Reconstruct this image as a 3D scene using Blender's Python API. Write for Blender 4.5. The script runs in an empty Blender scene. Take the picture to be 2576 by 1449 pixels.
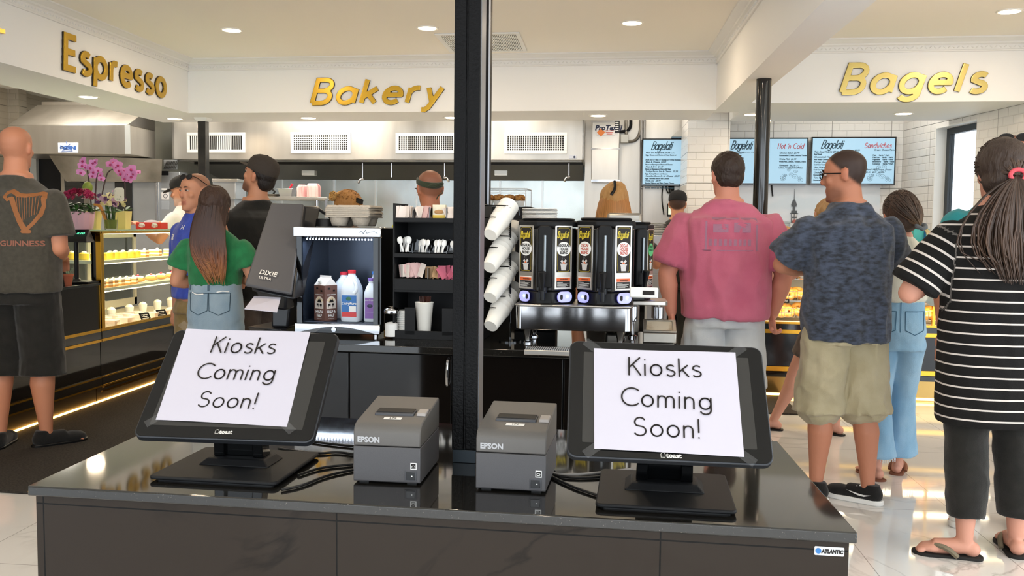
import bpy, bmesh, math, random
from math import sin, cos, pi, radians, sqrt, atan2
from mathutils import Vector, Matrix, noise
from mathutils.bvhtree import BVHTree
random.seed(7)
SC = bpy.context.scene
COL = SC.collection
# ------------------------------------------------------------------ camera, world, exposure
CAMH = 1.38; FPX = 2300.0; W0, H0 = 2576, 1449
YAW, PITCH, ROLL = radians(5.58), radians(4.0), radians(-0.65)
CAMR = Matrix.Rotation(YAW, 3, 'Z') @ Matrix.Rotation(pi/2 - PITCH, 3, 'X') @ Matrix.Rotation(-ROLL, 3, 'Z')
cd = bpy.data.cameras.new('camera'); cam = bpy.data.objects.new('camera', cd); COL.objects.link(cam)
cam.matrix_world = Matrix.Translation((0, 0, CAMH)) @ CAMR.to_4x4()
cd.sensor_width = 36; cd.lens = FPX/W0*36; cd.clip_start = .02; cd.clip_end = 200
SC.camera = cam
vs = SC.view_settings
vs.view_transform = 'Standard'; vs.look = 'None'; vs.gamma = 1; vs.use_curve_mapping = False
vs.exposure = 0.26
wd = bpy.data.worlds.new('world'); SC.world = wd; wd.use_nodes = True
_n = wd.node_tree.nodes; _l = wd.node_tree.links
_bg = _n['Background']; _bg.inputs[0].default_value = (.80, .90, 1, 1); _bg.inputs[1].default_value = 2.5
def sun_rect(loc, size, sizey, e, col, rot):      # daylight entering through the glazed shopfront
    d = bpy.data.lights.new('daylight', 'AREA'); d.shape = 'RECTANGLE'; d.size = size; d.size_y = sizey; d.energy = e; d.color = col
    o = bpy.data.objects.new('daylight', d); COL.objects.link(o); o.location = loc; o.rotation_euler = rot; return o
sun_rect((1.2, -2.9, 1.6), 8, 2.4, 60, (1, .97, .93), (radians(86), 0, radians(-4)))
sun_rect((4.6, 2.6, 1.5), 6, 2.3, 70, (.93, .97, 1), (radians(88), 0, radians(90)))

# ------------------------------------------------------------------ pixel helpers (photo frame 2576 x 1449)
SK = .0448                                    # the cross walls run a little off square: room v = y + SK*x
def R(u, v, z=0): return Vector((u, v - SK*u, z))
def ray(px, py): return (CAMR @ Vector(((px-W0/2)/FPX, -(py-H0/2)/FPX, -1)))
C0 = Vector((0, 0, CAMH))
def G(px, py, z):
    d = ray(px, py); return C0 + d*((z-CAMH)/d.z)
def V(px, py, v):
    d = ray(px, py); return C0 + d*(v/(d.y + SK*d.x))
def U(px, py, u):
    d = ray(px, py); return C0 + d*(u/d.x)
def Dp(px, py, dd): return C0 + ray(px, py)*dd
RA = -atan2(SK, 1)                            # heading of cross-wall-aligned objects

# ------------------------------------------------------------------ materials
def lin(c):
    if isinstance(c, str):
        c = tuple(int(c[i:i+2], 16)/255 for i in (0, 2, 4))
    return tuple((x/12.92 if x <= .04045 else ((x+.055)/1.055)**2.4) for x in c[:3]) + (1,)
_M = {}
def mat(name, c='888888', r=.5, m=0, e=None, es=0, t=0, coat=0, spec=.5, alpha=1, bump=None, var=None, sheen=0, ior=1.45, attr=None, sss=0):
    if name in _M: return _M[name]
    M = bpy.data.materials.new(name); M.use_nodes = True; N = M.node_tree.nodes; L = M.node_tree.links
    b = N['Principled BSDF']; I = b.inputs
    I['Base Color'].default_value = lin(c); I['Roughness'].default_value = r; I['Metallic'].default_value = m
    I['Specular IOR Level'].default_value = spec; I['IOR'].default_value = ior
    I['Transmission Weight'].default_value = t; I['Coat Weight'].default_value = coat; I['Coat Roughness'].default_value = .05
    I['Alpha'].default_value = alpha; I['Sheen Weight'].default_value = sheen
    if sss: I['Subsurface Weight'].default_value = sss; I['Subsurface Radius'].default_value = (.02, .008, .004)
    if e: I['Emission Color'].default_value = lin(e); I['Emission Strength'].default_value = es
    if attr:
        a = N.new('ShaderNodeAttribute'); a.attribute_name = attr; L.new(a.outputs['Color'], I['Base Color']); src = a.outputs['Color']
    if var:                                       # (colour 2, scale, contrast lo, hi, stretch)
        tc = N.new('ShaderNodeTexCoord'); mp = N.new('ShaderNodeMapping'); mp.inputs['Scale'].default_value = var[4] if len(var) > 4 else (1, 1, 1)
        nz = N.new('ShaderNodeTexNoise'); nz.inputs['Scale'].default_value = var[1]; nz.inputs['Detail'].default_value = 5
        mr = N.new('ShaderNodeMapRange'); mr.inputs[1].default_value = var[2]; mr.inputs[2].default_value = var[3]
        mx = N.new('ShaderNodeMix'); mx.data_type = 'RGBA'; mx.inputs[6].default_value = lin(c); mx.inputs[7].default_value = lin(var[0])
        L.new(tc.outputs['Object'], mp.inputs[0]); L.new(mp.outputs[0], nz.inputs[0]); L.new(nz.outputs[0], mr.inputs[0]); L.new(mr.outputs[0], mx.inputs[0])
        if attr:
            mx.blend_type = 'MULTIPLY'; L.new(a.outputs['Color'], mx.inputs[6])
        L.new(mx.outputs[2], I['Base Color'])
    if bump:                                      # (scale, strength, stretch)
        tc2 = N.new('ShaderNodeTexCoord'); mp2 = N.new('ShaderNodeMapping'); mp2.inputs['Scale'].default_value = bump[2] if len(bump) > 2 else (1, 1, 1)
        n2 = N.new('ShaderNodeTexNoise'); n2.inputs['Scale'].default_value = bump[0]; n2.inputs['Detail'].default_value = 4
        bp = N.new('ShaderNodeBump'); bp.inputs['Strength'].default_value = bump[1]; bp.inputs['Distance'].default_value = .01
        L.new(tc2.outputs['Object'], mp2.inputs[0]); L.new(mp2.outputs[0], n2.inputs[0]); L.new(n2.outputs[0], bp.inputs['Height']); L.new(bp.outputs[0], I['Normal'])
    _M[name] = M; return M
def nodes(M): return M.node_tree.nodes, M.node_tree.links, M.node_tree.nodes['Principled BSDF']
def mathn(N, L, op, a, b=None, c=None):
    n = N.new('ShaderNodeMath'); n.operation = op
    for i, x in enumerate((a, b, c)):
        if x is None: continue
        if hasattr(x, 'links'): L.new(x, n.inputs[i])
        else: n.inputs[i].default_value = x
    return n.outputs[0]
def mixn(N, L, f, a, b):
    n = N.new('ShaderNodeMix'); n.data_type = 'RGBA'
    for i, x in ((0, f), (6, a), (7, b)):
        if hasattr(x, 'links'): L.new(x, n.inputs[i])
        else: n.inputs[i].default_value = x
    return n.outputs[2]
def marble(name, c1, c2, grout, tw, th, rough, vs_=1.2, coat=0, axes=(0, 1), gw=.003, off=(0, 0), vein=.5):
    M = mat(name, c1, rough, coat=coat); N, L, b = nodes(M)
    tc = N.new('ShaderNodeTexCoord'); sp = N.new('ShaderNodeSeparateXYZ'); L.new(tc.outputs['Object'], sp.inputs[0])
    nz = N.new('ShaderNodeTexNoise'); nz.inputs['Scale'].default_value = vs_; nz.inputs['Detail'].default_value = 8; nz.inputs['Distortion'].default_value = 1.2
    L.new(tc.outputs['Object'], nz.inputs[0])
    d = mathn(N, L, 'ABSOLUTE', mathn(N, L, 'SUBTRACT', nz.outputs[0], .5))
    v = mathn(N, L, 'SUBTRACT', 1, mathn(N, L, 'MINIMUM', mathn(N, L, 'MULTIPLY', d, 55), 1))
    n3 = N.new('ShaderNodeTexNoise'); n3.inputs['Scale'].default_value = vs_*.8; L.new(tc.outputs['Object'], n3.inputs[0])
    k = mathn(N, L, 'MULTIPLY', mathn(N, L, 'MULTIPLY', v, mathn(N, L, 'MAXIMUM', mathn(N, L, 'MULTIPLY', mathn(N, L, 'SUBTRACT', n3.outputs[0], .47), 6), 0)), vein)
    col = mixn(N, L, mathn(N, L, 'MINIMUM', k, 1), lin(c1), lin(c2))
    g = None
    for ax, w, o in ((axes[0], tw, off[0]), (axes[1], th, off[1])):
        p = mathn(N, L, 'FRACT', mathn(N, L, 'DIVIDE', mathn(N, L, 'ADD', sp.outputs[ax], 50*w+o), w))
        q = mathn(N, L, 'LESS_THAN', p, gw/w)
        g = q if g is None else mathn(N, L, 'MAXIMUM', g, q)
    L.new(mixn(N, L, g, col, lin(grout)), b.inputs['Base Color'])
    return M
def tilewall(name, axes, c='e9e7e4', grout='8f8d8a'):
    M = mat(name, c, .22); N, L, b = nodes(M)
    tc = N.new('ShaderNodeTexCoord'); sp = N.new('ShaderNodeSeparateXYZ'); L.new(tc.outputs['Object'], sp.inputs[0])
    cb = N.new('ShaderNodeCombineXYZ'); L.new(sp.outputs[axes[0]], cb.inputs[0]); L.new(sp.outputs[2], cb.inputs[1])
    def brick(w, h, off, mort, sm):
        k = N.new('ShaderNodeTexBrick'); k.inputs['Scale'].default_value = 1; k.inputs['Brick Width'].default_value = w; k.inputs['Row Height'].default_value = h
        k.offset = off; k.inputs['Mortar Size'].default_value = mort; k.inputs['Mortar Smooth'].default_value = sm
        k.inputs['Color1'].default_value = (1, 1, 1, 1); k.inputs['Color2'].default_value = (1, 1, 1, 1); k.inputs['Mortar'].default_value = (0, 0, 0, 1)
        L.new(cb.outputs[0], k.inputs[0]); return k
    big = brick(.6, .3, 0, .0028, .1); sm = brick(.15, .075, .5, .006, 1)
    L.new(mixn(N, L, big.outputs['Color'], lin(grout), lin(c)), b.inputs['Base Color'])
    bp = N.new('ShaderNodeBump'); bp.inputs['Strength'].default_value = .6; bp.inputs['Distance'].default_value = .006
    L.new(sm.outputs['Fac'], bp.inputs['Height']); bp.invert = True; L.new(bp.outputs[0], b.inputs['Normal'])
    return M

# ------------------------------------------------------------------ mesh builder
class MB:
    def __init__(s): s.v = []; s.f = []; s.m = []; s.M = Matrix(); s.cm = 0; s.c = None; s.vc = []
    def av(s, p):
        s.v.append(tuple(s.M @ Vector(p))); s.vc.append(s.c or (1, 1, 1)); return len(s.v)-1
    def af(s, *i): s.f.append(tuple(i)); s.m.append(s.cm)
    def poly(s, pts): s.af(*[s.av(p) for p in pts]); return s
    def hexa(s, p):                               # 8 points: bottom ring 0-3, top ring 4-7
        i = [s.av(q) for q in p]
        for f in ((3, 2, 1, 0), (4, 5, 6, 7), (0, 1, 5, 4), (1, 2, 6, 5), (2, 3, 7, 6), (3, 0, 4, 7)): s.af(*[i[k] for k in f])
        return s
    def box(s, c, d, rz=0, rx=0, ry=0):
        x, y, z = d[0]/2, d[1]/2, d[2]/2; Q = Matrix.Rotation(rz, 3, 'Z') @ Matrix.Rotation(rx, 3, 'X') @ Matrix.Rotation(ry, 3, 'Y'); c = Vector(c)
        return s.hexa([c + Q @ Vector(p) for p in ((-x, -y, -z), (x, -y, -z), (x, y, -z), (-x, y, -z), (-x, -y, z), (x, -y, z), (x, y, z), (-x, y, z))])
    def b2(s, a, b):
        return s.box([(a[i]+b[i])/2 for i in range(3)], [abs(b[i]-a[i]) for i in range(3)])
    def rbox(s, u0, u1, v0, v1, z0, z1):          # box in the room's skewed frame
        return s.hexa([R(u0, v0, z0), R(u1, v0, z0), R(u1, v1, z0), R(u0, v1, z0), R(u0, v0, z1), R(u1, v0, z1), R(u1, v1, z1), R(u0, v1, z1)])
    def loft(s, rings, cap=True, closed=True):
        idx = [[s.av(p) for p in r] for r in rings]; n = len(idx[0])
        for a, b in zip(idx, idx[1:]):
            for k in range(n if closed else n-1): s.af(a[k], a[(k+1) % n], b[(k+1) % n], b[k])
        if cap and closed: s.af(*idx[0][::-1]); s.af(*idx[-1])
        return s
    def lathe(s, prof, c=(0, 0, 0), n=24, axis='Z', cap=True, sx=1, sy=1):
        Q = {'Z': Matrix(), 'X': Matrix.Rotation(pi/2, 4, 'Y'), 'Y': Matrix.Rotation(-pi/2, 4, 'X')}[axis] if isinstance(axis, str) else axis.to_4x4()
        c = Vector(c)
        return s.loft([[c + Q @ Vector((r*cos(2*pi*k/n)*sx, r*sin(2*pi*k/n)*sy, z)) for k in range(n)] for r, z in prof], cap)
    def cyl(s, a, b, r, r2=None, n=16):
        a, b = Vector(a), Vector(b); d = b-a
        q = d.to_track_quat('Z', 'Y').to_matrix().to_4x4() if d.length > 1e-9 else Matrix(); r2 = r if r2 is None else r2
        return s.loft([[p + q @ Vector((rr*cos(2*pi*k/n), rr*sin(2*pi*k/n), 0)) for k in range(n)] for p, rr in ((a, r), (b, r2))])
    def tube(s, pts, r, n=8, smooth=0):
        pts = [Vector(p) for p in pts]
        for _ in range(smooth):
            q = [pts[0]]
            for a, b in zip(pts, pts[1:]): q += [a.lerp(b, .25), a.lerp(b, .75)]
            pts = q + [pts[-1]]
        rs = r if isinstance(r, (list, tuple)) else None; rings = []; up = None; m = len(pts)
        for i, p in enumerate(pts):
            t = (pts[min(i+1, m-1)]-pts[max(i-1, 0)]).normalized()
            if up is None: up = Vector((0, 0, 1)) if abs(t.z) < .9 else Vector((1, 0, 0))
            a = t.cross(up).normalized(); up = a.cross(t).normalized()
            if rs: x = i/(m-1)*(len(rs)-1); j = min(int(x), len(rs)-2); rr = rs[j]+(rs[j+1]-rs[j])*(x-j)
            else: rr = r
            rings.append([p + (a*cos(2*pi*k/n)+up*sin(2*pi*k/n))*rr for k in range(n)])
        return s.loft(rings)
    def ball(s, c, r, n=14, m=8, rot=None):
        r = (r, r, r) if not isinstance(r, (tuple, list)) else r; c = Vector(c); Q = rot or Matrix.Identity(3)
        return s.loft([[c + Q @ Vector((r[0]*sin(t)*cos(2*pi*k/n), r[1]*sin(t)*sin(2*pi*k/n), -r[2]*cos(t))) for k in range(n)] for t in [max(.03, min(pi-.03, pi*j/m)) for j in range(m+1)]])
    def prism(s, out, d, M=None):                 # outline in local XY pushed along local Z by d
        M = M or Matrix(); k = M @ Vector((0, 0, d)) - M @ Vector((0, 0, 0))
        a = [M @ Vector((p[0], p[1], 0)) for p in out]; return s.loft([a, [p+k for p in a]])
    def add(s, o, M=Matrix()):
        n = len(s.v)
        for p in o[0]: s.av(M @ Vector(p))
        for f in o[1]: s.af(*[n+i for i in f])
        return s
    def mesh(s, name):
        me = bpy.data.meshes.new(name); me.from_pydata(s.v, [], s.f); me.update(); return me
    def build(s, name, mats=None, parent=None, smooth=40, bevel=0, seg=2, attr=False, solid=0, sub=0, **tags):
        me = s.mesh(name)
        for q in (mats if isinstance(mats, (list, tuple)) else [mats]): me.materials.append(q)
        if max(s.m or [0]): me.polygons.foreach_set('material_index', s.m)
        if attr:
            ca = me.color_attributes.new('col', 'FLOAT_COLOR', 'POINT'); fl = []
            for c in s.vc: fl += list(c[:3])+[1]
            ca.data.foreach_set('color', fl)
        bm = bmesh.new(); bm.from_mesh(me); bmesh.ops.recalc_face_normals(bm, faces=bm.faces); bm.to_mesh(me); bm.free()
        if smooth:
            me.polygons.foreach_set('use_smooth', [True]*len(me.polygons)); me.set_sharp_from_angle(angle=radians(smooth))
        o = bpy.data.objects.new(name, me); COL.objects.link(o)
        if parent: o.parent = parent
        if bevel:
            b = o.modifiers.new('bevel', 'BEVEL'); b.width = bevel; b.segments = seg; b.limit_method = 'ANGLE'; b.angle_limit = radians(40); b.harden_normals = False
        if sub:
            b = o.modifiers.new('sub', 'SUBSURF'); b.levels = sub; b.render_levels = sub
        if tags: tag(o, **tags)
        return o
def tag(o, label=None, cat=None, group=None, kind=None):
    if label: o['label'] = label
    if cat: o['category'] = cat
    if group: o['group'] = group
    if kind: o['kind'] = kind
    return o
def thing(name, label, cat, loc=(0, 0, 0), rz=0, group=None, rot=None):
    o = bpy.data.objects.new(name, None); COL.objects.link(o); o.location = loc; o.rotation_euler = rot or (0, 0, rz); o.empty_display_size = .05
    return tag(o, label, cat, group)
def copytree(o, loc, rz=None, label=None, group=None, rot=None):
    def cp(a, par):
        c = a.copy(); COL.objects.link(c)
        if par: c.parent = par
        for ch in a.children: cp(ch, c)
        return c
    c = cp(o, None); c.location = loc
    if rz is not None: c.rotation_euler = (0, 0, rz)
    if rot is not None: c.rotation_euler = rot
    if label: c['label'] = label
    if group: c['group'] = group
    return c
ORD = ['first', 'second', 'third', 'fourth', 'fifth', 'sixth', 'seventh', 'eighth', 'ninth', 'tenth', 'eleventh', 'twelfth', 'thirteenth', 'fourteenth']
def struct(name, mb, m, **k): return mb.build(name, m, kind='structure', **k)

# ------------------------------------------------------------------ lettering
def arc(cx, cy, rx, ry, a0, a1, n=14): return [(cx+rx*cos(radians(a0+(a1-a0)*i/n)), cy+ry*sin(radians(a0+(a1-a0)*i/n))) for i in range(n+1)]
X = .62
def _bowl(c=.27, r=.27): return arc(c, X/2, r, X/2, 0, 360, 24)
GL = {
 'K': (.62, [[(0, 0), (0, 1)], [(.52, 1), (.02, .45)], [(.18, .60), (.56, 0)]]),
 'i': (.12, [[(0, 0), (0, X)], [(0, .88), (0.001, .885)]]),
 'o': (.62, [_bowl()]),
 's': (.46, [arc(.2, .46, .18, .16, 40, 200, 12)+arc(.2, .15, .2, .16, 80, -140, 14)]),
 'k': (.50, [[(0, 0), (0, 1)], [(.40, X), (.02, .26)], [(.15, .37), (.44, 0)]]),
 'C': (.82, [arc(.48, .5, .48, .5, 48, 312, 24)]),
 'm': (.86, [[(0, 0), (0, X)], [(0, .38)]+arc(.19, .40, .19, .22, 180, 0, 10)+[(.38, 0)], [(.38, .38)]+arc(.57, .40, .19, .22, 180, 0, 10)+[(.76, 0)]]),
 'n': (.54, [[(0, 0), (0, X)], [(0, .36)]+arc(.21, .38, .21, .24, 180, 0, 12)+[(.42, 0)]]),
 'g': (.62, [_bowl(), [(.54, X), (.54, -.02)]+arc(.28, -.04, .26, .24, 0, -150, 12)]),
 'S': (.66, [arc(.29, .745, .25, .255, 35, 230, 14)+arc(.29, .26, .28, .26, 68, -145, 16)]),
 '!': (.12, [[(0, .3), (0, 1)], [(0, .0), (0.001, .005)]]),
 'E': (.56, [[(.46, 1), (0, 1), (0, 0), (.46, 0)], [(0, .52), (.42, .52)]]),
 'p': (.62, [_bowl(), [(0, X), (0, -.34)]]),
 'r': (.38, [[(0, 0), (0, X)], [(0, .36)]+arc(.24, .38, .24, .24, 180, 75, 8)]),
 'e': (.60, [[(.02, .33), (.53, .33)]+arc(.27, X/2, .265, X/2, 5, 318, 24)]),
 'B': (.62, [[(0, 0), (0, 1), (.26, 1)]+arc(.27, .765, .23, .235, 90, -90, 12)+[(0, .53)], [(.26, .53)]+arc(.29, .265, .25, .265, 90, -90, 12)+[(0, 0)]]),
 'a': (.62, [_bowl(), [(.54, X), (.54, 0)]]),
 'd': (.62, [_bowl(), [(.54, 1), (.54, 0)]]),
 'y': (.52, [[(0, X), (.22, .02)], [(.44, X), (.16, -.22), (.06, -.32), (-.04, -.31)]]),
 'l': (.14, [[(0, 0), (0, 1)]]),
 't': (.34, [[(.1, .9), (.1, .12), (.16, .02), (.26, .0)], [(-.04, X), (.26, X)]]),
 'H': (.66, [[(0, 0), (0, 1)], [(.54, 0), (.54, 1)], [(0, .52), (.54, .52)]]),
 'h': (.54, [[(0, 0), (0, 1)], [(0, .36)]+arc(.21, .38, .21, .24, 180, 0, 12)+[(.42, 0)]]),
 'c': (.50, [arc(.26, X/2, .26, X/2, 50, 310, 18)]),
 'w': (.68, [[(0, X), (.16, 0), (.3, .5), (.44, 0), (.6, X)]]),
 "'": (.1, [[(.02, .95), (0, .78)]]), ' ': (.32, []),
}
def stroke(mb, pts, w, d, M, caps=True):
    q = [Vector(p) for p in pts]; q = [p for i, p in enumerate(q) if i == 0 or (p-q[i-1]).length > 1e-5]
    if len(q) < 2: q.append(q[0]+Vector((1e-4, 0)))
    cl = (q[0]-q[-1]).length < 1e-3 and len(q) > 4
    Lf, Rt = [], []; n = len(q)
    for i in range(n):
        a = q[i]-q[i-1] if i else (q[0]-q[-2] if cl else q[1]-q[0]); b = q[i+1]-q[i] if i < n-1 else (q[1]-q[0] if cl else a)
        a.normalize(); b.normalize(); t = (a+b); t = t.normalized() if t.length > .1 else b
        k = w/2/max(.45, t.dot(b)); nn = Vector((-t.y, t.x))*k; Lf.append(q[i]+nn); Rt.append(q[i]-nn)
    if cl:
        A = [(*p, 0) for p in Lf[:-1]]; B = [(*p, 0) for p in Rt[:-1]]; nA = len(A)
        ia = [[mb.av(M @ Vector((p[0], p[1], z))) for p in P] for P in (A, B) for z in (0, d)]
        for j in range(nA):
            k = (j+1) % nA
            mb.af(ia[1][j], ia[1][k], ia[3][k], ia[3][j]); mb.af(ia[0][j], ia[2][j], ia[2][k], ia[0][k])
            mb.af(ia[0][j], ia[0][k], ia[1][k], ia[1][j]); mb.af(ia[2][j], ia[3][j], ia[3][k], ia[2][k])
        return
    out0 = list(Lf); out1 = list(Rt)
    idL = [(mb.av(M @ Vector((*p, d))), mb.av(M @ Vector((*p, 0)))) for p in Lf]; idR = [(mb.av(M @ Vector((*p, d))), mb.av(M @ Vector((*p, 0)))) for p in Rt]
    for j in range(n-1):
        mb.af(idL[j][0], idR[j][0], idR[j+1][0], idL[j+1][0])
        if d: mb.af(idL[j][1], idL[j+1][1], idR[j+1][1], idR[j][1]); mb.af(idL[j][0], idL[j+1][0], idL[j+1][1], idL[j][1]); mb.af(idR[j][0], idR[j][1], idR[j+1][1], idR[j+1][0])
    def cap(c, t, l, r):
        pts = [c + Matrix.Rotation(pi*k/8, 2) @ (-Vector((-t.y, t.x))*w/2) for k in range(1, 8)] if caps else []
        top = [r[0]]+[mb.av(M @ Vector((*p, d))) for p in pts]+[l[0]]
        if len(top) > 2: mb.af(*top)
        if d:
            bot = [r[1]]+[mb.av(M @ Vector((*p, 0))) for p in pts]+[l[1]]
            if len(bot) > 2: mb.af(*bot[::-1])
            for i in range(len(top)-1): mb.af(top[i], bot[i], bot[i+1], top[i+1])
    cap(q[-1], (q[-1]-q[-2]).normalized(), idL[-1], idR[-1]); cap(q[0], (q[0]-q[1]).normalized(), idR[0], idL[0])
def glyph_text(mb, s, M, h, w, d=0, sp=.14, shear=0, caps=True, align='L', sx=1):
    tot = sum((GL[c][0]+sp) for c in s)-sp; x = {'L': 0, 'C': -tot/2, 'R': -tot}[align]
    for c in s:
        adv, st = GL[c]
        for pl in st: stroke(mb, [((x+px+py*shear)*h*sx, py*h) for px, py in pl], w*h, d, M, caps)
        x += adv+sp
    return tot*h*sx
_tc = {}
def btext(s, size, align='CENTER', shear=0, off=0, ext=0, res=2, sx=1):
    k = (s, size, align, shear, off, ext, sx)
    if k not in _tc:
        c = bpy.data.curves.new('t', 'FONT'); c.body = s; c.size = size; c.align_x = align; c.align_y = 'CENTER'; c.shear = shear; c.offset = off; c.extrude = ext; c.resolution_u = res
        o = bpy.data.objects.new('t', c); COL.objects.link(o); dg = bpy.context.evaluated_depsgraph_get(); me = bpy.data.meshes.new_from_object(o.evaluated_get(dg))
        _tc[k] = ([(v.co.x*sx, v.co.y, v.co.z) for v in me.vertices], [tuple(p.vertices) for p in me.polygons])
        bpy.data.objects.remove(o); bpy.data.curves.remove(c); bpy.data.meshes.remove(me)
    return _tc[k]
def frame(o, x, y, z=None):                       # matrix with origin o and axes x, y (z = x cross y)
    x = Vector(x).normalized(); y = Vector(y).normalized(); z = x.cross(y).normalized()
    return Matrix(((x.x, y.x, z.x, o[0]), (x.y, y.y, z.y, o[1]), (x.z, y.z, z.z, o[2]), (0, 0, 0, 1)))
FACE = frame((0, 0, 0), (1, 0, 0), (0, 0, 1))     # text lying in XZ looking to -Y
def face(x, y, z): return Matrix.Translation((x, y, z)) @ FACE

# ------------------------------------------------------------------ common materials
BLK = mat('black_plastic', '0e0f11', .38, spec=.35); BLKG = mat('black_gloss', '08090a', .08, coat=.5); BLKM = mat('black_matte', '121315', .55, spec=.3)
SS = mat('stainless', 'cfcbc4', .33, .92, var=('aaa59d', 3, .3, .75, (1, 1, .15)), bump=(1.6, .25)); SSD = mat('stainless_dull', 'aca79e', .36, .9, var=('77736b', 2.5, .3, .7))
CHR = mat('chrome', 'b4b4b6', .09, 1); GOLD = mat('gold_metal', 'd6a23a', .16, 1); GOLDL = mat('gold_letter', 'cba233', .3, .55)
WHT = mat('white_paint', 'f2f2f1', .6); CEIL = mat('ceiling_paint', 'f6f1e7', .7); PAPER = mat('paper', 'bfbbc6', .8, spec=.2); INK = mat('ink', '16100e', .6)
WPL = mat('white_plastic', 'ededea', .4); GRAN = mat('black_granite', '1a1917', .05, coat=.35, spec=.5, ior=1.5, var=('5d5852', 260, .66, .72)); GLASS = mat('glass', 'ffffff', .0, t=1, ior=1.02, spec=.5)
CARD = mat('cup_paper', 'f1ede4', .6); DGREY = mat('dark_grey', '45464a', .5); LED = mat('led_white', 'ffffff', .5, e='fff0d0', es=9)
# ================================================================== SETTING
ZS, ZC = 2.40, 2.90
_c = G(474, 284.5, ZS); US1 = _c.x; VB1 = _c.y+SK*_c.x
US0 = G(410, 308, ZS).x; _c = G(1400, 303, ZS); VB2 = _c.y+SK*_c.x
UBL = G(1805, 272.5, ZS).x; UBR = G(1941, 217, ZS).x
_c = G(2200, 257, ZS); VR1 = _c.y+SK*_c.x; _c = G(2200, 298, ZS); VR2 = _c.y+SK*_c.x
FLOORM = marble('floor_marble', 'e6e3df', '8f8a86', 'a8a49f', .61, 1.22, .06, 1.1, gw=.004, off=(.1, .3), vein=.55)
nodes(FLOORM)[2].inputs['Coat Weight'].default_value = .4
STONE = tilewall('stone_tile', (0,), 'a79d8c', '6b6459'); TILE = tilewall('subway_tile', (0,)); TILEY = tilewall('subway_tile_side', (0,))
m = MB(); m.rbox(-7, 6.5, -3.2, 12, -.1, 0); struct('floor', m, FLOORM)
m = MB(); m.rbox(-7, 6.5, -3.2, 12, ZC, ZC+.15); struct('ceiling', m, CEIL)
m = MB(); m.rbox(US0, US1, -3.2, VB2, ZS, ZC); struct('wall_upper_left', m, WHT)
m = MB(); m.rbox(US1, UBL, VB1, VB2, ZS, ZC); struct('wall_upper_back', m, WHT)
m = MB(); m.rbox(UBL, UBR, -3.2, VB1+.2, ZS, ZC); struct('wall_upper_beam', m, WHT)
m = MB(); m.rbox(UBR, 6.5, VR1, VR2+.2, ZS, ZC); struct('wall_upper_right', m, WHT)
TRIMW = mat('moulding_white', 'ecebe8', .5)
def crown(name, a, b, out, orn=True):             # a, b room points of the wall line; out = unit (du, dv) into the room
    m = MB(); pr = [(0, 2.795), (.014, 2.795), (.018, 2.80), (.018, 2.806), (.012, 2.81), (.012, 2.845), (.018, 2.85), (.03, 2.853), (.036, 2.866), (.055, 2.872), (.072, 2.888), (.088, 2.89), (.09, ZC+.002), (0, ZC+.002)]
    P = lambda e: [R(e[0]+out[0]*o, e[1]+out[1]*o, z) for o, z in pr]
    m.loft([P(a), P(b)])
    if orn:
        n = int(sqrt((b[0]-a[0])**2+(b[1]-a[1])**2)/.035)
        d = (R(*b)-R(*a)).normalized(); o2 = Vector((out[0], out[1]-SK*out[0], 0)).normalized(); Q = frame((0, 0, 0), d, (0, 0, 1)).to_3x3()
        for i in range(n):
            t = (i+.5)/n; p = R(a[0]+(b[0]-a[0])*t, a[1]+(b[1]-a[1])*t, 2.828) + o2*.013
            rr = Matrix.Rotation(radians(40 if i % 2 else -40), 3, o2)
            m.ball(p, (.014, .006, .005), 6, 4, rr @ Matrix(((d.x, o2.x, 0), (d.y, o2.y, 0), (0, 0, 1))))
    struct(name, m, TRIMW)
crown('trim_1', (US1, 1.5), (US1, VB1), (1, 0)); crown('trim_2', (US1, VB1), (UBL, VB1), (0, -1))
crown('trim_3', (UBL, 2.0), (UBL, VB1), (-1, 0)); crown('trim_4', (UBR, VR1), (5.2, VR1), (0, -1)); crown('trim_5', (UBR, 2.0), (UBR, VR1), (1, 0), False)
# far walls
VK = 11.0; VH = 9.75
m = MB(); m.rbox(-7, 1.9, VK, VK+.15, 0, ZC); struct('wall_back', m, mat('steel_panel', 'd2d8d6', .24, .85, var=('b6bcba', 1.5, .3, .7), bump=(1.1, .9, (1, 1, .5))))
XL = V(48, 300, 9.95).x
m = MB(); m.rbox(-7, XL, 9.95, 10.1, 0, ZC); struct('wall_left_tiled', m, STONE)
m = MB(); m.rbox(-7.15, -7, -3.2, 12, 0, ZC); struct('wall_left', m, STONE)
P0 = V(2270, 400, 10.15); VT = 10.15; UCR = P0.x
m = MB(); m.rbox(V(1836, 400, VT).x-.1, UCR+.3, VT, VT+.12, 0, ZC); struct('wall_right_back', m, TILE)
# right side wall with a window
_d = Vector((ray(1238, 566).x, ray(1238, 566).y, 0)).normalized(); WE = -_d; WN = Vector((WE.y, -WE.x, 0))
if WN.x < 0: WN = -WN                              # away from the room
WP = Vector((P0.x, P0.y, 0))
def wallt(px, py):
    d = ray(px, py); k = (WP-C0).dot(WN)/d.dot(WN); q = C0+d*k; return (q-WP).dot(WE), q.z
wt0 = wallt(2352, 400)[0]; wt1 = wallt(2453, 400)[0]; wtop = wallt(2453, 300)[1]; wbot = .95
m = MB()
for a, b, z0, z1 in ((0, wt0, 0, ZC), (wt1, 6.2, 0, ZC), (wt0, wt1, wtop, ZC), (wt0, wt1, 0, wbot)): m.b2((a, 0, z0), (b, .16, z1))
o = struct('wall_right', m, TILEY); o.matrix_world = frame(WP, WE, (0, 0, 1)) @ Matrix.Rotation(-pi/2, 4, 'X') if False else Matrix(((WE.x, WN.x, 0, WP.x), (WE.y, WN.y, 0, WP.y), (0, 0, 1, 0), (0, 0, 0, 1)))
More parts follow.
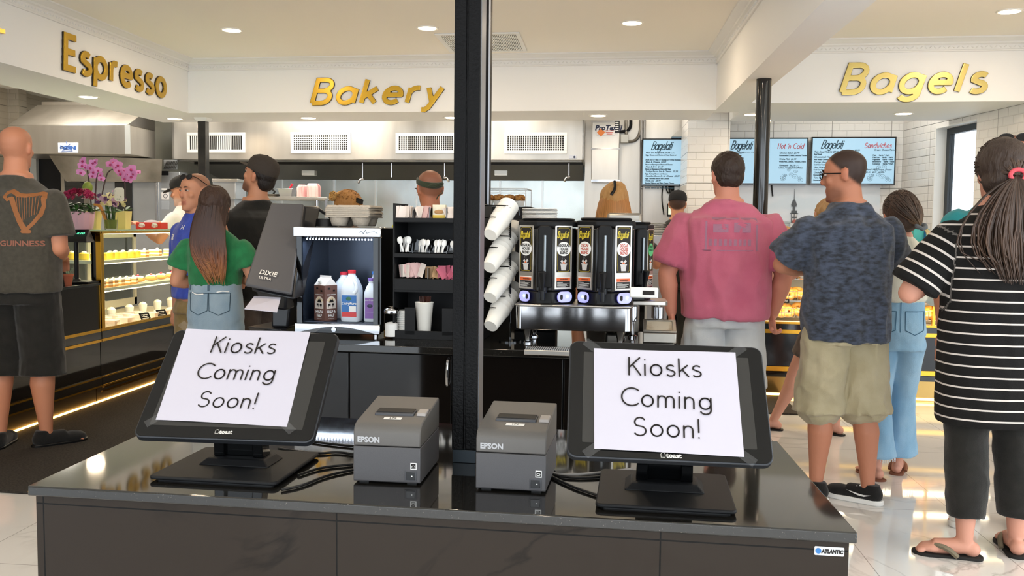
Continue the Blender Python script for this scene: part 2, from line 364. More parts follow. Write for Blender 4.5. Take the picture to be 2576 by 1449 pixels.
WMX = o.matrix_world.copy()
m = MB(); w = .05
FR = mat('window_frame_dark', '2c3338', .4)
for a, b, z0, z1 in ((wt0+.01, wt0+.07, wbot, wtop), (wt1-.07, wt1-.01, wbot, wtop), (wt0+.07, wt1-.07, wtop-.07, wtop-.005), (wt0+.07, wt1-.07, wbot, wbot+.06)): m.b2((a, .1, z0), (b, .15, z1))
wn = struct('window_1', m, FR); wn.matrix_world = WMX
m = MB(); m.b2((wt0+.07, .12, wbot+.06), (wt1-.07, .125, wtop-.07)); m.build('pane', GLASS, wn)
m = MB(); m.b2((wt0-.002, -.004, wbot-.02), (wt0+.012, .1, wtop)); m.b2((wt0, -.004, wtop-.012), (wt1, .1, wtop+.002)); m.b2((wt0, -.01, wbot-.02), (wt1, .1, wbot)); m.build('window_reveal', WPL, wn)
# tiled pillar under the soffit
_c = G(1780, 304.5, ZS); VP = _c.y+SK*_c.x; up0, up1 = V(1729, 400, VP).x, V(1835, 400, VP).x
m = MB(); m.rbox(up0, up1, VP, VP+.75, 0, ZS+.3); struct('wall_pillar', m, TILE)
# steel partition beside the hood
uk0, uk1 = V(1472, 400, 10.2).x, V(1800, 400, 10.2).x
m = MB(); m.rbox(uk0, uk1, 10.2, 10.3, 0, ZC); m.rbox(uk0, uk0+.03, 10.3, 11, 0, ZC); struct('wall_kitchen_partition', m, SS)
# floor mats, outdoors
MATM = mat('mat_rubber', '3b352e', .95, var=('241f1a', 90, .4, .65), bump=(220, .8))
a, b = G(0, 1245, 0), G(125, 1247, 0)
m = MB(); ue = b.x; m.rbox(-3.72, ue, b.y+SK*b.x, 9.0, 0, .012); m.build('floor_mat', MATM, bevel=.004, label='long dark ribbed floor mat running along the left pastry case', cat='floor mat')
a, b = G(1935, 985, 0), G(2015, 1045, 0)
m = MB(); m.rbox(b.x-1.7, b.x, b.y+SK*b.x, b.y+SK*b.x+.9, 0, .012); m.build('floor_mat', MATM, bevel=.004, label='small black floor mat in front of the bagel case', cat='floor mat')

# downlights
TRM = mat('light_trim', 'f2efe9', .4); LENS = mat('light_lens', 'ffffff', .5, e='ffdfb0', es=14)
def downlight(px, py, z, label, en=14, hid=None):
    p = hid or G(px, py, z); t = thing('recessed_light', label, 'ceiling light', (p.x, p.y, z), group='recessed lights')
    m = MB(); m.lathe([(.088, .0005), (.088, -.004), (.082, -.008), (.071, -.006), (.068, .0005)], n=28); m.build('trim_ring', TRM, t)
    m = MB(); m.lathe([(.070, -.004), (.069, -.007), (.03, -.009), (.001, -.007)], n=24); m.build('lens', LENS, t)
    d = bpy.data.lights.new('lamp', 'AREA'); d.shape = 'DISK'; d.size = .13; d.energy = en; d.color = (1, .80, .58)
    o = bpy.data.objects.new('lamp', d); COL.objects.link(o); o.parent = t; o.location = (0, 0, -.012)
for px, py, z, lb in ((583, 75, ZC, 'round ceiling downlight on the left of the main ceiling'), (1075, 70, ZC, 'round ceiling downlight just left of the black post'),
    (1590, 57, ZC, 'round ceiling downlight right of the air vent, before the beam'), (2540, 28, ZC, 'large round downlight in the top right corner above the bagel sign'),
    (222, 243, ZS, 'small downlight under the left soffit beneath the E of the coffee sign'), (440, 298, ZS, 'small downlight under the soffit left of the thin square post'),
    (776, 296, ZS, 'small downlight under the soffit beneath the B of the bakery sign'), (1137, 295, ZS, 'small downlight at the left edge of the big black post'),
    (1505, 290, ZS, 'small downlight under the soffit above the fire suppression box'), (1893, 287, ZS, 'small downlight beside the round black pole'), (2273, 285, ZS, 'small downlight under the soffit below the bagel sign')):
    downlight(px, py, z, lb, 9 if z == ZC else 4)
for i, (u, v) in enumerate(((-2.6, 3.6), (-.6, 3.4), (3.2, 4.0), (-2.4, .9), (2.6, .8), (-.2, -.9))):
    downlight(0, 0, ZC, ['downlight', 'downlight'][0]+' in the ceiling out of view, '+['front left', 'front middle', 'front right', 'behind left', 'behind right', 'behind middle'][i], 9, R(u, v, ZC))
# unseen fill lights added behind the soffit to brighten kitchen and hood
for i, (u, v) in enumerate(((-5.0, 7.5), (-3.2, 9.3), (-1.2, 9.3), (.6, 9.3), (2.6, 9.3), (-1.2, 10.4), (-2.8, 10.4), (.4, 10.4), (-5.6, 9.0))):
    d = bpy.data.lights.new('kitchen_fill', 'AREA'); d.shape = 'RECTANGLE'; d.size = .9; d.size_y = .3; d.energy = 26 if v < 10 else 16; d.color = (1, .93, .82)
    o = bpy.data.objects.new('kitchen_fill', d); COL.objects.link(o); d.energy *= (1.1 if u < -2 else .45 if u < 0 else .24); o.location = R(u, v, 2.86 if v < 9.5 else 2.2)
# ceiling vent
c = [G(1092, 84, ZC), G(1310, 80, ZC), G(1323, 126, ZC), G(1133, 130, ZC)]
u0, u1 = (c[0].x+c[3].x)/2, (c[1].x+c[2].x)/2; v0, v1 = [(p.y+SK*p.x) for p in (c[0], c[2])]
t = thing('air_vent', 'white rectangular slotted air vent in the ceiling behind the black post', 'vent', R((u0+u1)/2, (v0+v1)/2, ZC)); T0 = Vector(t.location)
def rel(mb, T): mb.v = [tuple(Vector(p)-T) for p in mb.v]; return mb
m = MB(); b_ = .035
for q in ((u0, u1, v0, v0+b_), (u0, u1, v1-b_, v1), (u0, u0+b_, v0+b_, v1-b_), (u1-b_, u1, v0+b_, v1-b_)): m.rbox(*q, ZC-.012, ZC-.001)
rel(m, T0).build('frame', WPL, t, bevel=.002)
m = MB(); m.rbox(u0+b_, u1-b_, v0+b_, v1-b_, ZC-.004, ZC-.001); rel(m, T0).build('backing', mat('vent_dark', '4a463f', .8), t)
m = MB()
for i in range(5):
    vv = v0+b_+(v1-v0-2*b_)*(i)/5; m.rbox(u0+b_, u1-b_, vv, vv+.012, ZC-.011, ZC-.004)
for i in range(44):
    uu = u0+b_+(u1-u0-2*b_)*i/44; m.rbox(uu, uu+.008, v0+b_, v1-b_, ZC-.010, ZC-.004)
rel(m, T0).build('louvre', WPL, t)

# ================================================================== SIGNS
def vox(mb, vs_):                                  # fuse overlapping strokes into one solid
    me = mb.mesh('tmp'); o = bpy.data.objects.new('tmp', me); COL.objects.link(o); bm = bmesh.new(); bm.from_mesh(me); bmesh.ops.remove_doubles(bm, verts=bm.verts, dist=1e-5); bmesh.ops.recalc_face_normals(bm, faces=bm.faces); bm.to_mesh(me); bm.free()
    r = o.modifiers.new('r', 'REMESH'); r.mode = 'VOXEL'; r.voxel_size = vs_
    me2 = bpy.data.meshes.new_from_object(o.evaluated_get(bpy.context.evaluated_depsgraph_get())); bpy.data.objects.remove(o)
    q = MB(); q.v = [tuple(v.co) for v in me2.vertices]; q.f = [tuple(p.vertices) for p in me2.polygons]; q.m = [0]*len(q.f); q.vc = [(1, 1, 1)]*len(q.v); bpy.data.meshes.remove(me2); return q
def sign(word, label, corners, h, shear, org, ex, mat_, w=.15, sp=.20, sx=1, back=.02):
    t = thing('sign_lettering', label, 'sign', org); nrm = Vector(ex).cross(Vector((0, 0, 1)))
    F = frame((0, 0, 0), ex, (0, 0, 1)); x = 0
    m1 = MB(); m2 = MB(); w = .205; k0 = h; h = h/(1+w); sx *= (1+w)*.985; org = (org[0], org[1], org[2]+h*w/2); ex = Vector(ex).normalized(); org = tuple(Vector(org)+ex*h*w*.3); t.location = org
    glyph_text(m1, word, F @ Matrix.Translation((0, 0, back-.012)), h, w, .014, sp, shear, False, sx=sx)
    glyph_text(m2, word, F @ Matrix.Translation((.0, 0, .000)), h, w*1.09, back-.006, sp, shear, False, sx=sx)
    vox(m1, .0028).build('letter_face', mat_, t, smooth=25); vox(m2, .0035).build('letter_back', mat('letter_edge', '2e220c', .5), t, smooth=25)
    return t
XR = Vector((1, -SK, 0)).normalized()
GOLDC = mat('gold_letter_bright', 'd8c274', .32, .5)
# bakery
a, b = V(783, 266, VB1), V(1115, 262, VB1); hz = V(812, 196, VB1).z-a.z
tot = sum(GL[c][0]+.20 for c in 'Bakery')-.20
sign('Bakery', 'gold raised lettering on the back soffit, spelling the word for bread goods', None, hz, .22, (a.x, a.y, a.z), XR, GOLDL, .15, sx=(b-a).length/hz/(tot+.05))['label'] = 'raised gold Bakery lettering on the back soffit, left of the black post'
a, b = V(2112, 240, VR1), V(2478, 236, VR1); hz = V(2150, 158, VR1).z-a.z; tot = sum(GL[c][0]+.20 for c in 'Bagels')-.20
sign('Bagels', 'raised pale gold Bagels lettering on the right soffit above the menu screens', None, hz, .24, (a.x, a.y, a.z), XR, GOLDC, .15, sx=(b-a).length/hz/(tot+.0))
a, b = U(157, 180, US1), U(416, 240, US1); hz = U(171, 88, US1).z-a.z; tot = sum(GL[c][0]+.20 for c in 'Espresso')-.20
YD = (b-a); YD.z = 0
sign('Espresso', 'raised gold Espresso lettering along the left soffit', None, hz, .05, (a.x, a.y, (U(157, 183, US1).z+U(410, 244, US1).z)/2), YD.normalized(), GOLDL, .15, sx=YD.length/hz/(tot+.02))
a = U(0, 80, US1)
m = MB(); m.b2((a.x+.002, a.y-.14, a.z-.012), (a.x+.03, a.y+.01, a.z+.015)); m.build('sign_stroke', GOLDL, label='end stroke of a gold letter cut off at the left edge of the photo', cat='sign')
# ================================================================== KITCHEN BEHIND THE SOFFITS
def vz(px, py, v): return V(px, py, v).z
def vx(px, v, py=400): return V(px, py, v).x
def vbox(mb, px0, py0, px1, py1, v, d):            # box whose front face fills a photo rectangle on room plane v
    a, b = V(px0, py1, v), V(px1, py0, v); mb.rbox(a.x, b.x, v, v+d, a.z, b.z); return a, b
# main extraction hood
hx0, hx1 = vx(433, VH), vx(1470, VH); hz0 = vz(900, 402, VH)
t = thing('extraction_hood', 'long stainless extraction hood with four white grilles above the kitchen line', 'hood', R((hx0+hx1)/2, VH, hz0)); T0 = Vector(t.location)
m = MB(); m.rbox(hx0, hx1, VH, VH+.05, hz0, ZS+.3); m.rbox(hx0, hx0+.03, VH, VK, hz0, ZS+.3); m.rbox(hx1-.03, hx1, VH, VK, hz0, ZS+.3)
rel(m, T0).build('hood_panel', SS, t, bevel=.004)
m = MB(); m.rbox(hx0+.03, hx1-.03, VH+.05, VH+.13, hz0-.015, hz0+.03); m.rbox(hx0+.03, hx1-.03, VH+.1, VK, hz0+.12, hz0+.16); rel(m, T0).build('hood_gutter', SSD, t)
m = MB(); m.hexa([R(hx0+.03, VH+.5, hz0-.02), R(hx1-.03, VH+.5, hz0-.02), R(hx1-.03, VK-.02, hz0-.16), R(hx0+.03, VK-.02, hz0-.16), R(hx0+.03, VH+.5, hz0+.02), R(hx1-.03, VH+.5, hz0+.02), R(hx1-.03, VK-.02, hz0-.1), R(hx0+.03, VK-.02, hz0-.1)])
rel(m, T0).build('hood_filter', mat('filter_dark', '3a3834', .4, .6), t)
for px in (775, 1260):
    m = MB(); vbox(m, px-16, 429, px+16, 441, VH+.4, .1); rel(m, T0).build('hood_light', mat('alu_box', 'c9c9c4', .35, .6), t)
for px, py0, py1, hk in ((687, 400, 447, -1), (912, 400, 450, -1), (985, 400, 446, 0), (1118, 400, 446, 1), (1431, 400, 445, -1)):
    v = VH+.2; a, b = V(px, py0, v), V(px, py1, v)
    m = MB(); m.cyl(a, b, .011, n=10)
    if hk: m.tube([b, b+Vector((hk*.03, 0, -.01)), b+Vector((hk*.05, 0, -.05))], .013); m.ball(b, .018)
    rel(m, T0).build('nozzle_pipe', CHR, t)
GRD = mat('grille_dark', '2e2d2b', .8)
for i, (x0, y0, x1, y1, lb) in enumerate(((470, 333, 616, 384, 'white wall grille behind the thin square post'), (731, 332, 882, 385, 'white wall grille under the bakery sign'), (995, 334, 1148, 386, 'white wall grille partly behind the big black post'), (1268, 333, 1427, 387, 'white wall grille right of the big black post'))):
    a, b = V(x0, y1, VH-.012), V(x1, y0, VH-.012); g = thing('air_grille', lb, 'grille', ((a.x+b.x)/2, a.y, a.z), group='white grilles on the hood'); T0 = Vector(g.location)
    w = .035; m = MB()
    for q in ((a.x, b.x, a.z, a.z+w), (a.x, b.x, b.z-w, b.z), (a.x, a.x+w, a.z+w, b.z-w), (b.x-w, b.x, a.z+w, b.z-w)): m.rbox(q[0], q[1], VH-.014, VH-.001, q[2], q[3])
    rel(m, T0).build('frame', WPL, g, bevel=.003)
    m = MB(); m.rbox(a.x+w, b.x-w, VH-.003, VH-.001, a.z+w, b.z-w); rel(m, T0).build('backing', GRD, g)
    m = MB(); n = 26
    for k in range(1, n): uu = a.x+w+(b.x-a.x-2*w)*k/n; m.rbox(uu-.0035, uu+.0035, VH-.012, VH-.004, a.z+w, b.z-w)
    if i:
        for k in range(1, 7): zz = a.z+w+(b.z-a.z-2*w)*k/7; m.rbox(a.x+w, b.x-w, VH-.010, VH-.005, zz-.0025, zz+.0025)
    rel(m, T0).build('louvre', WPL, g)
m = MB(); a, b = vbox(m, 1432, 391, 1450, 399, VH-.008, .006); o = m.build('hood_badge', mat('badge', 'c4c8d4', .4), bevel=.002, label='small pale badge with a round emblem low on the hood at its right end', cat='badge')
c = V(1445, 395, VH-.009); m = MB(); m.lathe([(.012, 0), (.012, .004)], c, axis='Y', n=14); m.build('emblem', mat('badge_navy', '2b3550', .4), o)
# panel seams on the back wall
for i, px in enumerate((624, 710, 841, 945, 1048, 1257, 1363)):
    a = V(px, 600, VK); m = MB(); m.rbox(a.x-.012, a.x+.012, VK-.01, VK, .9, 2.3); m.build('wall_seam_strip', mat('strip_metal', 'e2e6e6', .3, .7), kind='structure')
# fire suppression cabinet
v = 10.0
t = thing('suppression_cabinet', 'tall narrow stainless fire suppression cabinet right of the hood', 'cabinet', V(1520, 458, v)); T0 = Vector(t.location)
m = MB(); vbox(m, 1487, 303, 1559, 458, v, .19); rel(m, T0).build('body', SS, t, bevel=.006)
for y0, y1 in ((303, 308), (372, 376), (452, 458)): m = MB(); vbox(m, 1487, y0, 1559, y1, v-.008, .01); rel(m, T0).build('edge_band', CHR, t)
m = MB(); a, b = vbox(m, 1501, 316, 1547, 341, v-.01, .006); o = rel(m, T0).build('label_plate', mat('label_white', 'e9e6e6', .5), t, bevel=.002)
m = MB(); F = Matrix.Translation(V(1530, 322, v-.012)-T0) @ Matrix.Rotation(RA, 4, 'Z') @ FACE; m.add(btext('ProTex II', .075, shear=.25, off=.003), F); m.build('lettering', mat('ink_navy', '1c2340', .5), o)
m = MB(); c = V(1512, 333, v-.012)-T0; m.poly([c+Vector(p) for p in ((-.045, 0, 0), (0, 0, -.045), (.045, 0, 0), (0, 0, .045))]); m.build('diamond_mark', mat('orange', 'e4813b', .5), o)
m = MB()
for k in range(3): c = V(1533, 329+k*4, v-.012)-T0; m.box(c, (.10-.02*k, .001, .006))
m.build('text_line', mat('red_ink', 'c8492e', .5), o)
m = MB(); vbox(m, 1546, 304, 1559, 334, v-.011, .006); o = rel(m, T0).build('black_tag', mat('tag_black', '17181c', .5), t)
m = MB()
for k in range(5): c = V(1552, 308+k*5, v-.013)-T0; m.box(c, (.035, .001, .008))
m.build('tag_marks', WPL, o)
m = MB(); vbox(m, 1561, 338, 1581, 359, v, .08); m.build('junction_box', mat('box_grey', 'b9b8b2', .5, .2), bevel=.006, label='square grey junction box right of the suppression cabinet', cat='junction box')
for k, (pts, lb, mm) in enumerate((([(1575, 300), (1575, 338)], 'short vertical grey conduit running up from the junction box', SSD), ([(1587, 300), (1587, 320), (1578, 329), (1558, 332)], 'black hose curving from the ceiling to the suppression cabinet', BLKM),
        ([(1581, 356), (1596, 355), (1606, 345), (1612, 325), (1612, 300)], 'bent dark conduit curling up from the junction box', SSD), ([(1614, 300), (1612, 700)], 'long vertical conduit left of the first menu screen', CHR), ([(1622, 300), (1621, 350)], 'short vertical conduit above the first menu screen', CHR))):
    m = MB(); m.tube([V(x, y, 10.15) for x, y in pts], .016 if k < 4 else .012, smooth=2 if len(pts) > 2 else 0); m.build('conduit', mm, label=lb, cat='conduit')
# perforated return duct in the corner
m = MB(); m.prism([(0, 0), (.50, .44), (.50, 0)], .3, frame(V(1688, 348, 10.05), XR, (0, 0, 1)) @ Matrix.Translation((0, 0, -.12)))
m.build('duct_panel', SSD, bevel=.004, label='sloped perforated steel duct panel above the first menu screen', cat='duct')
# ---- left hood
v = 9.2
t = thing('extraction_hood', 'boxy stainless hood with chamfered top on the left, over the ovens', 'hood', V(180, 387, v)); T0 = Vector(t.location)
z0 = vz(180, 387.5, v); z1 = vz(180, 314, v); x0, x1 = vx(22, v), vx(322, v); x2 = vx(410, 9.85)
zt = ZS+.3; zc = z1+.26
pf = [R(x0, v, z0), R(x1, v, z0), R(x2, 9.68, z0-.02), R(x0, 9.68, z0-.02)]
m = MB(); m.hexa(pf+[p+Vector((0, 0, z1-z0)) for p in pf]); m.hexa([p+Vector((0, 0, z1-z0)) for p in pf]+[R(x0+.12, v+.35, zc), R(x1+.15, v+.35, zc), R(x2, 9.68, zc), R(x0+.1, 9.68, zc)])
m.rbox(x0+.14, x2-.1, v+.4, 9.68, zc, zt); rel(m, T0).build('hood_panel', SS, t, bevel=.006, smooth=20)
m = MB(); a = V(320, 387, v); m.rbox(x1-.03, x1+.03, v-.004, v+.004, z0, z1); rel(m, T0).build('corner_strip', mat('strip_metal', ''), t)
xl = vx(130, 9.4); m = MB(); m.hexa([R(xl+.1, 9.5, z0-.28), R(vx(405, 9.6), 9.6, z0-.28), R(x2, 9.67, z0-.28), R(xl+.1, 9.67, z0-.28), R(xl, 9.35, z0-.005), R(vx(408, 9.5), 9.5, z0-.03), R(x2, 9.67, z0-.03), R(xl, 9.67, z0-.005)])
rel(m, T0).build('inner_filter', SSD, t)
m = MB(); vbox(m, 146, 359, 196, 384, v-.006, .005); o = rel(m, T0).build('name_plate', mat('plate_pale', 'dfe3ee', .4), t, bevel=.002)
NAVY = mat('ink_navy', ''); m = MB(); c = V(171, 372, v-.008)-T0; m.add(btext('GEMINI', .05, off=.004, sx=1.15), Matrix.Translation(c) @ Matrix.Rotation(RA, 4, 'Z') @ FACE)
c = V(171, 380, v-.008)-T0; m.box(c, (.12, .001, .005))
for s_ in ((-.09, .03, .05, -.03), (-.02, .07, 0, -.02), (.03, .045, -.08, -.045)): m.tube([V(171, 372, v-.008)-T0+Vector((s_[0], 0, s_[1])), V(171, 372, v-.008)-T0+Vector((s_[2], 0, s_[3]))], .003, 4)
m.build('lettering', mat('plate_blue', '3b5fa0', .5), o)
# ---- kitchen left: fridges and panels
def slab(name, px0, py0, px1, py1, v, d, mm, label, cat, bev=.006, parts=()):
    t = thing(name, label, cat, V((px0+px1)/2, py1, v)); T0 = Vector(t.location)
    m = MB(); vbox(m, px0, py0, px1, py1, v, d); rel(m, T0).build('body', mm, t, bevel=bev)
    for pn, a, b, c, e, dv, dd, m2 in parts: m = MB(); vbox(m, a, b, c, e, v-dv, dd); rel(m, T0).build(pn, m2, t, bevel=.002)
    return t, T0
SSP = mat('steel_pale', 'c2c6ca', .34, .75, var=('a0a3a6', 1.2, .3, .7)); 
t, T0 = slab('upright_fridge', 228, 432, 398, 640, 9.7, .2, SSP, 'wide pale steel fridge doors behind the orchids', 'fridge', parts=(('door_gap', 315, 432, 316.5, 640, .004, .004, BLKM), ('handle', 391, 440, 394, 600, .03, .02, CHR), ('oven_window', 290, 456, 332, 560, .01, .01, BLKG), ('frame_top', 228, 428, 398, 432, .01, .01, BLKM)))
t, T0 = slab('wall_oven', 160, 424, 213, 600, 9.72, .2, BLKG, 'black glass oven door with a small maker label, behind the magenta flowers', 'oven', parts=(('side_frame', 156, 424, 161, 600, .01, .2, SSD), ('side_frame', 213, 424, 226, 600, .01, .2, SSD), ('maker_label', 168, 439, 201, 457, .006, .004, mat('label_white', ''))))
c = V(184, 448, 9.71)-T0; m = MB(); m.add(btext('johnson', .05, shear=.3), Matrix.Translation(c) @ FACE); m.build('lettering', NAVY, t)
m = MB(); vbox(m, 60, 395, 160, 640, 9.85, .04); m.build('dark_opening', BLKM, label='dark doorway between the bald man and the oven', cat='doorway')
m = MB(); vbox(m, 76, 385, 90, 470, 9.8, .05); m.build('door_jamb', mat('grey_paint', 'a9aba8', .5), label='grey jamb right beside the bald man, left of the doorway', cat='door jamb')
t, T0 = slab('upright_fridge', 400, 432, 452, 640, 9.72, .2, SSP, 'narrow steel cabinet side with stickers behind the man in white', 'cabinet', parts=(('sticker', 406, 430, 424, 441, .005, .004, BLKM), ('sticker', 406, 474, 420, 478, .005, .004, WPL), ('sticker', 406, 484, 425, 502, .005, .004, mat('label_white', '')), ('sticker', 406, 505, 426, 527, .005, .004, mat('plate_grey', '9aa0a8', .4))))
m = MB(); c = V(416, 493, 9.71)-T0; m.lathe([(.025, 0), (.025, .002), (.02, .002), (.02, 0)], c, axis='Y', n=18, cap=False); m.build('sticker_mark', NAVY, t)
# diagonal-slot corner piece
m = MB(); vbox(m, 412, 402, 445, 426, 9.76, .02); g = m.build('slotted_panel', SSP, label='small steel panel with slanted slots under the corner of the hoods', cat='panel')
m = MB()
for k in range(8): a = V(416+k*4, 421, 9.75); m.box(a+Vector((.01, 0, .045)), (.008, .004, .05), ry=radians(25))
for k in range(8): a = V(414+k*4, 421, 9.75); m.box(a+Vector((.0, 0, .0)), (.008, .004, .035), ry=radians(25))
m.build('slot', GRD, g)
# ---- shelf with pans and cups
v = 9.2
a0, a1 = V(650, 499, v), V(822, 499, v)
t = thing('wall_shelf', 'stainless prep shelf on posts behind the napkin dispenser', 'shelf', (a1.x, a1.y, 0)); T0 = Vector(t.location)
m = MB(); m.rbox(a0.x, a1.x, v, v+.5, a0.z-.012, a0.z+.02); rel(m, T0).build('shelf_top', SS, t, bevel=.004)
m = MB(); m.rbox(a1.x-.02, a1.x, v, v+.02, 0, a0.z) ; rel(m, T0).build('post', CHR, t)
m = MB(); m.cyl(R(a1.x-.14, v+.1, 0), R(a1.x-.14, v+.1, a0.z), .018); rel(m, T0).build('post', CHR, t)
m = MB(); m.rbox(a0.x, a1.x-.03, v+.05, v+.5, .85, .9); m.rbox(a0.x, a0.x+.05, v+.1, v+.15, 0, .85); m.rbox(a1.x-.08, a1.x-.03, v+.1, v+.15, 0, .85); rel(m, T0).build('work_table', SS, t)
sz = a0.z+.02
p = V(723, 490, v+.2); T1 = thing('steel_pan', 'deep square steel insert pan with a red handle in it, on the prep shelf', 'pan', (p.x, p.y, sz))
m = MB(); m.loft([[(x*s_, y*s_, z) for x, y in ((-1, -1), (1, -1), (1, 1), (-1, 1))] for s_, z in ((.06, .0), (.078, .085), (.09, .085), (.09, .09), (.075, .09), (.058, .01))]); m.build('pan_body', SSP, T1, bevel=.003)
m = MB(); m.tube([(.0, 0, .03), (.03, 0, .1), (.055, 0, .14)], [.006, .01, .013]); m.build('spoon_handle', mat('red_plastic', 'd7263c', .4), T1)
p = V(680, 490, v+.2); T1 = thing('frying_pan', 'low pan with a black handle at the left of the prep shelf', 'pan', (p.x, p.y, sz))
m = MB(); m.lathe([(.08, 0), (.11, .03), (.115, .03), (.08, .003)], n=24); m.build('pan_body', SS, T1); m = MB(); m.tube([(.03, 0, .02), (.05, 0, .06), (.02, 0, .085)], .012); m.build('handle', BLK, T1)
PINKC = mat('pink_cup', 'e6c9c9', .6, var=('c98f92', 12, .45, .55, (1, 1, .1)))
for k, (px, ww) in enumerate(((762, .052), (789, .062))):
    p = V(px, 488, v+.15); m = MB(); h_ = .13+.015*k
    m.loft([[(p.x+x*ww*s_, p.y+y*ww*s_, sz+z) for x, y in ((-1, -1), (1, -1), (1, 1), (-1, 1))] for s_, z in ((1, 0), (1, h_*.75), (.75, h_), (.1, h_))]); m.build('food_carton_stack', PINKC, bevel=.008, label=['narrower', 'wider'][k]+' stack of pink and white striped cartons on the prep shelf', cat='carton stack', group='striped carton stacks')
p = V(672, 470, 9.4); t = thing('dough_mixer', 'white domed appliance between the woman in green and the man in the dark cap', 'appliance', (V(590, 520, 8.4).x, V(590, 520, 8.4).y, .9)); T0 = Vector(t.location)
m = MB(); m.lathe([(.12, 0), (.13, .1), (.125, .3), (.1, .42), (.05, .46), (.002, .47)], sx=1, sy=1.2, n=24); m.build('dome', WPL, t); m = MB(); m.box((0, 0, -.05), (.34, .4, .1)); m.build('base', SSP, t, bevel=.02)
m = MB(); m.box((0, 0, -.5), (.3, .36, .8)); m.build('stand', SSP, t)
t, T0 = slab('food_warmer', 535, 455, 592, 500, 9.3, .3, SSP, 'steel box with clear lid on the back line, above the woman in green', 'warmer', parts=(('lid', 533, 450, 597, 457, .02, .34, SS), ('leg', 536, 500, 590, 899, -.05, .2, SSP)))
# ---- right of the partition: counter, monitor arm, plates
v = 9.65
t, T0 = slab('back_cabinet', 1560, 640, 1712, 900, v, .3, SSP, 'low stainless back cabinet beside the employee in black', 'cabinet', parts=(('worktop', 1560, 632, 1712, 641, .05, .4, SS), ('black_front', 1600, 700, 1712, 900, .02, .02, BLKG)))
t, T0 = slab('fridge', 1622, 592, 1680, 690, 8.0, .4, SSP, 'steel appliance under the stack of white plates', 'appliance', parts=(('base', 1622, 690, 1680, 1020, 0, .4, SSP),))
for k in range(7):
    p = V(1651, 590-k*4.3, 8.2); m = MB(); m.lathe([(.05, 0), (.085, .008), (.09, .012), (.05, .004)], n=24); m.v = [tuple(Vector(q)+p) for q in m.v]
    m.build('white_plate', WPL, label=['bottom', 'second from bottom', 'third from bottom', 'middle', 'third from top', 'second from top', 'topmost'][k]+' white foam plate of the stack right of the coffee urns', cat='plate', group='white plates right of the urns')
p = V(1690, 470, 9.6)
# cables below the first menu screen
for k, pts in enumerate(([(1675, 462), (1677, 480), (1683, 488), (1686, 466)], [(1682, 462), (1684, 484), (1690, 492), (1692, 462)], [(1668, 462), (1664, 500), (1670, 540)])):
    m = MB(); m.tube([V(x, y, 10.1) for x, y in pts], .007, smooth=2); m.build('cable', BLK, label=['left', 'right', 'long thin'][k]+' black cable dangling under the first menu screen', cat='cable')
m = MB(); m.tube([V(1692, 460, 10.1), V(1690, 540, 10.1)], .02); m.build('screen_pole', BLKM, label='black vertical pole under the first menu screen', cat='pole')
t, T0 = slab('order_tablet', 1678, 512, 1697, 545, 9.0, .03, BLK, 'small upright tablet with a pale screen beside the black-capped employee', 'tablet', parts=(('tablet_screen', 1681, 516, 1694, 540, .004, .004, mat('pale_screen', 'dfeedd', .4, e='dfeedd', es=.5)),))
# thin posts
CAPW = WPL
p = G(511, 297, ZS); t = thing('support_post', 'thin square black post with white cap, left of the man in the dark cap', 'post', (p.x, p.y, 0), RA)
m = MB(); m.box((0, 0, (ZS-.03)/2), (.082, .082, ZS-.03)); m.build('post_shaft', mat('post_black', '1b1a18', .35, var=('34312d', 8, .4, .7)), t, bevel=.004)
m = MB(); m.loft([[(x*s_, y*s_, z) for x, y in ((-1, -1), (1, -1), (1, 1), (-1, 1))] for s_, z in ((.045, ZS-.035), (.062, ZS-.015), (.066, ZS+.001))]); m.build('cap', WPL, t)
p = G(1922, 199, ZS); m = MB(); m.cyl((p.x, p.y, 0), (p.x, p.y, ZS), .052, n=32); m.build('support_pole', BLKG, label='round glossy black pole rising to the beam, beside the man in the pink shirt', cat='pole')
m = MB(); m.lathe([(.054, 0), (.054, .1), (.001, .1)], (p.x, p.y, 0), n=32)
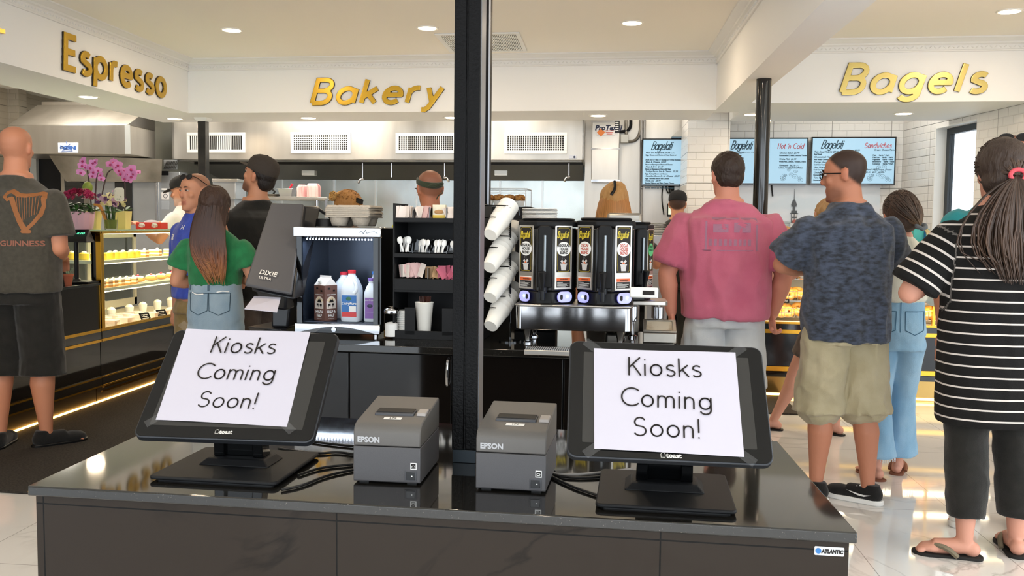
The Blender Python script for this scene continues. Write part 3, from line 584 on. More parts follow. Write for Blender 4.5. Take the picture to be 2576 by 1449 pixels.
# ================================================================== MENU SCREENS
SCR = mat('menu_screen', '66808e', .3, e='b0d8f0', es=.62); TXD = mat('menu_text', '2c4a5c', .5, e='16303f', es=.1); TXR = mat('menu_red', 'b04a52', .5, e='a83a48', es=.25); TXV = mat('menu_grey', '8fa3b8', .5, e='8a9fb8', es=.5)
def tv(px0, y0, px1, y1, v, label, title, rows, full=None, bagels=True, pill=False):
    a, b = V(px0, y1, v), V(px1, y0, v)
    if full: b.x = a.x+full
    w, h = (b.x-a.x), b.z-a.z
    t = thing('menu_screen', label, 'menu screen', ((a.x+b.x)/2, a.y-SK*w/2+.0, a.z), RA)
    m = MB(); m.b2((-w/2, 0, 0), (w/2, .05, h)); m.build('bezel', BLKG, t, bevel=.003)
    m = MB(); m.b2((-w/2+.014, -.003, .018), (w/2-.014, -.001, h-.014)); m.build('display', SCR, t)
    F = lambda x, z: face(-w/2+x, -.0045, z)
    m = MB(); glyph_text(m, 'Bagelati', F(.10, h-.12) @ Matrix.Scale(1, 4), .085, .11, 0, .05, .55, sx=.62); m.add(btext('Bagel & Bistro to Cafe', .022), F(.25, h-.155))
    LW = lambda s_, n: s_[:n]
    for x, z, s1, s2 in rows:
        m.add(btext(s1, .024, 'LEFT', .3, .0008), F(x, z)); 
        if s2: m.add(btext(s2, .0185, 'LEFT', 0, .0012), F(x, z-.026))
    if bagels:
        random.seed(3)
        for k in range(26):
            cx, cz = w-.05-random.random()*.30, .05+random.random()*.17
            if cx < w-.03-.30+ .8*cz: continue
            r_ = random.uniform(.016, .028); stroke(m, [(cx+r_*cos(q*pi/6), cz+r_*.7*sin(q*pi/6)) for q in range(13)], .0022, 0, F(0, 0)); stroke(m, [(cx+r_*.35*cos(q*pi/4), cz+r_*.25*sin(q*pi/4)) for q in range(9)], .002, 0, F(0, 0))
    m.build('menu_text', TXD, t, smooth=0)
    if title:
        m = MB(); glyph_text(m, title, F(w-.05, h-.115), .052, .13, 0, .14, .3, align='R', sx=.78); m.build('menu_title', TXR, t, smooth=0)
    if pill:
        m = MB(); m.b2((-w/2+.5, -.0052, h-.235), (w/2-.2, -.004, h-.17)); m.build('menu_banner', mat('menu_lilac', 'b3a8d6', .5, e='b3a8d6', es=.6), t)
    return t
BR = [('Meat Egg & Cheese  $4.69', 'Eggs, Cheese and Choice of Meat: Bacon or'), ('', '(Pork Roll or Ham or Sausage or Turkey Sausage)'), ('Meat & Cheese  $4.69', 'Bacon or Sausage or Ham and Cheese'), ('Meat & Eggs  $4.19', 'Bacon or Sausage or Ham with Eggs'), ('Turkey Bacon Egg & Cheese  $5.59', 'Eggs, Turkey Bacon and Cheese'), ('Canadian Bacon Egg & Cheese  $5.59', 'Eggs, Canadian Bacon and Cheese'), ('Nova Lox  $8.99', 'Smoked Salmon and Plain Cream Cheese'), ('Deluxe Nova Lox  $9.99', 'Smoked Salmon and Plain Cream Cheese')]
rows = [(.04, .355-.05*i, a, b) for i, (a, b) in enumerate(BR)]+[(.50, .47, 'Egg & Cheese', 'Eggs and Cheese')]+[(.49, .30-.042*i, s_+' Omelette', 'Eggs & '+q) for i, (s_, q) in enumerate((('Plain', 'Cheese'), ('Cheese', 'Cheese'), ('Meat', 'Meat'), ('Western', 'Peppers'), ('Vegetable', 'Peppers'), ('Mushroom', 'Mushrooms'), ('Steak', 'Steak')))]
tv(1613, 348, 1830, 467.5, 10.05, 'menu screen listing egg dishes, left of the tiled pillar', None, rows, full=.97, bagels=False, pill=True)
HC = ('Maple Turkey  $6.79', 'Chicken Salad  $6.79', 'White Fish  $6.99', 'Vegetable  $6.29', 'Tuna Salad  $7.99', 'BLT  $6.79')
rows = [(.03, .335-.058*i, HC[i], 'Lettuce, Tomato, Onion') for i in range(6)]+[(.34, .335-.05*i, 'Sandwich  $7.99', 'Peppers, Tomato') for i in range(6)]+[(.60, .335, 'Chicken Salad  $6.79', 'Homemade C. Salad, Lettuce, Tomato'), (.60, .27, 'White Fish  $6.99', 'White Fish, Lettuce, Tomato, Onion'), (.60, .205, 'Vegetable  $6.29', 'Lettuce, Tomato, Onion, Pickles')]
o = tv(1812, 346, 2034.5, 464.5, 10.05, 'menu screen titled Hot n Cold, half hidden by the round pole', "Hot 'n Cold", rows)
SD = ('Plain Steak Hoagie  $7.99', 'Cheesesteak Hoagie  $9.50', 'Turkey Hoagie  $8.99', 'Ham Hoagie  $8.99', 'Chicken Salad Hoagie', 'Tuna Salad Hoagie')
S2 = ('Beef Steak', 'Beef Steak, Cheese, Fried Onions', 'Cold Cut Turkey', 'Cold Cut Ham', 'Homemade Chicken', 'Homemade Tuna')
rows = [(.03, .345-.054*i, SD[i], S2[i]) for i in range(6)]+[(.31, .36, 'Hamburger  $5.29', 'Beef Beef'), (.63, .365, 'Cream Cheese Flavors', None), (.56, .16, 'Bagel  Half Dozen  Dozen', '$1.10    $5.99    $10.99')]
rows += [(.62, .335-.022*i, '', 'Plain     Garlic & Herb'.replace('Plain', q)) for i, q in enumerate(('Plain', 'Plain Lite', 'Vegetable', 'Strawberry', 'Cinnamon'))]
tv(2037.5, 344, 2256, 465, 10.05, 'menu screen titled Sandwiches, nearest the window', 'Sandwiches', rows)
m = MB(); m.tube([V(1941, 464, 10.1), V(1942, 478, 10.1), V(1944, 494, 10.1)], .008); m.build('cable', BLK, label='short black cable below the hot and cold menu screen', cat='cable')
# wall picture of a tower by the sea
v = 10.12
t = thing('wall_mural', 'large pale wall picture of a tower by the sea below the menu screens', 'mural', R(vx(2030, v), v, V(2000, 607, v).z)); T0 = Vector(t.location)
m = MB(); vbox(m, 1845, 466, 2215, 607, v, .02); rel(m, T0).build('sky', mat('mural_sky', 'cfdbe6', .25, var=('e4e6ee', 1.2, .4, .65, (1, 1, 3))), t)
m = MB(); vbox(m, 1845, 560, 2215, 607, v-.004, .004); rel(m, T0).build('sea', mat('mural_sea', 'b9c3c8', .4, var=('8d979c', 20, .45, .6, (.3, 1, 3))), t)
m = MB()
for x0, y0, x1, y1 in ((1990, 530, 2005, 558), (1994, 520, 2001, 530), (1991, 515, 2004, 520), (1987, 536, 2008, 538), (1990, 558, 2026, 561)): vbox(m, x0, y0, x1, y1, v-.008, .004)
c0 = V(1997.5, 505, v-.006); m.prism([(-.03, 0), (.03, 0), (.012, .05), (0, .06), (-.012, .05)], .003, frame(V(1997.5, 515.5, v-.006), XR, (0, 0, 1))); m.prism([(-.003, 0), (.003, 0), (.001, .13), (-.001, .13)], .003, frame(V(1998, 506, v-.006), XR, (0, 0, 1)))
rel(m, T0).build('tower', mat('mural_dark', '5b6168', .6), t)
m = MB()
for x0, y0, x1, y1 in ((1992, 538, 1997, 545), (1999, 538, 2004, 545), (1992, 549, 1997, 555), (1999, 549, 2004, 555)): vbox(m, x0, y0, x1, y1, v-.011, .003)
vbox(m, 1988, 561, 2024, 572, v-.008, .004); rel(m, T0).build('tower_wall', mat('mural_pale', 'd9dade', .6), t)
m = MB(); m.prism([(-.022, 0), (.022, 0), (.016, .03), (-.016, .03)], .003, frame(V(1998, 560, v-.013), XR, (0, 0, 1))); rel(m, T0).build('red_roof', mat('mural_red', 'b5665f', .6), t)
# outside: tree, railing, building
LEAF = mat('tree_leaf', '5f9a86', .7); random.seed(5)
for k, (dx, dy, zz, hh) in enumerate(((2.6, 2.2, 3.6, 1.9), (4.2, 6.0, 2.6, 1.6))):
    c = WP + WE*(wt0+wt1)/2 + WN*dx*2.2 + Vector((0, dy, 0)); c = Vector((c.x, c.y, 0)); t = thing('street_tree', ['leafy tree nearest outside the window', 'smaller tree farther off outside the window'][k], 'tree', c)
    m = MB(); m.tube([(0, 0, 0), (.05, 0, 1.2), (0, 0, 2.2)], [.12, .07]); m.build('trunk', mat('bark', '6b5a48', .9), t)
    m = MB()
    for q in range(1500):
        p = Vector((random.gauss(0, 1), random.gauss(0, 1), random.gauss(0, 1)))*hh*.42; 
        if noise.noise(p*1.3) < -.08: continue
        a = random.random()*6.3; r_ = .07; Q = Matrix.Rotation(a, 3, 'Z') @ Matrix.Rotation(random.random()*3, 3, 'X'); m.poly([p+Vector((0, 0, zz))+Q @ Vector(w_) for w_ in ((-r_, 0, 0), (0, r_*.6, 0), (r_, 0, 0), (0, -r_*.6, 0))])
    m.build('foliage', LEAF, t, smooth=0)
c = WP+WE*(wt0+wt1)/2+WN*9+Vector((2, 12, 0)); m = MB(); m.box((c.x, c.y, 1.0), (9, 3, 2.6)); bb = m.build('building', mat('facade_pale', 'd8d4d2', .8), label='pale low building seen outside the window', cat='building')
m = MB(); m.hexa([(c.x-5, c.y-2, 2.3), (c.x+5, c.y-2, 2.3), (c.x+5, c.y+2, 2.3), (c.x-5, c.y+2, 2.3), (c.x-3, c.y-.3, 2.9), (c.x+3, c.y-.3, 2.9), (c.x+3, c.y+.3, 2.9), (c.x-3, c.y+.3, 2.9)]); m.build('roof', mat('roof_grey', '8b8d92', .8), bb)
c = WP+WE*(wt0+wt1)/2+WN*1.6+Vector((0, .6, 0)); t = thing('metal_railing', 'white metal railing outside the window', 'railing', (c.x, c.y, 0))
m = MB()
for k in range(5): m.cyl((-1.5, -1.4, .5+k*.18), (1.5, 1.8, .5+k*.18), .014)
m.build('rail', WPL, t)
for k in range(4): m = MB(); m.cyl((-1.5+k, -1.4+k*1.07, 0), (-1.5+k, -1.4+k*1.07, 1.25), .02); m.build('rail_post', WPL, t)
m = MB(); m.box((WP.x+14, WP.y+4, -.05), (22, 60, .08)); m.build('outdoor_ground', mat('pavement', 'b9b6b0', .9), kind='structure')
# ================================================================== KIOSK COUNTER (foreground)
ZI = .84; ZB = .86
FL, FRt, BR_, BL_ = G(68, 1222, ZI), G(2158, 1340, ZI), G(1956, 1109, ZI), G(485, 1030.6, ZI)
t = thing('kiosk_counter', 'black granite kiosk counter with polished marbled front in the foreground', 'counter', ((FL.x+FRt.x)/2, FL.y, 0)); T0 = Vector(t.location)
ctr = (FL+FRt+BR_+BL_)/4
def inset(p, k): q = p+(ctr-p).normalized()*0; q = Vector(p); q.x += k if p.x < ctr.x else -k; q.y += k if p.y < ctr.y else -k; return q
m = MB(); top = [FL, FRt, BR_, BL_]; m.hexa([p-Vector((0, 0, .021)) for p in top]+top); rel(m, T0).build('countertop', GRAN, t, bevel=.003)
MARB = marble('black_marble', '2c251f', '070605', '090807', .62, 1.2, .04, 1.7, coat=0, axes=(0, 2), gw=.003, off=(.16, .4), vein=1); nodes(MARB)[2].inputs['Specular IOR Level'].default_value = .2
BB = [inset(p, .011) for p in top]; m = MB(); m.hexa([Vector((p.x, p.y, 0)) for p in BB]+[Vector((p.x, p.y, ZI-.021)) for p in BB]); rel(m, T0).build('base', MARB, t, bevel=.001)
ex = (BB[1]-BB[0]).normalized(); nrm = ex.cross(Vector((0, 0, 1)))
def onfront(px, py, off=.001):
    d = ray(px, py); q = C0+d*((BB[0]-C0).dot(nrm)/d.dot(nrm)); return q+nrm*off
def rr(w, h, r, n=5, x0=0, y0=0):
    o = []
    for cx, cy, a in ((w-r, r, -90), (w-r, h-r, 0), (r, h-r, 90), (r, r, 180)): o += [(x0+cx+r*cos(radians(a+90*i/n)), y0+cy+r*sin(radians(a+90*i/n))) for i in range(n+1)]
    return o
a, b, c = onfront(2048, 1395), onfront(2123, 1399), onfront(2049, 1373); w, h = (b-a).length, (c-a).length
F = Matrix.Translation(-T0) @ frame(a, ex, (0, 0, 1))
m = MB(); m.prism(rr(w, h, .002), .0006, F); s_ = m.build('maker_sticker', mat('sticker_silver', 'cfd0d2', .35, .2), t)
m = MB(); m.add(btext('ATLANTIC', h*.60, 'LEFT', .15, .0007, sx=.80), F @ Matrix.Translation((w*.24, h*.46, .0012))); m.build('sticker_lettering', INK, s_, smooth=0)
m = MB(); m.lathe([(h*.32, 0), (h*.32, .0006)], (0, 0, 0), n=18); m.v = [tuple(F @ (Vector(p)+Vector((w*.13, h*.5, .001)))) for p in m.v]; m.build('sticker_globe', mat('globe_blue', '2f6fae', .5), s_)
# ------------------------------------------------------------------ black posts
a = G(1136, 1163, ZI); b = G(1199, 1166, ZI); w = (b-a).length
t = thing('support_post', 'big black square steel post standing through the kiosk counter', 'post', a, RA)
POST = mat('post_paint', '0a0a0b', .42, spec=.12, bump=(160, .2))
m = MB(); hh = ZC-ZI; m.b2((0, 0, .03), (w*.5-.002, .075, hh)); m.b2((w*.5+.002, 0, .03), (w, .075, hh)); m.b2((.004, .004, .03), (w-.004, .074, hh)); m.build('post_shaft', POST, t, bevel=.0012)
m = MB(); m.b2((w, .012, .0), (w+.0012, .066, hh)); m.build('side_sheen', mat('strip_pale', '8f9298', .35, .8), t)  # pale metal colour paints the light reflected off the black side face
m = MB(); m.b2((.002, -.001, 0), (w-.002, .074, .03)); m.build('base_shoe', mat('shoe_dark', '1d262c', .3, .5), t, bevel=.001)
a = Dp(1214, 700, 4.6); b = Dp(1231, 200, 4.6)
m = MB(); m.box((b.x-.045, b.y, (ZC+ZB)/2), (.1, .1, ZC-ZB), rz=RA); o = m.build('support_post', POST, bevel=.003, label='second black post right behind the big one, rising from the coffee counter', cat='post')
m = MB(); m.box((b.x+.006, b.y-.051, (ZC+ZB)/2), (.008, .004, ZC-ZB), rz=RA); o2 = m.build('edge_strip', mat('strip_pale', ''), o); 
# ------------------------------------------------------------------ kiosk terminals
TERM = mat('terminal_glass', '121212', .07, spec=.35); DISP = mat('terminal_display', '333230', .12, spec=.4); RIM = mat('terminal_rim', '34363a', .35, .5)
def terminal(cs, ds, base, label, plabel, lines, pc, logo, paper_lean=0):
    TL, TR, BRr, BLl = [Dp(px, py, d) for (px, py), d in zip(cs, ds)]
    x = ((BRr-BLl)+(TR-TL)).normalized(); y = ((TL-BLl)+(TR-BRr)); y = (y-x*y.dot(x)).normalized(); n = x.cross(y)
    c = (TL+TR+BRr+BLl)/4; w = ((BRr-BLl).length+(TR-TL).length)/2; h = ((TL-BLl).length+(TR-BRr).length)/2
    bs = [G(px, py, ZI) for px, py in base]; bc = sum(bs, Vector())/4
    t = thing('kiosk_terminal', label, 'touchscreen terminal', (bc.x, bc.y, ZI), RA); Ti = Matrix.Translation(bc-Vector((0, 0, bc.z-ZI))) @ Matrix.Rotation(RA, 4, 'Z'); Ti = Ti.inverted()
    F = Ti @ frame(c-x*w/2-y*h/2, x, y)
    m = MB(); m.prism(rr(w, h, .018), -.016, F @ Matrix.Translation((0, 0, 0))); m.build('screen_housing', RIM, t, bevel=.002)
    m = MB(); m.prism(rr(w-.006, h-.006, .016, x0=.003, y0=.003), .001, F @ Matrix.Translation((0, 0, 0))); m.build('screen_glass', TERM, t)
    m = MB(); m.prism(rr(w-.056, h-.056, .001, 1, x0=.028, y0=.030), .0004, F @ Matrix.Translation((0, 0, .001))); m.build('display', DISP, t)
    m = MB(); m.prism(rr(w-.05, h-.04, .02, x0=.025, y0=.02), -.016, F @ Matrix.Translation((0, 0, -.016))); m.build('rear_housing', BLKM, t, bevel=.004)
    q = F.inverted() @ Ti
    def hit(px, py, off=0):
        d = ray(px, py); return C0+d*((c-C0).dot(n)/d.dot(n))+n*off
    lo = q @ hit(*logo)
    m = MB(); m.add(btext('toast', .0135, 'LEFT', 0, .0004), F @ Matrix.Translation((lo.x+.011, lo.y, .0016))); stroke(m, [(lo.x+.002, lo.y-.004), (lo.x+.0015, lo.y+.002), (lo.x+.004, lo.y+.0055), (lo.x+.008, lo.y+.005), (lo.x+.0098, lo.y+.001), (lo.x+.009, lo.y-.004), (lo.x+.002, lo.y-.004)], .0012, 0, F @ Matrix.Translation((0, 0, .0016))); m.build('logo_lettering', mat('logo_pale', 'd8d4cc', .5), t, smooth=0)
    # stand
    bw = ((bs[1]-bs[0]).length+(bs[2]-bs[3]).length)/2; bd = ((bs[3]-bs[0]).length+(bs[2]-bs[1]).length)/2
    m = MB(); m.prism(rr(bw, bd, .012, x0=-bw/2, y0=-bd/2), .008, Matrix.Translation((0, 0, .004))); m.build('base_plate', BLKM, t, bevel=.003)
    m = MB(); m.prism(rr(bw-.02, bd-.02, .01, x0=-bw/2+.01, y0=-bd/2+.01), .004); m.build('rubber_pad', BLK, t)
    m = MB(); m.hexa([(-.08, -.03, .012), (.08, -.03, .012), (.08, .06, .012), (-.08, .06, .012), (-.065, -.015, .026), (.065, -.015, .026), (.065, .05, .026), (-.065, .05, .026)]); m.build('stand_foot', BLKM, t, bevel=.003)
    mc = Ti @ (c-y*h*.18-n*.03)
    m = MB()
    for sx in (-1, 1): m.hexa([(sx*.045-.012, -.0, .026), (sx*.045+.012, -.0, .026), (sx*.045+.012, .04, .026), (sx*.045-.012, .04, .026)]+[Vector((mc.x+sx*.04+a_, mc.y+b_, mc.z)) for a_, b_ in ((-.01, -.012), (.01, -.012), (.01, .02), (-.01, .02))])
    m.hexa([(-.035, .01, .026), (.035, .01, .026), (.035, .03, .026), (-.035, .03, .026)]+[Vector((mc.x+a_, mc.y+b_, mc.z)) for a_, b_ in ((-.03, 0), (.03, 0), (.03, .015), (-.03, .015))])
    m.build('stand_arm', BLKG, t, bevel=.002)
    m = MB(); m.cyl(mc-Vector((.055, 0, 0)), mc+Vector((.055, 0, 0)), .012); m.build('hinge', BLK, t)
    # paper sign taped on the glass
    P = [hit(px, py, .0022) for px, py in pc]; px_ = (P[2]-P[3]).normalized()
    s = thing('paper_sign', plabel, 'paper sign', P[3], 0); S0 = Vector(P[3])
    m = MB(); N_ = 8; vv = [[(P[3].lerp(P[2], i/N_)).lerp(P[0].lerp(P[1], i/N_), j/N_) + n*(.0016*sin(i/N_*5)*sin(j/N_*4+1)+.001) - S0 for i in range(N_+1)] for j in range(N_+1)]
    ids = [[m.av(p) for p in r] for r in vv]
    for j in range(N_):
        for i in range(N_): m.af(ids[j][i], ids[j][i+1], ids[j+1][i+1], ids[j+1][i])
    m.build('sheet', PAPER, s, solid=0)
    m = MB(); o_ = .0052
    for word, st, en, cap in lines:
        A, B = hit(*st, off=o_), hit(*en, off=o_); hx = (B-A).normalized(); tp = hit(*cap, off=o_); hy = n.cross(hx); hh_ = abs((tp-A).dot(hy))
        tot = sum(GL[k][0]+.16 for k in word)-.16; glyph_text(m, word, Matrix.Translation(-S0) @ frame(A, hx, hy), hh_, .085, 0, .16, .02, sx=(B-A).length/hh_/(tot+.0))
    m.build('lettering', INK, s, smooth=0)
    for k in (0, 1, 2, 3):
        m = MB(); e_ = P[k]+n*.004-S0; o2 = (P[k]-(P[0]+P[2])/2).normalized(); pz = n.cross(o2).normalized(); m.poly([e_-o2*.018-pz*.009, e_+o2*.022-pz*.009, e_+o2*.022+pz*.009, e_-o2*.018+pz*.009]); m.build('tape', mat('clear_tape', 'ffffff', .15, alpha=.035), s)
    return t
WT = .375
terminal([(437, 829), (851, 839), (790, 1114), (337, 1099)], (2.11, 2.075, 1.885, 1.915), [(400, 1213), (708, 1228), (790, 1152), (498, 1132)], 'left kiosk touchscreen on its black stand, leaning back on the counter', 'white paper notice taped over the left kiosk screen, reading Kiosks Coming Soon',
    [('Kiosks', (532, 889), (693, 893), (536, 851)), ('Coming', (494, 955), (690, 960), (500, 917)), ('Soon!', (497, 1026), (644, 1031), (505, 988))], [(470, 829), (782, 838), (722, 1075), (393, 1058)], (540, 1087))
terminal([(1434, 857), (1916, 873), (1948, 1173), (1424, 1148)], (1.80, 1.775, 1.635, 1.655), [(1502, 1282), (1862, 1302), (1818, 1208), (1508, 1190)], 'right kiosk touchscreen on its black stand, leaning back on the counter', 'white paper notice hanging over the right kiosk screen and its logo, reading Kiosks Coming Soon',
    [('Kiosks', (1582, 946), (1766, 951), (1583, 903)), ('Coming', (1563, 1022), (1792, 1034), (1566, 978)), ('Soon!', (1594, 1098), (1764, 1105), (1597, 1053))], [(1494, 878), (1849, 890), (1872, 1151), (1495, 1131)], (1660, 1146))
# ------------------------------------------------------------------ receipt printers
PRN = mat('printer_grey', '4c4b4d', .5, bump=(900, .1)); PRT = mat('printer_top', '5a5754', .5, bump=(900, .1))
def printer(a, b, label, num):
    x = (b-a).normalized(); rz = atan2(x.y, x.x); t = thing('receipt_printer', label, 'receipt printer', a, rz)
    w = (b-a).length
    m = MB(); F = frame((0, 0, 0), (0, 1, 0), (0, 0, 1)); m.prism([(0.002, .004), (.195, .004), (.199, .01), (.199, .078), (0, .078), (0, .006)], w, F)
    m.build('body', PRN, t, bevel=.0025)
    m = MB(); m.prism([(0, .0795), (.199, .0795), (.199, .143), (.195, .147), (.022, .126), (.009, .121), (.002, .112), (0, .105)], w, F); m.build('cover', PRT, t, bevel=.0025)
    sl = lambda y: .126+(y-.022)*(.021/.173)
    S = lambda y, dz=0: (0, y, sl(y)+dz)
    m = MB(); m.hexa([(w*.20, .062, sl(.062)-.002), (w*.80, .062, sl(.062)-.002), (w*.80, .10, sl(.10)-.002), (w*.20, .10, sl(.1)-.002), (w*.20, .062, sl(.062)+.005), (w*.80, .062, sl(.062)+.005), (w*.80, .10, sl(.1)+.003), (w*.20, .10, sl(.1)+.003)]); m.build('paper_exit', DGREY, t, bevel=.002)
    m = MB(); m.hexa([(w*.22, .067, sl(.067)), (w*.78, .067, sl(.067)), (w*.78, .098, sl(.098)), (w*.22, .098, sl(.098)), (w*.22, .067, sl(.067)+.006), (w*.78, .067, sl(.067)+.006), (w*.78, .098, sl(.098)+.0045), (w*.22, .098, sl(.098)+.0045)]); m.build('exit_slot', BLKM, t)
    m = MB(); m.hexa([(w*.84, .062, sl(.062)), (w*.985, .062, sl(.062)), (w*.985, .10, sl(.10)), (w*.84, .10, sl(.1)), (w*.845, .064, sl(.062)+.007), (w*.98, .064, sl(.062)+.007), (w*.98, .096, sl(.1)+.005), (w*.845, .096, sl(.1)+.005)]); m.build('open_lever', mat('lever_grey', '9a9490', .45), t, bevel=.0015)
    m = MB(); m.b2((w*.85, .101, sl(.105)-.001), (w*.98, .112, sl(.105)+.0015)); m.build('feed_button', DGREY, t)
    sf = Matrix(((1, 0, 0, 0), (0, cos(.121), -sin(.121), .036), (0, sin(.121), cos(.121), sl(.036)+.0006), (0, 0, 0, 1)))
    m = MB(); m.prism([(w*.38, 0), (w*.65, 0), (w*.65, .013), (w*.38, .013)], .0004, sf); lb = m.build('number_label', WPL, t)
    m = MB(); m.add(btext(num, .011, 'CENTER', 0, .0003), sf @ Matrix.Translation((w*.515, .0065, .0007))); m.build('lettering', INK, lb, smooth=0)
    m = MB(); m.add(btext('EPSON', .0155, 'LEFT', 0, .0007), face(w*.06, -.0008, .092)); m.build('brand_lettering', mat('logo_silver', 'a9a9ab', .4, .3), t, smooth=0)
    m = MB(); m.b2((w*.855, -.0006, .033), (w*.945, -.0001, .047)); e = m.build('rating_sticker', WPL, t)
    m = MB(); m.b2((w*.867, -.0009, .035), (w*.933, -.0005, .045)); stroke(m, [(0, 0), (0, 0)], 0, 0, Matrix()) if 0 else None; m.build('sticker_panel', INK, e)
    m = MB(); stroke(m, arc(w*.9, .038, .0035, .0035, 10, 170, 8), .0008, 0, face(0, -.0012, 0)); m.b2((w*.875, -.0012, .0365), (w*.92, -.001, .0375)); m.build('sticker_star', WPL, e)
    m = MB(); m.b2((w*.77, -.001, .009), (w*.945, -.0001, .03)); m.build('switch_frame', DGREY, t, bevel=.0006)
    m = MB(); m.b2((w*.79, -.0018, .0115), (w*.925, -.0008, .0275)); m.build('power_switch', BLKG, t, bevel=.0005)
    m = MB(); m.lathe([(.0013, 0), (.0013, .0006)], (w*.88, -.0025, .0195), axis='Y', n=10); m.build('switch_dot', WPL, t)
    m = MB(); m.b2((.01, .01, 0), (.03, .03, .005)); m.b2((w-.03, .01, 0), (w-.01, .03, .005)); m.b2((.01, .17, 0), (.03, .19, .005)); m.b2((w-.03, .17, 0), (w-.01, .19, .005)); m.build('feet', BLK, t)
printer(G(889, 1214.5, ZI), G(1057, 1222, ZI), 'dark grey receipt printer left of the big black post, numbered 172', '172')
printer(G(1196.5, 1233, ZI), G(1372, 1243, ZI), 'dark grey receipt printer right of the big black post, numbered 171', '171')
CBL = mat('cable_black', '121212', .45); CBG = mat('cable_grey', '8a8784', .5)
for pts, mm, lb in (([(700, 1128), (730, 1133), (800, 1142), (850, 1136), (905, 1146)], CBL, 'black cable running from the left terminal to its printer, upper of three'), ([(785, 1110), (840, 1118), (905, 1124)], CBL, 'black cable emerging behind the left terminal screen'),
        ([(708, 1232), (760, 1222), (820, 1196), (888, 1182)], CBL, 'black cable curving from under the left base plate to the printer'), ([(750, 1195), (810, 1175), (888, 1168)], CBL, 'thin black cable behind the left base plate'),
        ([(1365, 1186), (1420, 1196), (1500, 1190), (1590, 1180)], CBG, 'grey cable running from the right printer to the right terminal, rear one'), ([(1365, 1188), (1440, 1204), (1560, 1196), (1600, 1190)], CBL, 'black cable lying beside the grey ones near the right printer'),
        ([(1370, 1190), (1440, 1225), (1504, 1246)], CBL, 'black cable running under the right base plate')):
    m = MB(); m.tube([G(x, y, ZI+.0035) for x, y in pts], .003, 6, 2); m.build('power_cable', mm, label=lb, cat='cable')
# ================================================================== COFFEE COUNTER
fa, fb = G(850, 865, ZB), G(1420, 885, ZB); vc = (fa.y+SK*fa.x+fb.y+SK*fb.x)/2; uL, uR = G(600, 858, ZB).x, G(1712, 893, ZB).x
m = MB(); m.rbox(uL, uR, vc, vc+.78, ZB-.03, ZB); m.build('counter_worktop', GRAN, bevel=.002, label='black granite worktop of the coffee station behind the kiosks', cat='worktop')
def ux(px, py=960, v=None): return V(px, py, v or vc+.02).x
edges = [uL+.01, ux(878), ux(1137), ux(1417), uR-.01]
for i, lb in enumerate(('gloss black base cabinet behind the left kiosk screen', 'gloss black base cabinet with a curved chrome handle, left of the big post', 'gloss black base cabinet right of the big post', 'gloss black base cabinet behind the right kiosk screen')):
    a, b = edges[i], edges[i+1]; t = thing('base_cabinet', lb, 'cabinet', R((a+b)/2, vc+.02, 0)); T0 = Vector(t.location)
    m = MB(); m.rbox(a, b, vc+.04, vc+.76, .08, ZB-.03); m.rbox(a+.0, b, vc+.09, vc+.7, 0, .08); rel(m, T0).build('body', BLKM, t)
    m = MB(); m.rbox(a+.003, b-.003, vc+.02, vc+.04, .09, ZB-.036); d_ = rel(m, T0).build('door', mat('door_black', '100d0b', .06, spec=.35), t, bevel=.002)
    if i == 1:
        h0 = V(1126, 905, vc-.0); h1 = V(1124, 972, vc-.0); m = MB(); m.tube([h0+Vector((0, .03, 0)), h0, (h0+h1)/2-Vector((0, .012, 0)), h1, h1+Vector((0, .03, 0))], .006, smooth=2); rel(m, T0).build('handle', CHR, d_)
VF = vc+.26
# napkin dispenser
t = thing('napkin_dispenser', 'tall slanted dark grey napkin dispenser with a white napkin sticking out', 'napkin dispenser', G(700, 838, ZB)); T0 = Vector(t.location)
NAP = mat('dispenser_grey', '48474a', .42); NAPD = mat('dispenser_dark', '1d1d20', .3)
f = [Dp(617, 722, 4.10), Dp(735, 745, 4.07), Dp(766, 518, 4.34), Dp(684, 515, 4.37)]; bk = Vector((.012, .14, -.01)); bk2 = Vector((.045, .12, .0))
m = MB(); m.hexa([f[0]+Vector((.012, .03, -.02)), f[1]+Vector((0, .03, -.02)), f[1]+bk, f[0]+bk, f[3], f[2], f[2]+bk2, f[3]+bk2]); rel(m, T0).build('housing', NAPD, t, bevel=.012, seg=3)
n_ = (f[1]-f[0]).cross(f[3]-f[0]).normalized(); n_ = n_ if n_.y < 0 else -n_
m = MB(); m.hexa([p for p in f]+[p+n_*.018 for p in f]); rel(m, T0).build('front_cover', NAP, t, bevel=.012, seg=3)
fx = (f[1]-f[0]).normalized(); fy = (f[3]-f[0]); fy = (fy-fx*fy.dot(fx)).normalized()
def onf(px, py):
    d = ray(px, py); q = f[0]+n_*.0195; return C0+d*((q-C0).dot(n_)/d.dot(n_))
m = MB(); 
m.add(btext('DIXIE', .034, 'LEFT', 0, .0006), Matrix.Translation(-T0) @ frame(onf(654, 686)+n_*.007, fx, fy)); m.add(btext('ULTRA', .019, 'LEFT', 0, .0003), Matrix.Translation(-T0) @ frame(onf(652, 699)+n_*.006, fx, fy))
m.lathe([(.008, 0), (.008, .001)], (0, 0, 0), n=12) if 0 else None
m.build('brand_lettering', mat('logo_pale', ''), t, smooth=0)
m = MB(); c = onf(715, 533)-T0; m.ball(c, (.008, .002, .009), 12, 6); m.box(c-Vector((0, 0, .014)), (.026, .001, .004)); m.build('emblem', mat('logo_pale', ''), t)
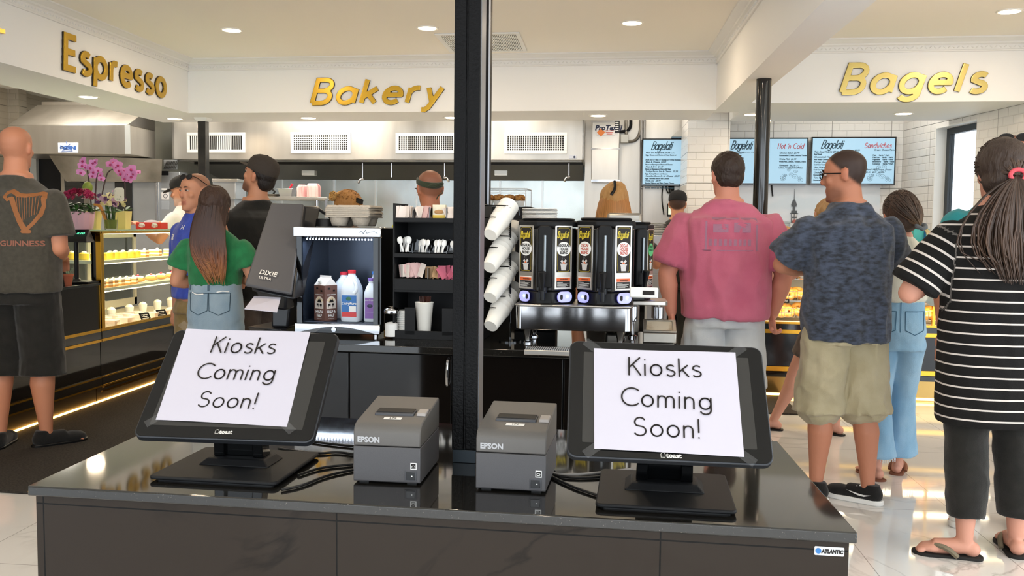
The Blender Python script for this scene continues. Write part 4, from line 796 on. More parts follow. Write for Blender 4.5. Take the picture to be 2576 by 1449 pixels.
m = MB(); p = [Dp(640, 745, 4.14), Dp(715, 755, 4.12)]; m.hexa([p[0]+Vector((.02, .02, -.05)), p[1]+Vector((0, .02, -.05)), p[1]+Vector((.0, .14, -.05)), p[0]+Vector((.06, .14, -.05)), p[0]+Vector((0, 0, .03)), p[1]+Vector((.01, 0, .03)), p[1]+Vector((.0, .14, .03)), p[0]+Vector((.05, .14, .03))]); rel(m, T0).build('outlet', NAPD, t, bevel=.01)
c = Dp(708, 790, 4.22); m = MB(); m.hexa([(c.x-.05, c.y, ZB+.03), (c.x+.03, c.y, ZB+.03), (c.x+.04, c.y+.12, ZB+.03), (c.x-.04, c.y+.12, ZB+.03)]+[Vector(q)+Vector((.0, 0, .2)) for q in ((c.x-.05, c.y, ZB), (c.x+.05, c.y, ZB), (c.x+.06, c.y+.12, ZB), (c.x-.04, c.y+.12, ZB))]); rel(m, T0).build('stem', NAPD, t, bevel=.01)
b0, b1 = G(643, 815, ZB+.03), G(742, 823, ZB+.03); m = MB(); m.hexa([(b0.x+.02, b0.y-.1, ZB), (b1.x-.03, b1.y-.08, ZB), (b1.x-.03, b1.y+.2, ZB), (b0.x+.06, b0.y+.2, ZB), (b0.x, b0.y-.12, ZB+.03), (b1.x-.03, b1.y-.1, ZB+.03), (b1.x-.03, b1.y+.2, ZB+.03), (b0.x+.05, b0.y+.2, ZB+.03)]); rel(m, T0).build('base', NAPD, t, bevel=.008)
m = MB(); q = [Dp(615, 778, 3.98), Dp(697, 786, 3.98), Dp(706, 750, 4.10), Dp(640, 746, 4.12)]; m.hexa([p for p in q]+[p+Vector((0, 0, .003)) for p in q]); rel(m, T0).build('napkin', PAPER, t)
m = MB(); m.tube([f[2]+Vector((.03, .1, -.01)), f[2]+Vector((.10, .14, -.06)), f[2]+Vector((.12, .14, -.10))], .008, smooth=2); rel(m, T0).build('rear_arch', NAPD, t)
# milk cooler
a, b = V(741, 832, VF), V(957, 566, VF); w = b.x-a.x; h = b.z-ZB-.012; dd = .42
t = thing('milk_cooler', 'small glass-door milk cooler with chrome trim on the coffee counter', 'cooler', (a.x, a.y, ZB), RA)
th = .022; m = MB()
m.b2((0, 0.02, .02), (th, dd, h)); m.b2((w-th, .02, .02), (w, dd, h)); m.b2((th, .02, h-.05), (w-th, dd, h)); m.b2((th, .02, .02), (w-th, dd, .06)); m.b2((th, dd-.02, .06), (w-th, dd, h-.05)); m.build('cabinet', BLKG, t, bevel=.004)
m = MB(); m.b2((th, dd-.024, .06), (w-th, dd-.02, h-.05)); m.b2((th, .03, .06), (th+.002, dd-.02, h-.05)); m.b2((w-th-.002, .03, .06), (w-th, dd-.02, h-.05)); m.b2((th, .03, .058), (w-th, dd-.02, .0615)); m.build('liner', mat('liner_blue', '3a4250', .25, .5), t)
m = MB(); m.b2((-.004, -.006, h-.045), (w+.004, .02, h)); m.build('top_band', CHR, t, bevel=.004)
m = MB(); m.b2((.0, -.004, .012), (w, .018, .058)); m.build('bottom_band', CHR, t, bevel=.004)
m = MB(); m.prism([(.02, .004)]+[(.02+(w-.04)*i/14, .004+.028*sin(pi*i/14)) for i in range(1, 14)]+[(w-.02, .004)], .002, face(0, -.0045, .012)); m.build('bottom_curve', BLKG, t)
m = MB(); m.lathe([(.011, 0), (.011, .005), (.006, .007), (.006, .003)], (w*.47, -.012, .032), axis='Y', n=18); m.build('lock', CHR, t)
for q in ((.012, .034), (w-.034, w-.012)): m = MB(); m.b2((q[0], .004, .058), (q[1], .02, h-.045)); m.build('door_frame', BLKG, t)
m = MB(); m.b2((.034, .010, .058), (w-.034, .013, h-.045)); m.build('door_glass', mat('glass_thin', 'ffffff', 0, t=1, ior=1.01), t)
m = MB()
for k in range(22): m.ball((.05+(w-.1)*k/21, .03, h-.056), .0035, 6, 4)
m.build('led_strip', mat('led_cold', 'ffffff', .5, e='dfeaff', es=14), t)
d = bpy.data.lights.new('cooler_lamp', 'AREA'); d.shape = 'RECTANGLE'; d.size = w-.08; d.size_y = .03; d.energy = .9; d.color = (.7, .83, 1); o = bpy.data.objects.new('cooler_lamp', d); COL.objects.link(o); o.parent = t; o.location = (w/2, .05, h-.065)
m = MB()
for k in range(5): m.tube([(w*.78+cos(q*pi/10)*(.01+k*.008), dd-.03, h*.80+sin(q*pi/10)*(.01+k*.008)) for q in range(20)], .0012, 5)
m.build('fan_guard', CHR, t)
m = MB(); m.lathe([(.012, 0), (.012, .02)], (.03, .03, 0)); m.lathe([(.012, 0), (.012, .02)], (w-.03, .03, 0)); m.lathe([(.012, 0), (.012, .02)], (.03, dd-.03, 0)); m.lathe([(.012, 0), (.012, .02)], (w-.03, dd-.03, 0)); m.build('feet', CHR, t)
m = MB(); stroke(m, [(.0, .0), (.012, .008), (.02, -.004), (.03, .012), (.036, -.002), (.05, .002), (.07, .006), (.085, -.002)], .0016, 0, face(w*.76, -.0075, h-.024)); m.build('brand_script', mat('logo_grey', '55585c', .4), t)
CT = Matrix.Translation((a.x, a.y, ZB)) @ Matrix.Rotation(RA, 4, 'Z'); fz = .0625
def place(mb_obj, x, y, rz=0, z=fz): mb_obj.location = CT @ Vector((x, y, z)); mb_obj.rotation_euler = (0, 0, RA+rz); return mb_obj
JUG = mat('milk_jug', 'dfe6ee', .35, sss=0)
def jug(x, y, W, D_, Hh, capc, label, lab, rz=0, hole=True):
    t = thing('milk_jug', label, 'milk jug', group='milk jugs in the cooler'); m = MB()
    def ring(w_, d_, z, k=4): return [(w_/2*math.copysign(abs(cos(2*pi*i/24))**(2/k), cos(2*pi*i/24)), d_/2*math.copysign(abs(sin(2*pi*i/24))**(2/k), sin(2*pi*i/24)), z) for i in range(24)]
    m.loft([ring(W*.9, D_*.9, 0), ring(W, D_, .008), ring(W, D_, Hh*.58), ring(W*.97, D_*.97, Hh*.66), ring(W*.72, D_*.75, Hh*.8, 3), ring(W*.42, D_*.45, Hh*.89, 2), ring(.032, .032, Hh*.93, 2), ring(.032, .032, Hh*.955, 2)]); m.build('bottle', JUG, t)
    if hole: m = MB(); m.tube([(W*.10, -D_*.24, Hh*.84), (W*.34, -D_*.40, Hh*.74), (W*.40, -D_*.5, Hh*.62), (W*.24, -D_*.53, Hh*.55)], .008, smooth=2); m.build('handle', JUG, t)
    m = MB(); m.lathe([(.018, Hh*.94), (.0185, Hh*.95), (.0185, Hh), (.015, Hh*1.005), (.001, Hh*1.006)], n=22); m.build('cap', mat('cap_'+capc, capc, .4), t)
    lab(t, W, D_, Hh); return place(t, x, y, rz)
def lab1(t, W, D_, Hh):
    z0, z1 = Hh*.10, Hh*.52; y = -D_/2-.0006; m = MB(); m.b2((-W*.38, y, z0), (W*.38, y+.001, z1)); l = m.build('label', mat('label_blue', '2f6fb5', .4), t)
    m = MB(); m.b2((-W*.38, y-.0004, z0), (W*.38, y, z0+(z1-z0)*.22)); m.build('label_red', mat('label_red', 'cf3a3a', .4), l)
    m = MB(); m.b2((W*.0, y-.0004, z0+(z1-z0)*.24), (W*.36, y, z0+(z1-z0)*.5)); m.build('label_panel', WPL, l)
    m = MB(); m.add(btext('DairyPure', .017, shear=.1, off=.0004), face(0, y-.001, z0+(z1-z0)*.62)); m.build('lettering', WPL, l, smooth=0)
    m = MB(); m.ball((-W*.02, y, z0+(z1-z0)*.84), (.013, .001, .009), 12, 6); m.build('emblem', mat('label_green', '2f6b4a', .4), l)
def lab2(t, W, D_, Hh):
    z0, z1 = Hh*.08, Hh*.56; y = -D_/2-.0006; m = MB(); m.b2((-W*.34, y, z0), (W*.34, y+.001, z1)); l = m.build('label', mat('label_purple', '8a5fae', .4), t)
    m = MB(); m.add(btext('Land-O-Lakes', .010, sx=.9), face(0, y-.001, z1-.012)); m.b2((-W*.28, y-.0005, z0+.03), (W*.28, y, z0+.031)); m.build('lettering', WPL, l, smooth=0)
    m = MB(); m.ball((0, y, z1-.038), (.014, .001, .008), 12, 6); m.build('emblem', mat('label_dark', '2c2a4a', .4), l)
nolab = lambda *a: None
jug(.262*.93, .09, .092, .085, .236, 'd8323c', 'large milk jug with a red cap and blue label, front centre', lab1)
jug(w*.83, .10, .068, .066, .20, '8a6ab8', 'slim milk jug with a purple cap and purple label', lab2, hole=False)
jug(w*.40, .22, .09, .085, .22, 'cf2e3e', 'milk jug with a red cap standing behind the brown carton', nolab)
jug(w*.79, .22, .08, .08, .225, '3f7fd0', 'milk jug with a blue cap at the back of the cooler', nolab)
# carton
t = thing('milk_carton', 'brown half and half carton with a white screw cap in the cooler', 'milk carton'); cw = .075; ch_ = .165
m = MB(); m.b2((-cw/2, -cw/2, 0), (cw/2, cw/2, ch_)); m.build('carton', mat('carton_brown', '6b4a40', .5), t, bevel=.001)
m = MB(); m.hexa([(-cw/2, -cw/2, ch_), (cw/2, -cw/2, ch_), (cw/2, cw/2, ch_), (-cw/2, cw/2, ch_), (-cw/2, -.002, ch_+.034), (cw/2, -.002, ch_+.034), (cw/2, .002, ch_+.034), (-cw/2, .002, ch_+.034)]); m.b2((-cw/2, -.002, ch_+.03), (cw/2, .002, ch_+.044)); m.build('gable', mat('carton_cream', 'e5ddd5', .5), t)
m = MB(); m.cyl((0, -.022, ch_+.014), (0, -.036, ch_+.028), .013); m.build('cap', WPL, t)
for ang, nm in ((0, 'front_print'), (pi/2, 'side_print')):
    Q = Matrix.Rotation(ang, 4, 'Z'); Fm = lambda x, z, o=0: Q @ face(x, -cw/2-.0006-o, z)
    m = MB(); m.prism([(cos(radians(q*12))*.028, sin(radians(q*12))*.028) for q in range(16)], .0003, Fm(0, .085)); m.prism([(-.028, 0), (.028, 0), (.028, .03), (-.028, .03)], .0002, Fm(0, .056)); l = m.build(nm, mat('carton_pale', 'ddd0c4', .5), t)
    m = MB(); m.prism([(-.014, 0), (-.005, .016), (0, .01), (.006, .019), (.016, 0)], .0003, Fm(0, .085, .001))
    for sx in (-1, 1):
        m.prism([(sx*.004, .0), (sx*.018, .0), (sx*.018, .009), (sx*.004, .009)], .0003, Fm(0, .071, .001)); m.prism([(sx*.006, -.008), (sx*.008, -.008), (sx*.008, 0), (sx*.006, 0)], .0003, Fm(0, .071, .001)); m.prism([(sx*.014, -.008), (sx*.016, -.008), (sx*.016, 0), (sx*.014, 0)], .0003, Fm(0, .071, .001))
    m.prism([(-.02, 0), (-.006, 0), (-.006, .009), (-.02, .009)], .0003, Fm(0, .145, .001)); m.prism([(.01, 0), (.022, 0), (.022, .008), (.01, .008)], .0003, Fm(0, .135, .001))
    m.build('cow_print', INK, l)
    m = MB(); 
    for q in range(9): a_ = radians(20+q*17.5); stroke(m, [(cos(a_)*.012, sin(a_)*.012), (cos(a_)*.025, sin(a_)*.025)], .0016, 0, Fm(0, .086, .0008))
    m.build('sun_rays', mat('carton_yellow', 'd8b545', .5), l, smooth=0)
    m = MB(); m.add(btext('HALF &', .017, off=.0007, sx=.9), Fm(0, .042, .001)); m.add(btext('HALF', .017, off=.0007, sx=.9), Fm(0, .024, .001)); m.add(btext('GOLDEN SUNSHINE', .0058, off=.0002), Fm(0, .121, .001)); m.add(btext('Ultra-Pasteurized', .005), Fm(0, .010, .001)); m.build('lettering', mat('carton_ink', '2a1512', .5) if 0 else WPL, l, smooth=0)
place(t, w*.28, .10, radians(-30))
# drink carriers on the cooler
TRAY = mat('tray_pulp', 'b5aa9b', .9, bump=(150, .3))
tz = ZB+.012+h+.0; p0 = V(892, 562, VF+.12)
proto = thing('cup_carrier', 'x', 'cup carrier'); m = MB(); N_ = 28; W_, D_ = .105, .105
def hz_(x, y):
    q = 1
    for cx in (-.052, .052):
        for cy in (-.052, .052): q = min(q, sqrt((x-cx)**2+(y-cy)**2))
    return -.05*max(0, min(1, (.046-q)/.014)) if q < .046 else 0
ids = [[m.av((-W_+2*W_*i/N_, -D_+2*D_*j/N_, .055+hz_(-W_+2*W_*i/N_, -D_+2*D_*j/N_)-(.012 if i in (0, N_) or j in (0, N_) else 0))) for i in range(N_+1)] for j in range(N_+1)]
for j in range(N_):
    for i in range(N_): m.af(ids[j][i], ids[j][i+1], ids[j+1][i+1], ids[j+1][i])
tr = m.build('tray', TRAY, proto, smooth=80); sm = tr.modifiers.new('thick', 'SOLIDIFY'); sm.thickness = .003
for k in range(6):
    o = proto if k == 0 else copytree(proto, (0, 0, 0))
    o.location = (p0.x+(.002*(k % 3)-.002), p0.y, ZB+h+.003+.0085*k); o.rotation_euler = (0, 0, RA+.02*(k % 2)-.02); o['group'] = 'cup carriers stacked on the cooler'
    o['label'] = ['bottom grey pulp cup carrier of the stack on the milk cooler', 'second from bottom pulp cup carrier on the milk cooler', 'third from bottom pulp cup carrier on the milk cooler', 'third from top pulp cup carrier on the milk cooler', 'second from top pulp cup carrier on the milk cooler', 'topmost grey pulp cup carrier on the milk cooler'][k]
m = MB(); p = V(822, 562, VF+.2); m.lathe([(.05, 0), (.045, .035), (.04, .038), (.001, .038)], n=20, sx=1.1); o = m.build('black_lid', BLK, label='black upturned lid on the cooler, left of the cup carriers', cat='lid'); o.location = (p.x, p.y, ZB+h+.001)
# condiment organiser
a, b = V(988, 846, VF-.02), V(1215, 513, VF-.02); w = b.x-a.x; h = b.z-ZB; dd = .24
t = thing('condiment_organizer', 'black multi-shelf condiment organiser between the cooler and the big post', 'organiser', (a.x, a.y, ZB), RA); OT = Matrix.Translation(t.location) @ Matrix.Rotation(RA, 4, 'Z')
zz = lambda y: (846-y)/(846-513)*h
m = MB(); m.b2((0, .0, 0), (.007, dd, h)); m.b2((w-.007, .0, 0), (w, dd, h)); m.b2((.007, dd-.007, 0), (w-.007, dd, h-.03)); m.build('side_panel', BLKM, t, bevel=.001)
m = MB()
for y0, dep in ((556, .0), (640, .0), (727, 0)): m.b2((.007, dep, zz(y0)-.006), (w-.007, dd-.007, zz(y0)+.006))
m.b2((.007, 0, 0), (w-.007, dd-.007, .01)); m.build('shelf', BLKM, t, bevel=.001)
m = MB(); m.b2((.007, -.002, zz(725)), (w-.007, .006, zz(697))); m.b2((.007, -.002, 0), (w-.007, .006, zz(825))); m.b2((.007, -.002, zz(558)), (w-.007, .004, zz(548))); m.b2((.007, -.002, zz(645)), (w-.007, .004, zz(635)))
m.b2((ux(1018, 790, VF-.02)-a.x, -.002, .02), (ux(1044, 790, VF-.02)-a.x, .006, zz(768))); m.b2((ux(1112, 790, VF-.02)-a.x, -.002, .02), (w, .006, zz(768))); m.build('front_lip', BLKM, t, bevel=.001)
m = MB()
for px in (1037, 1079, 1122, 1165): xx = ux(px, 600, VF-.02)-a.x; m.b2((xx-.002, .01, zz(550)), (xx+.002, dd*.5, zz(522)))
for px in (1037, 1079, 1122, 1165):
    xx = ux(px, 600, VF-.02)-a.x; m.prism([(-.036, 0), (.036, 0), (.036, .03), (0, .062), (-.036, .03)], .003, face(xx, .09, zz(634)))
    m.b2((xx-.002, .01, zz(634)), (xx+.002, .09, zz(628)))
m.b2((ux(1075, 700, VF-.02)-a.x-.002, .01, zz(697)), (ux(1075, 700, VF-.02)-a.x+.002, dd, zz(670))); m.build('divider', BLKG, t)
PKS = [mat('packet_white', 'e3d8d0', .6), mat('packet_pink', 'd9b3b0', .6), mat('packet_brown', 'b5916a', .6), mat('packet_rose', 'b55a70', .6)]
random.seed(11)
def packets(px0, px1, ybase, n, cols, where, yd=.03, kind='sweetener packet', nm='sweetener_packet', hgt=.055, lean=.35):
    base = None
    for k in range(n):
        px = px0+(px1-px0)*(k+.5)/n; p = V(px, ybase, VF-.02); ww = .035 if nm != 'plastic_spoon' else .026
        if k < 2 or random.random() < .3 or base is None:
            m = MB(); 
            if nm == 'plastic_spoon': m.ball((0, 0, hgt-.012), (.012, .003, .017), 12, 8); m.hexa([(-.003, -.001, 0), (.003, -.001, 0), (.003, .001, 0), (-.003, .001, 0), (-.005, -.001, hgt-.02), (.005, -.001, hgt-.02), (.005, .001, hgt-.02), (-.005, .001, hgt-.02)])
            else: m.hexa([(-ww/2, -.0015, 0), (ww/2, -.0015, 0), (ww/2, .0015, 0), (-ww/2, .0015, 0), (-ww/2, .002, hgt), (ww/2, .002, hgt), (ww/2, .004, hgt), (-ww/2, .004, hgt)])
            base = m.build(nm, random.choice(cols)); o = base
        else: o = base.copy(); COL.objects.link(o)
        tag(o, ORD[k]+' from left of the '+where, kind, kind+'s: '+where); o.location = (p.x, p.y+yd+random.uniform(-.012, .012), p.z); o.rotation_euler = (random.uniform(-.3, .1), random.uniform(-lean, lean), random.uniform(-.9, .9)+RA)
packets(998, 1031, 549, 12, PKS[:1], 'white packets in the left top bin of the organiser'); packets(1045, 1073, 549, 11, PKS[:2], 'pale pink packets in the second bin on the top shelf'); packets(1128, 1160, 551, 7, PKS[:1], 'white packets beside the big post on the top shelf')
packets(1003, 1024, 634, 6, [WPL], 'white spoons in the left bin of the middle shelf', kind='spoon', nm='plastic_spoon', hgt=.065); packets(1049, 1068, 635, 5, [WPL], 'white spoons in the second bin of the middle shelf', kind='spoon', nm='plastic_spoon', hgt=.055); packets(1090, 1112, 636, 6, [WPL], 'white spoons in the third bin of the middle shelf', kind='spoon', nm='plastic_spoon', hgt=.055); packets(1136, 1160, 637, 4, [WPL], 'white spoons beside the big post on the middle shelf', kind='spoon', nm='plastic_spoon', hgt=.05)
packets(1006, 1022, 697, 5, PKS[:2], 'narrow pink packets at the left of the lower shelf', lean=.2); packets(1028, 1055, 697, 7, PKS[:2], 'pale square packets left of centre on the lower shelf', hgt=.062); packets(1072, 1100, 700, 5, PKS[2:3], 'brown packets right of centre on the lower shelf', hgt=.05); packets(1106, 1150, 700, 9, PKS[3:], 'dark pink packets at the right of the lower shelf', lean=.7)
# tea box
p = V(1104, 549, VF+.02); t = thing('tea_box', 'upright yellow and white box with a picture of a roll in the top shelf', 'box', (p.x, p.y, OT.translation.z+zz(556)+.006), RA); m = MB(); m.b2((-.029, 0, 0), (.029, .03, .068)); m.build('carton', mat('box_cream', 'e8dfc4', .5), t, bevel=.001)
m = MB(); m.b2((-.028, -.001, .001), (.028, 0, .022)); m.build('yellow_band', mat('box_yellow', 'e0bf4a', .5), t); m = MB(); m.ball((0, -.0005, .036), (.022, .001, .010), 14, 6); m.build('picture', mat('box_tan', 'b98a55', .5), t)
# lids, cup with stirrers, sugar shaker
for k in range(13):
    p = V(1019, 828, VF+.05); z = ZB+.011+.0085*k*1.0; m = MB(); m.lathe([(.040, 0), (.043, .002), (.043, .005), (.038, .006), (.036, .010), (.034, .007), (.001, .007)], n=28); o = m.build('cup_lid', WPL, label=ORD[k]+' white cup lid from the bottom of the stack in the organiser' if k < 12 else 'topmost white cup lid of the stack in the organiser', cat='lid', group='stacked cup lids'); o.location = (p.x, p.y, z)
CUPP = [(.026, 0), (.028, .002), (.040, .104), (.042, .106), (.040, .108), (.038, .104), (.0265, .006), (.001, .006)]
p = V(1067, 828, VF+.03); k_ = 1.43; t = thing('paper_cup', 'tall white paper cup full of brown stirrers in the organiser', 'cup', (p.x, p.y, ZB+.011)); m = MB(); m.lathe([(r*1.02, z*k_) for r, z in CUPP], n=32); m.build('cup_wall', CARD, t)
random.seed(4)
stir = None
for k in range(46):
    a_ = random.random()*6.28; r_ = sqrt(random.random())*.034
    if stir is None: m = MB(); m.b2((-.0014, -.0014, 0), (.0014, .0014, .17)); stir = m.build('coffee_stirrer', mat('stirrer_brown', '4a2418', .5)); tag(stir, 'thin brown coffee stirrer standing in the paper cup', 'stirrer', 'stirrers in the paper cup'); o = stir
    else: o = stir.copy(); COL.objects.link(o)
    o.location = (p.x+cos(a_)*r_*.55, p.y+sin(a_)*r_*.55, ZB+.021); o.rotation_euler = (-sin(a_)*r_*3.0, cos(a_)*r_*3.0, a_)
p = G(980, 853, ZB); t = thing('sugar_shaker', 'glass sugar shaker with chrome top in front of the organiser', 'sugar shaker', (p.x, p.y+.035, ZB)); m = MB(); m.lathe([(.030, 0), (.034, .004), (.033, .06), (.032, .11), (.033, .118), (.030, .118), (.029, .06), (.030, .008), (.001, .008)], n=20); m.build('jar', mat('glass_thin', ''), t)
m = MB(); m.lathe([(.0285, .009), (.0285, .066), (.02, .071), (.001, .075)], n=20); m.build('sugar', mat('sugar', 'f4f2ee', .9), t); m = MB(); m.lathe([(.035, .112), (.036, .116), (.036, .126), (.033, .134), (.018, .143), (.001, .146)], n=28); m.build('lid', CHR, t)
# cup dispenser
t = thing('cup_rack', 'black wire cup rack holding slanted stacks of paper cups beside the big post', 'cup rack', V(1283, 845, VF)); t.location.z = ZB; T0 = Vector(t.location)
D0 = VF+.06; m = MB(); pp = [V(1284, y, D0) for y in (516, 845)]; m.tube([pp[0], Vector((pp[1].x, pp[1].y, ZB))], .004)
m.tube([V(1300+8, 520, D0+.1), V(1306, 545, D0+.1)], .004)
for y0 in (516, 592, 669, 744): m.tube([V(1214, y0+1, D0-.03), V(1250, y0+1, D0-.07), V(1283, y0+2, D0)], .003); m.tube([V(1214, y0+32, D0-.05), V(1240, y0+30, D0-.10), V(1276, y0+33, D0-.02)], .0025); m.tube([V(1283, y0+2, D0), V(1300, y0+3, D0+.1), V(1308, y0+6, D0+.14)], .003)
for i in range(52): y0 = 520+i*5.0; m.tube([V(1280, y0, D0-.01), V(1284, y0+2.5, D0-.014), V(1280, y0+5, D0-.01)], .0015, 4)
rel(m, T0).build('wire_frame', BLKG, t)
m = MB(); m.lathe([(.05, 0), (.05, .006), (.006, .01), (.006, .02)], (0, 0, 0), n=24); m.build('foot', BLKG, t)
cup = None; AX = Vector((.30, .80, .62)).normalized(); CQ = AX.to_track_quat('Z', 'Y')
for ci, (cx, cy, dv, lb) in enumerate(((1233.5, 591, -.12, 'top'), (1231, 673, -.12, 'second from top'), (1233, 749, -.12, 'third from top'), (1234, 821, -.12, 'bottom'))):
    for k in range(5):
        p = V(cx, cy, D0+dv)+AX*(.027*k)
        if cup is None: m = MB(); m.lathe(CUPP, n=32); cup = m.build('paper_cup', CARD); o = cup
        else: o = cup.copy(); COL.objects.link(o)
        o.rotation_mode = 'QUATERNION'; o.rotation_quaternion = CQ; o.location = p; o.scale = (1.12, 1.12, 1.05); tag(o, ('white paper cup at the front of the %s slanted stack' % lb if k == 0 else '%s paper cup behind the front one, %s slanted stack' % (ORD[k], lb)), 'cup', 'paper cups in the wire rack, %s stack' % lb)
for ci, (cx, cy) in enumerate(((1275, 610), (1275, 690), (1273, 765))):
    o = cup.copy(); COL.objects.link(o); o.location = V(cx, cy, D0+.08); tag(o, 'white paper cup in the rear row of the rack, '+['upper', 'middle', 'lower'][ci]+' one', 'cup', 'paper cups in the rear row')
# ------------------------------------------------------------------ coffee urns
SBL = G(1310, 866, ZB); sl_, sr_ = V(1296, 800, SBL.y+SK*SBL.x), V(1590, 800, SBL.y+SK*SBL.x); VU = SBL.y+SK*SBL.x; w = sr_.x-sl_.x
t = thing('urn_stand', 'polished stainless stand on tapered legs carrying the coffee urns', 'urn stand', (sl_.x, sl_.y, ZB), RA)
z1 = V(1440, 832, VU).z-ZB; z2 = V(1440, 768, VU).z-ZB
m = MB(); m.prism(rr(w, .34, .03), z2-z1-.006, Matrix.Translation((0, -.01, z1))); m.build('stand_body', CHR, t, bevel=.004)
m = MB(); m.prism(rr(w+.008, .348, .034, x0=-.004, y0=-.014), .006, Matrix.Translation((0, 0, z2-.006))); m.build('stand_rim', SS, t, bevel=.002)
for lx in (.05, w-.05):
    for ly in (.04, .28): m = MB(); m.lathe([(.02, 0), (.02, .006), (.012, .012), (.013, .03), (.026, z1)], (lx, ly, 0), n=20); m.build('leg', CHR, t)
uz = ZB+z2
def urn(px, py, label, kind, dv=0, rz=0, z=None, scale=1, grp='coffee urns'):
    p = V(px, py, VU+dv); t = thing('coffee_urn', label, 'coffee urn', (p.x, p.y, z or uz), RA+rz, grp); w2 = .118
    O = [(-w2, .15), (-w2, -.028), (-w2+.012, -.045), (-.050, -.088), (-.036, -.10), (.036, -.10), (.050, -.088), (w2-.012, -.045), (w2, -.028), (w2, .15)]; H = .350
    m = MB(); m.prism(O, H-.085, Matrix.Translation((0, .1, .055))); m.build('urn_body', mat('urn_black', '0f1012', .2), t, bevel=.006)
    m = MB(); m.prism([(x*1.03, y*1.03) for x, y in O], .026, Matrix.Translation((0, .1, H-.026))); m.prism([(x*.9, y*.9) for x, y in O], .012, Matrix.Translation((0, .1, H))); m.build('urn_lid', BLKM, t, bevel=.006)
    m = MB(); m.prism([(x*.97, y*.97) for x, y in O], .055, Matrix.Translation((0, .1, 0))); m.build('urn_base', BLK, t, bevel=.006)
    m = MB(); m.prism([(-.030, 0), (-.030, .245), (-.02, .262), (.02, .262), (.030, .245), (.030, 0)], .018, face(0, 0, .07) ); m.build('front_column', BLKM, t, bevel=.006)
    m = MB(); m.cyl((.002, -.022, .13), (.002, -.022, .29), .006, n=12); m.build('sight_glass', mat('gauge_glass', '7d8488', .1, .6), t)
    m = MB(); m.cyl((-.004, -.03, .05), (-.004, -.03, .075), .018, n=16); m.cyl((-.004, -.045, .02), (-.004, -.045, .06), .010, n=12); m.cyl((-.004, -.045, .062), (-.004, -.06, .14), .007, .016, n=12); m.build('tap', BLK, t, bevel=.001)
    for s in (-1, 1):
        a_ = Vector((s*(w2-.012), .1-.045, 0)); b_ = Vector((s*.050, .1-.088, 0)); x_ = (b_-a_) if s < 0 else (a_-b_); L = x_.length; org = (a_ if s < 0 else b_)
        F = lambda x, z, o=.0: frame((0, 0, 0), x_, (0, 0, 1)).copy() if 0 else Matrix.Translation((org.x, org.y, 0)) @ frame((0, 0, 0), x_, (0, 0, 1)) @ Matrix.Translation((x, z, o))
        X0 = -.012; LW = L+.014
        m = MB(); m.prism([(0, 0), (LW, 0), (LW, .268), (0, .268)], .003, F(X0, .063, 0)); pl = m.build('side_panel', SS, t, bevel=.001)
        lw = LW-.016; x0 = X0+.008
        m = MB(); m.prism([(0, 0), (lw, 0), (lw, .19), (0, .19)], .0008, F(x0, .135, .003)); m.build('poster', INK, pl)
        bd = [(.004, .012), (.004, .178), (.010, .186), (lw-.010, .186), (lw-.004, .178), (lw-.004, .012), (lw-.010, .004), (.010, .004), (.004, .012)]
        YB = mat('poster_yellow', 'd8c23c', .5); m = MB(); stroke(m, bd, .0014, 0, F(x0, .135, .0043)); glyph_text(m, 'Bagelati', F(x0+lw*.5-.006, .135+.145, .0043), .026, .15, 0, .03, .5, align='C', sx=.52); m.build('poster_lettering', YB, pl, smooth=0)
        m = MB(); m.prism([(cos(2*pi*q/24)*.0345, sin(2*pi*q/24)*.030) for q in range(24)], .0003, F(x0+lw/2, .135+.098, .0042)); m.build('poster_circle', mat('poster_green', '58b97a', .5) if kind == 'G' else WPL, pl)
        tx = {'R': ('REGULAR', 'HOUSE', 'BLEND'), 'D': ('DECAF', 'HOUSE', 'BLEND'), 'G': ('FRENCH', 'VANILLA', '')}[kind]
        m = MB(); [m.add(btext(q, .0165, 'CENTER', 0, .0006, sx=.82), F(x0+lw/2, .135+.112-.0150*i, .0051)) for i, q in enumerate(tx) if q]; m.build('circle_lettering', {'R': INK, 'D': mat('poster_red', 'b8452f', .5), 'G': mat('poster_dgreen', '1f4f38', .5)}[kind], pl, smooth=0)
        m = MB(); m.prism([(-.011, 0), (.011, 0), (.015, .026), (-.015, .026)], .0004, F(x0+lw/2, .135+.008, .0042)); m.prism([(-.017, .024), (.017, .024), (.017, .029), (-.017, .029)], .0006, F(x0+lw/2, .135+.008, .0042))
        m.prism([(-.016, 0), (-.004, -.010), (0, -.002), (-.008, .008)], .0004, F(x0+lw/2, .135+.046, .0042)); m.prism([(.016, .002), (.003, -.010), (0, -.0), (.009, .009)], .0004, F(x0+lw/2, .135+.046, .0042)); m.build('cup_picture', mat('poster_grey', 'c9c6c4', .5), pl)
        m = MB(); stroke(m, [(-.004, 0), (-.008, .007), (-.002, .012), (-.006, .02)], .0016, 0, F(x0+lw/2, .135+.056, .0042)); stroke(m, [(.004, 0), (.0, .007), (.006, .012), (.002, .018)], .0016, 0, F(x0+lw/2, .135+.056, .0042)); m.build('steam_picture', mat('poster_smoke', '6a6c72', .5), pl, smooth=0)
        m = MB(); m.prism([(-.008, -.004), (.0, .004), (.008, -.006)], .0005, F(x0+lw/2, .135+.042, .0048)); m.build('coffee_picture', mat('poster_orange', 'd5652d', .5), pl)
        m = MB(); m.prism([(0, 0), (lw, 0), (lw, .046), (0, .046)], .0006, F(x0, .07, .003)); m.build('warning_frame', mat('warn_white', 'e6e2dc', .5), pl)
        m = MB(); m.prism([(.001, .029), (lw-.001, .029), (lw-.001, .042), (.001, .042)], .0004, F(x0, .07, .0037)); m.build('warning_band', mat('warn_orange', 'd9602a', .5), pl)
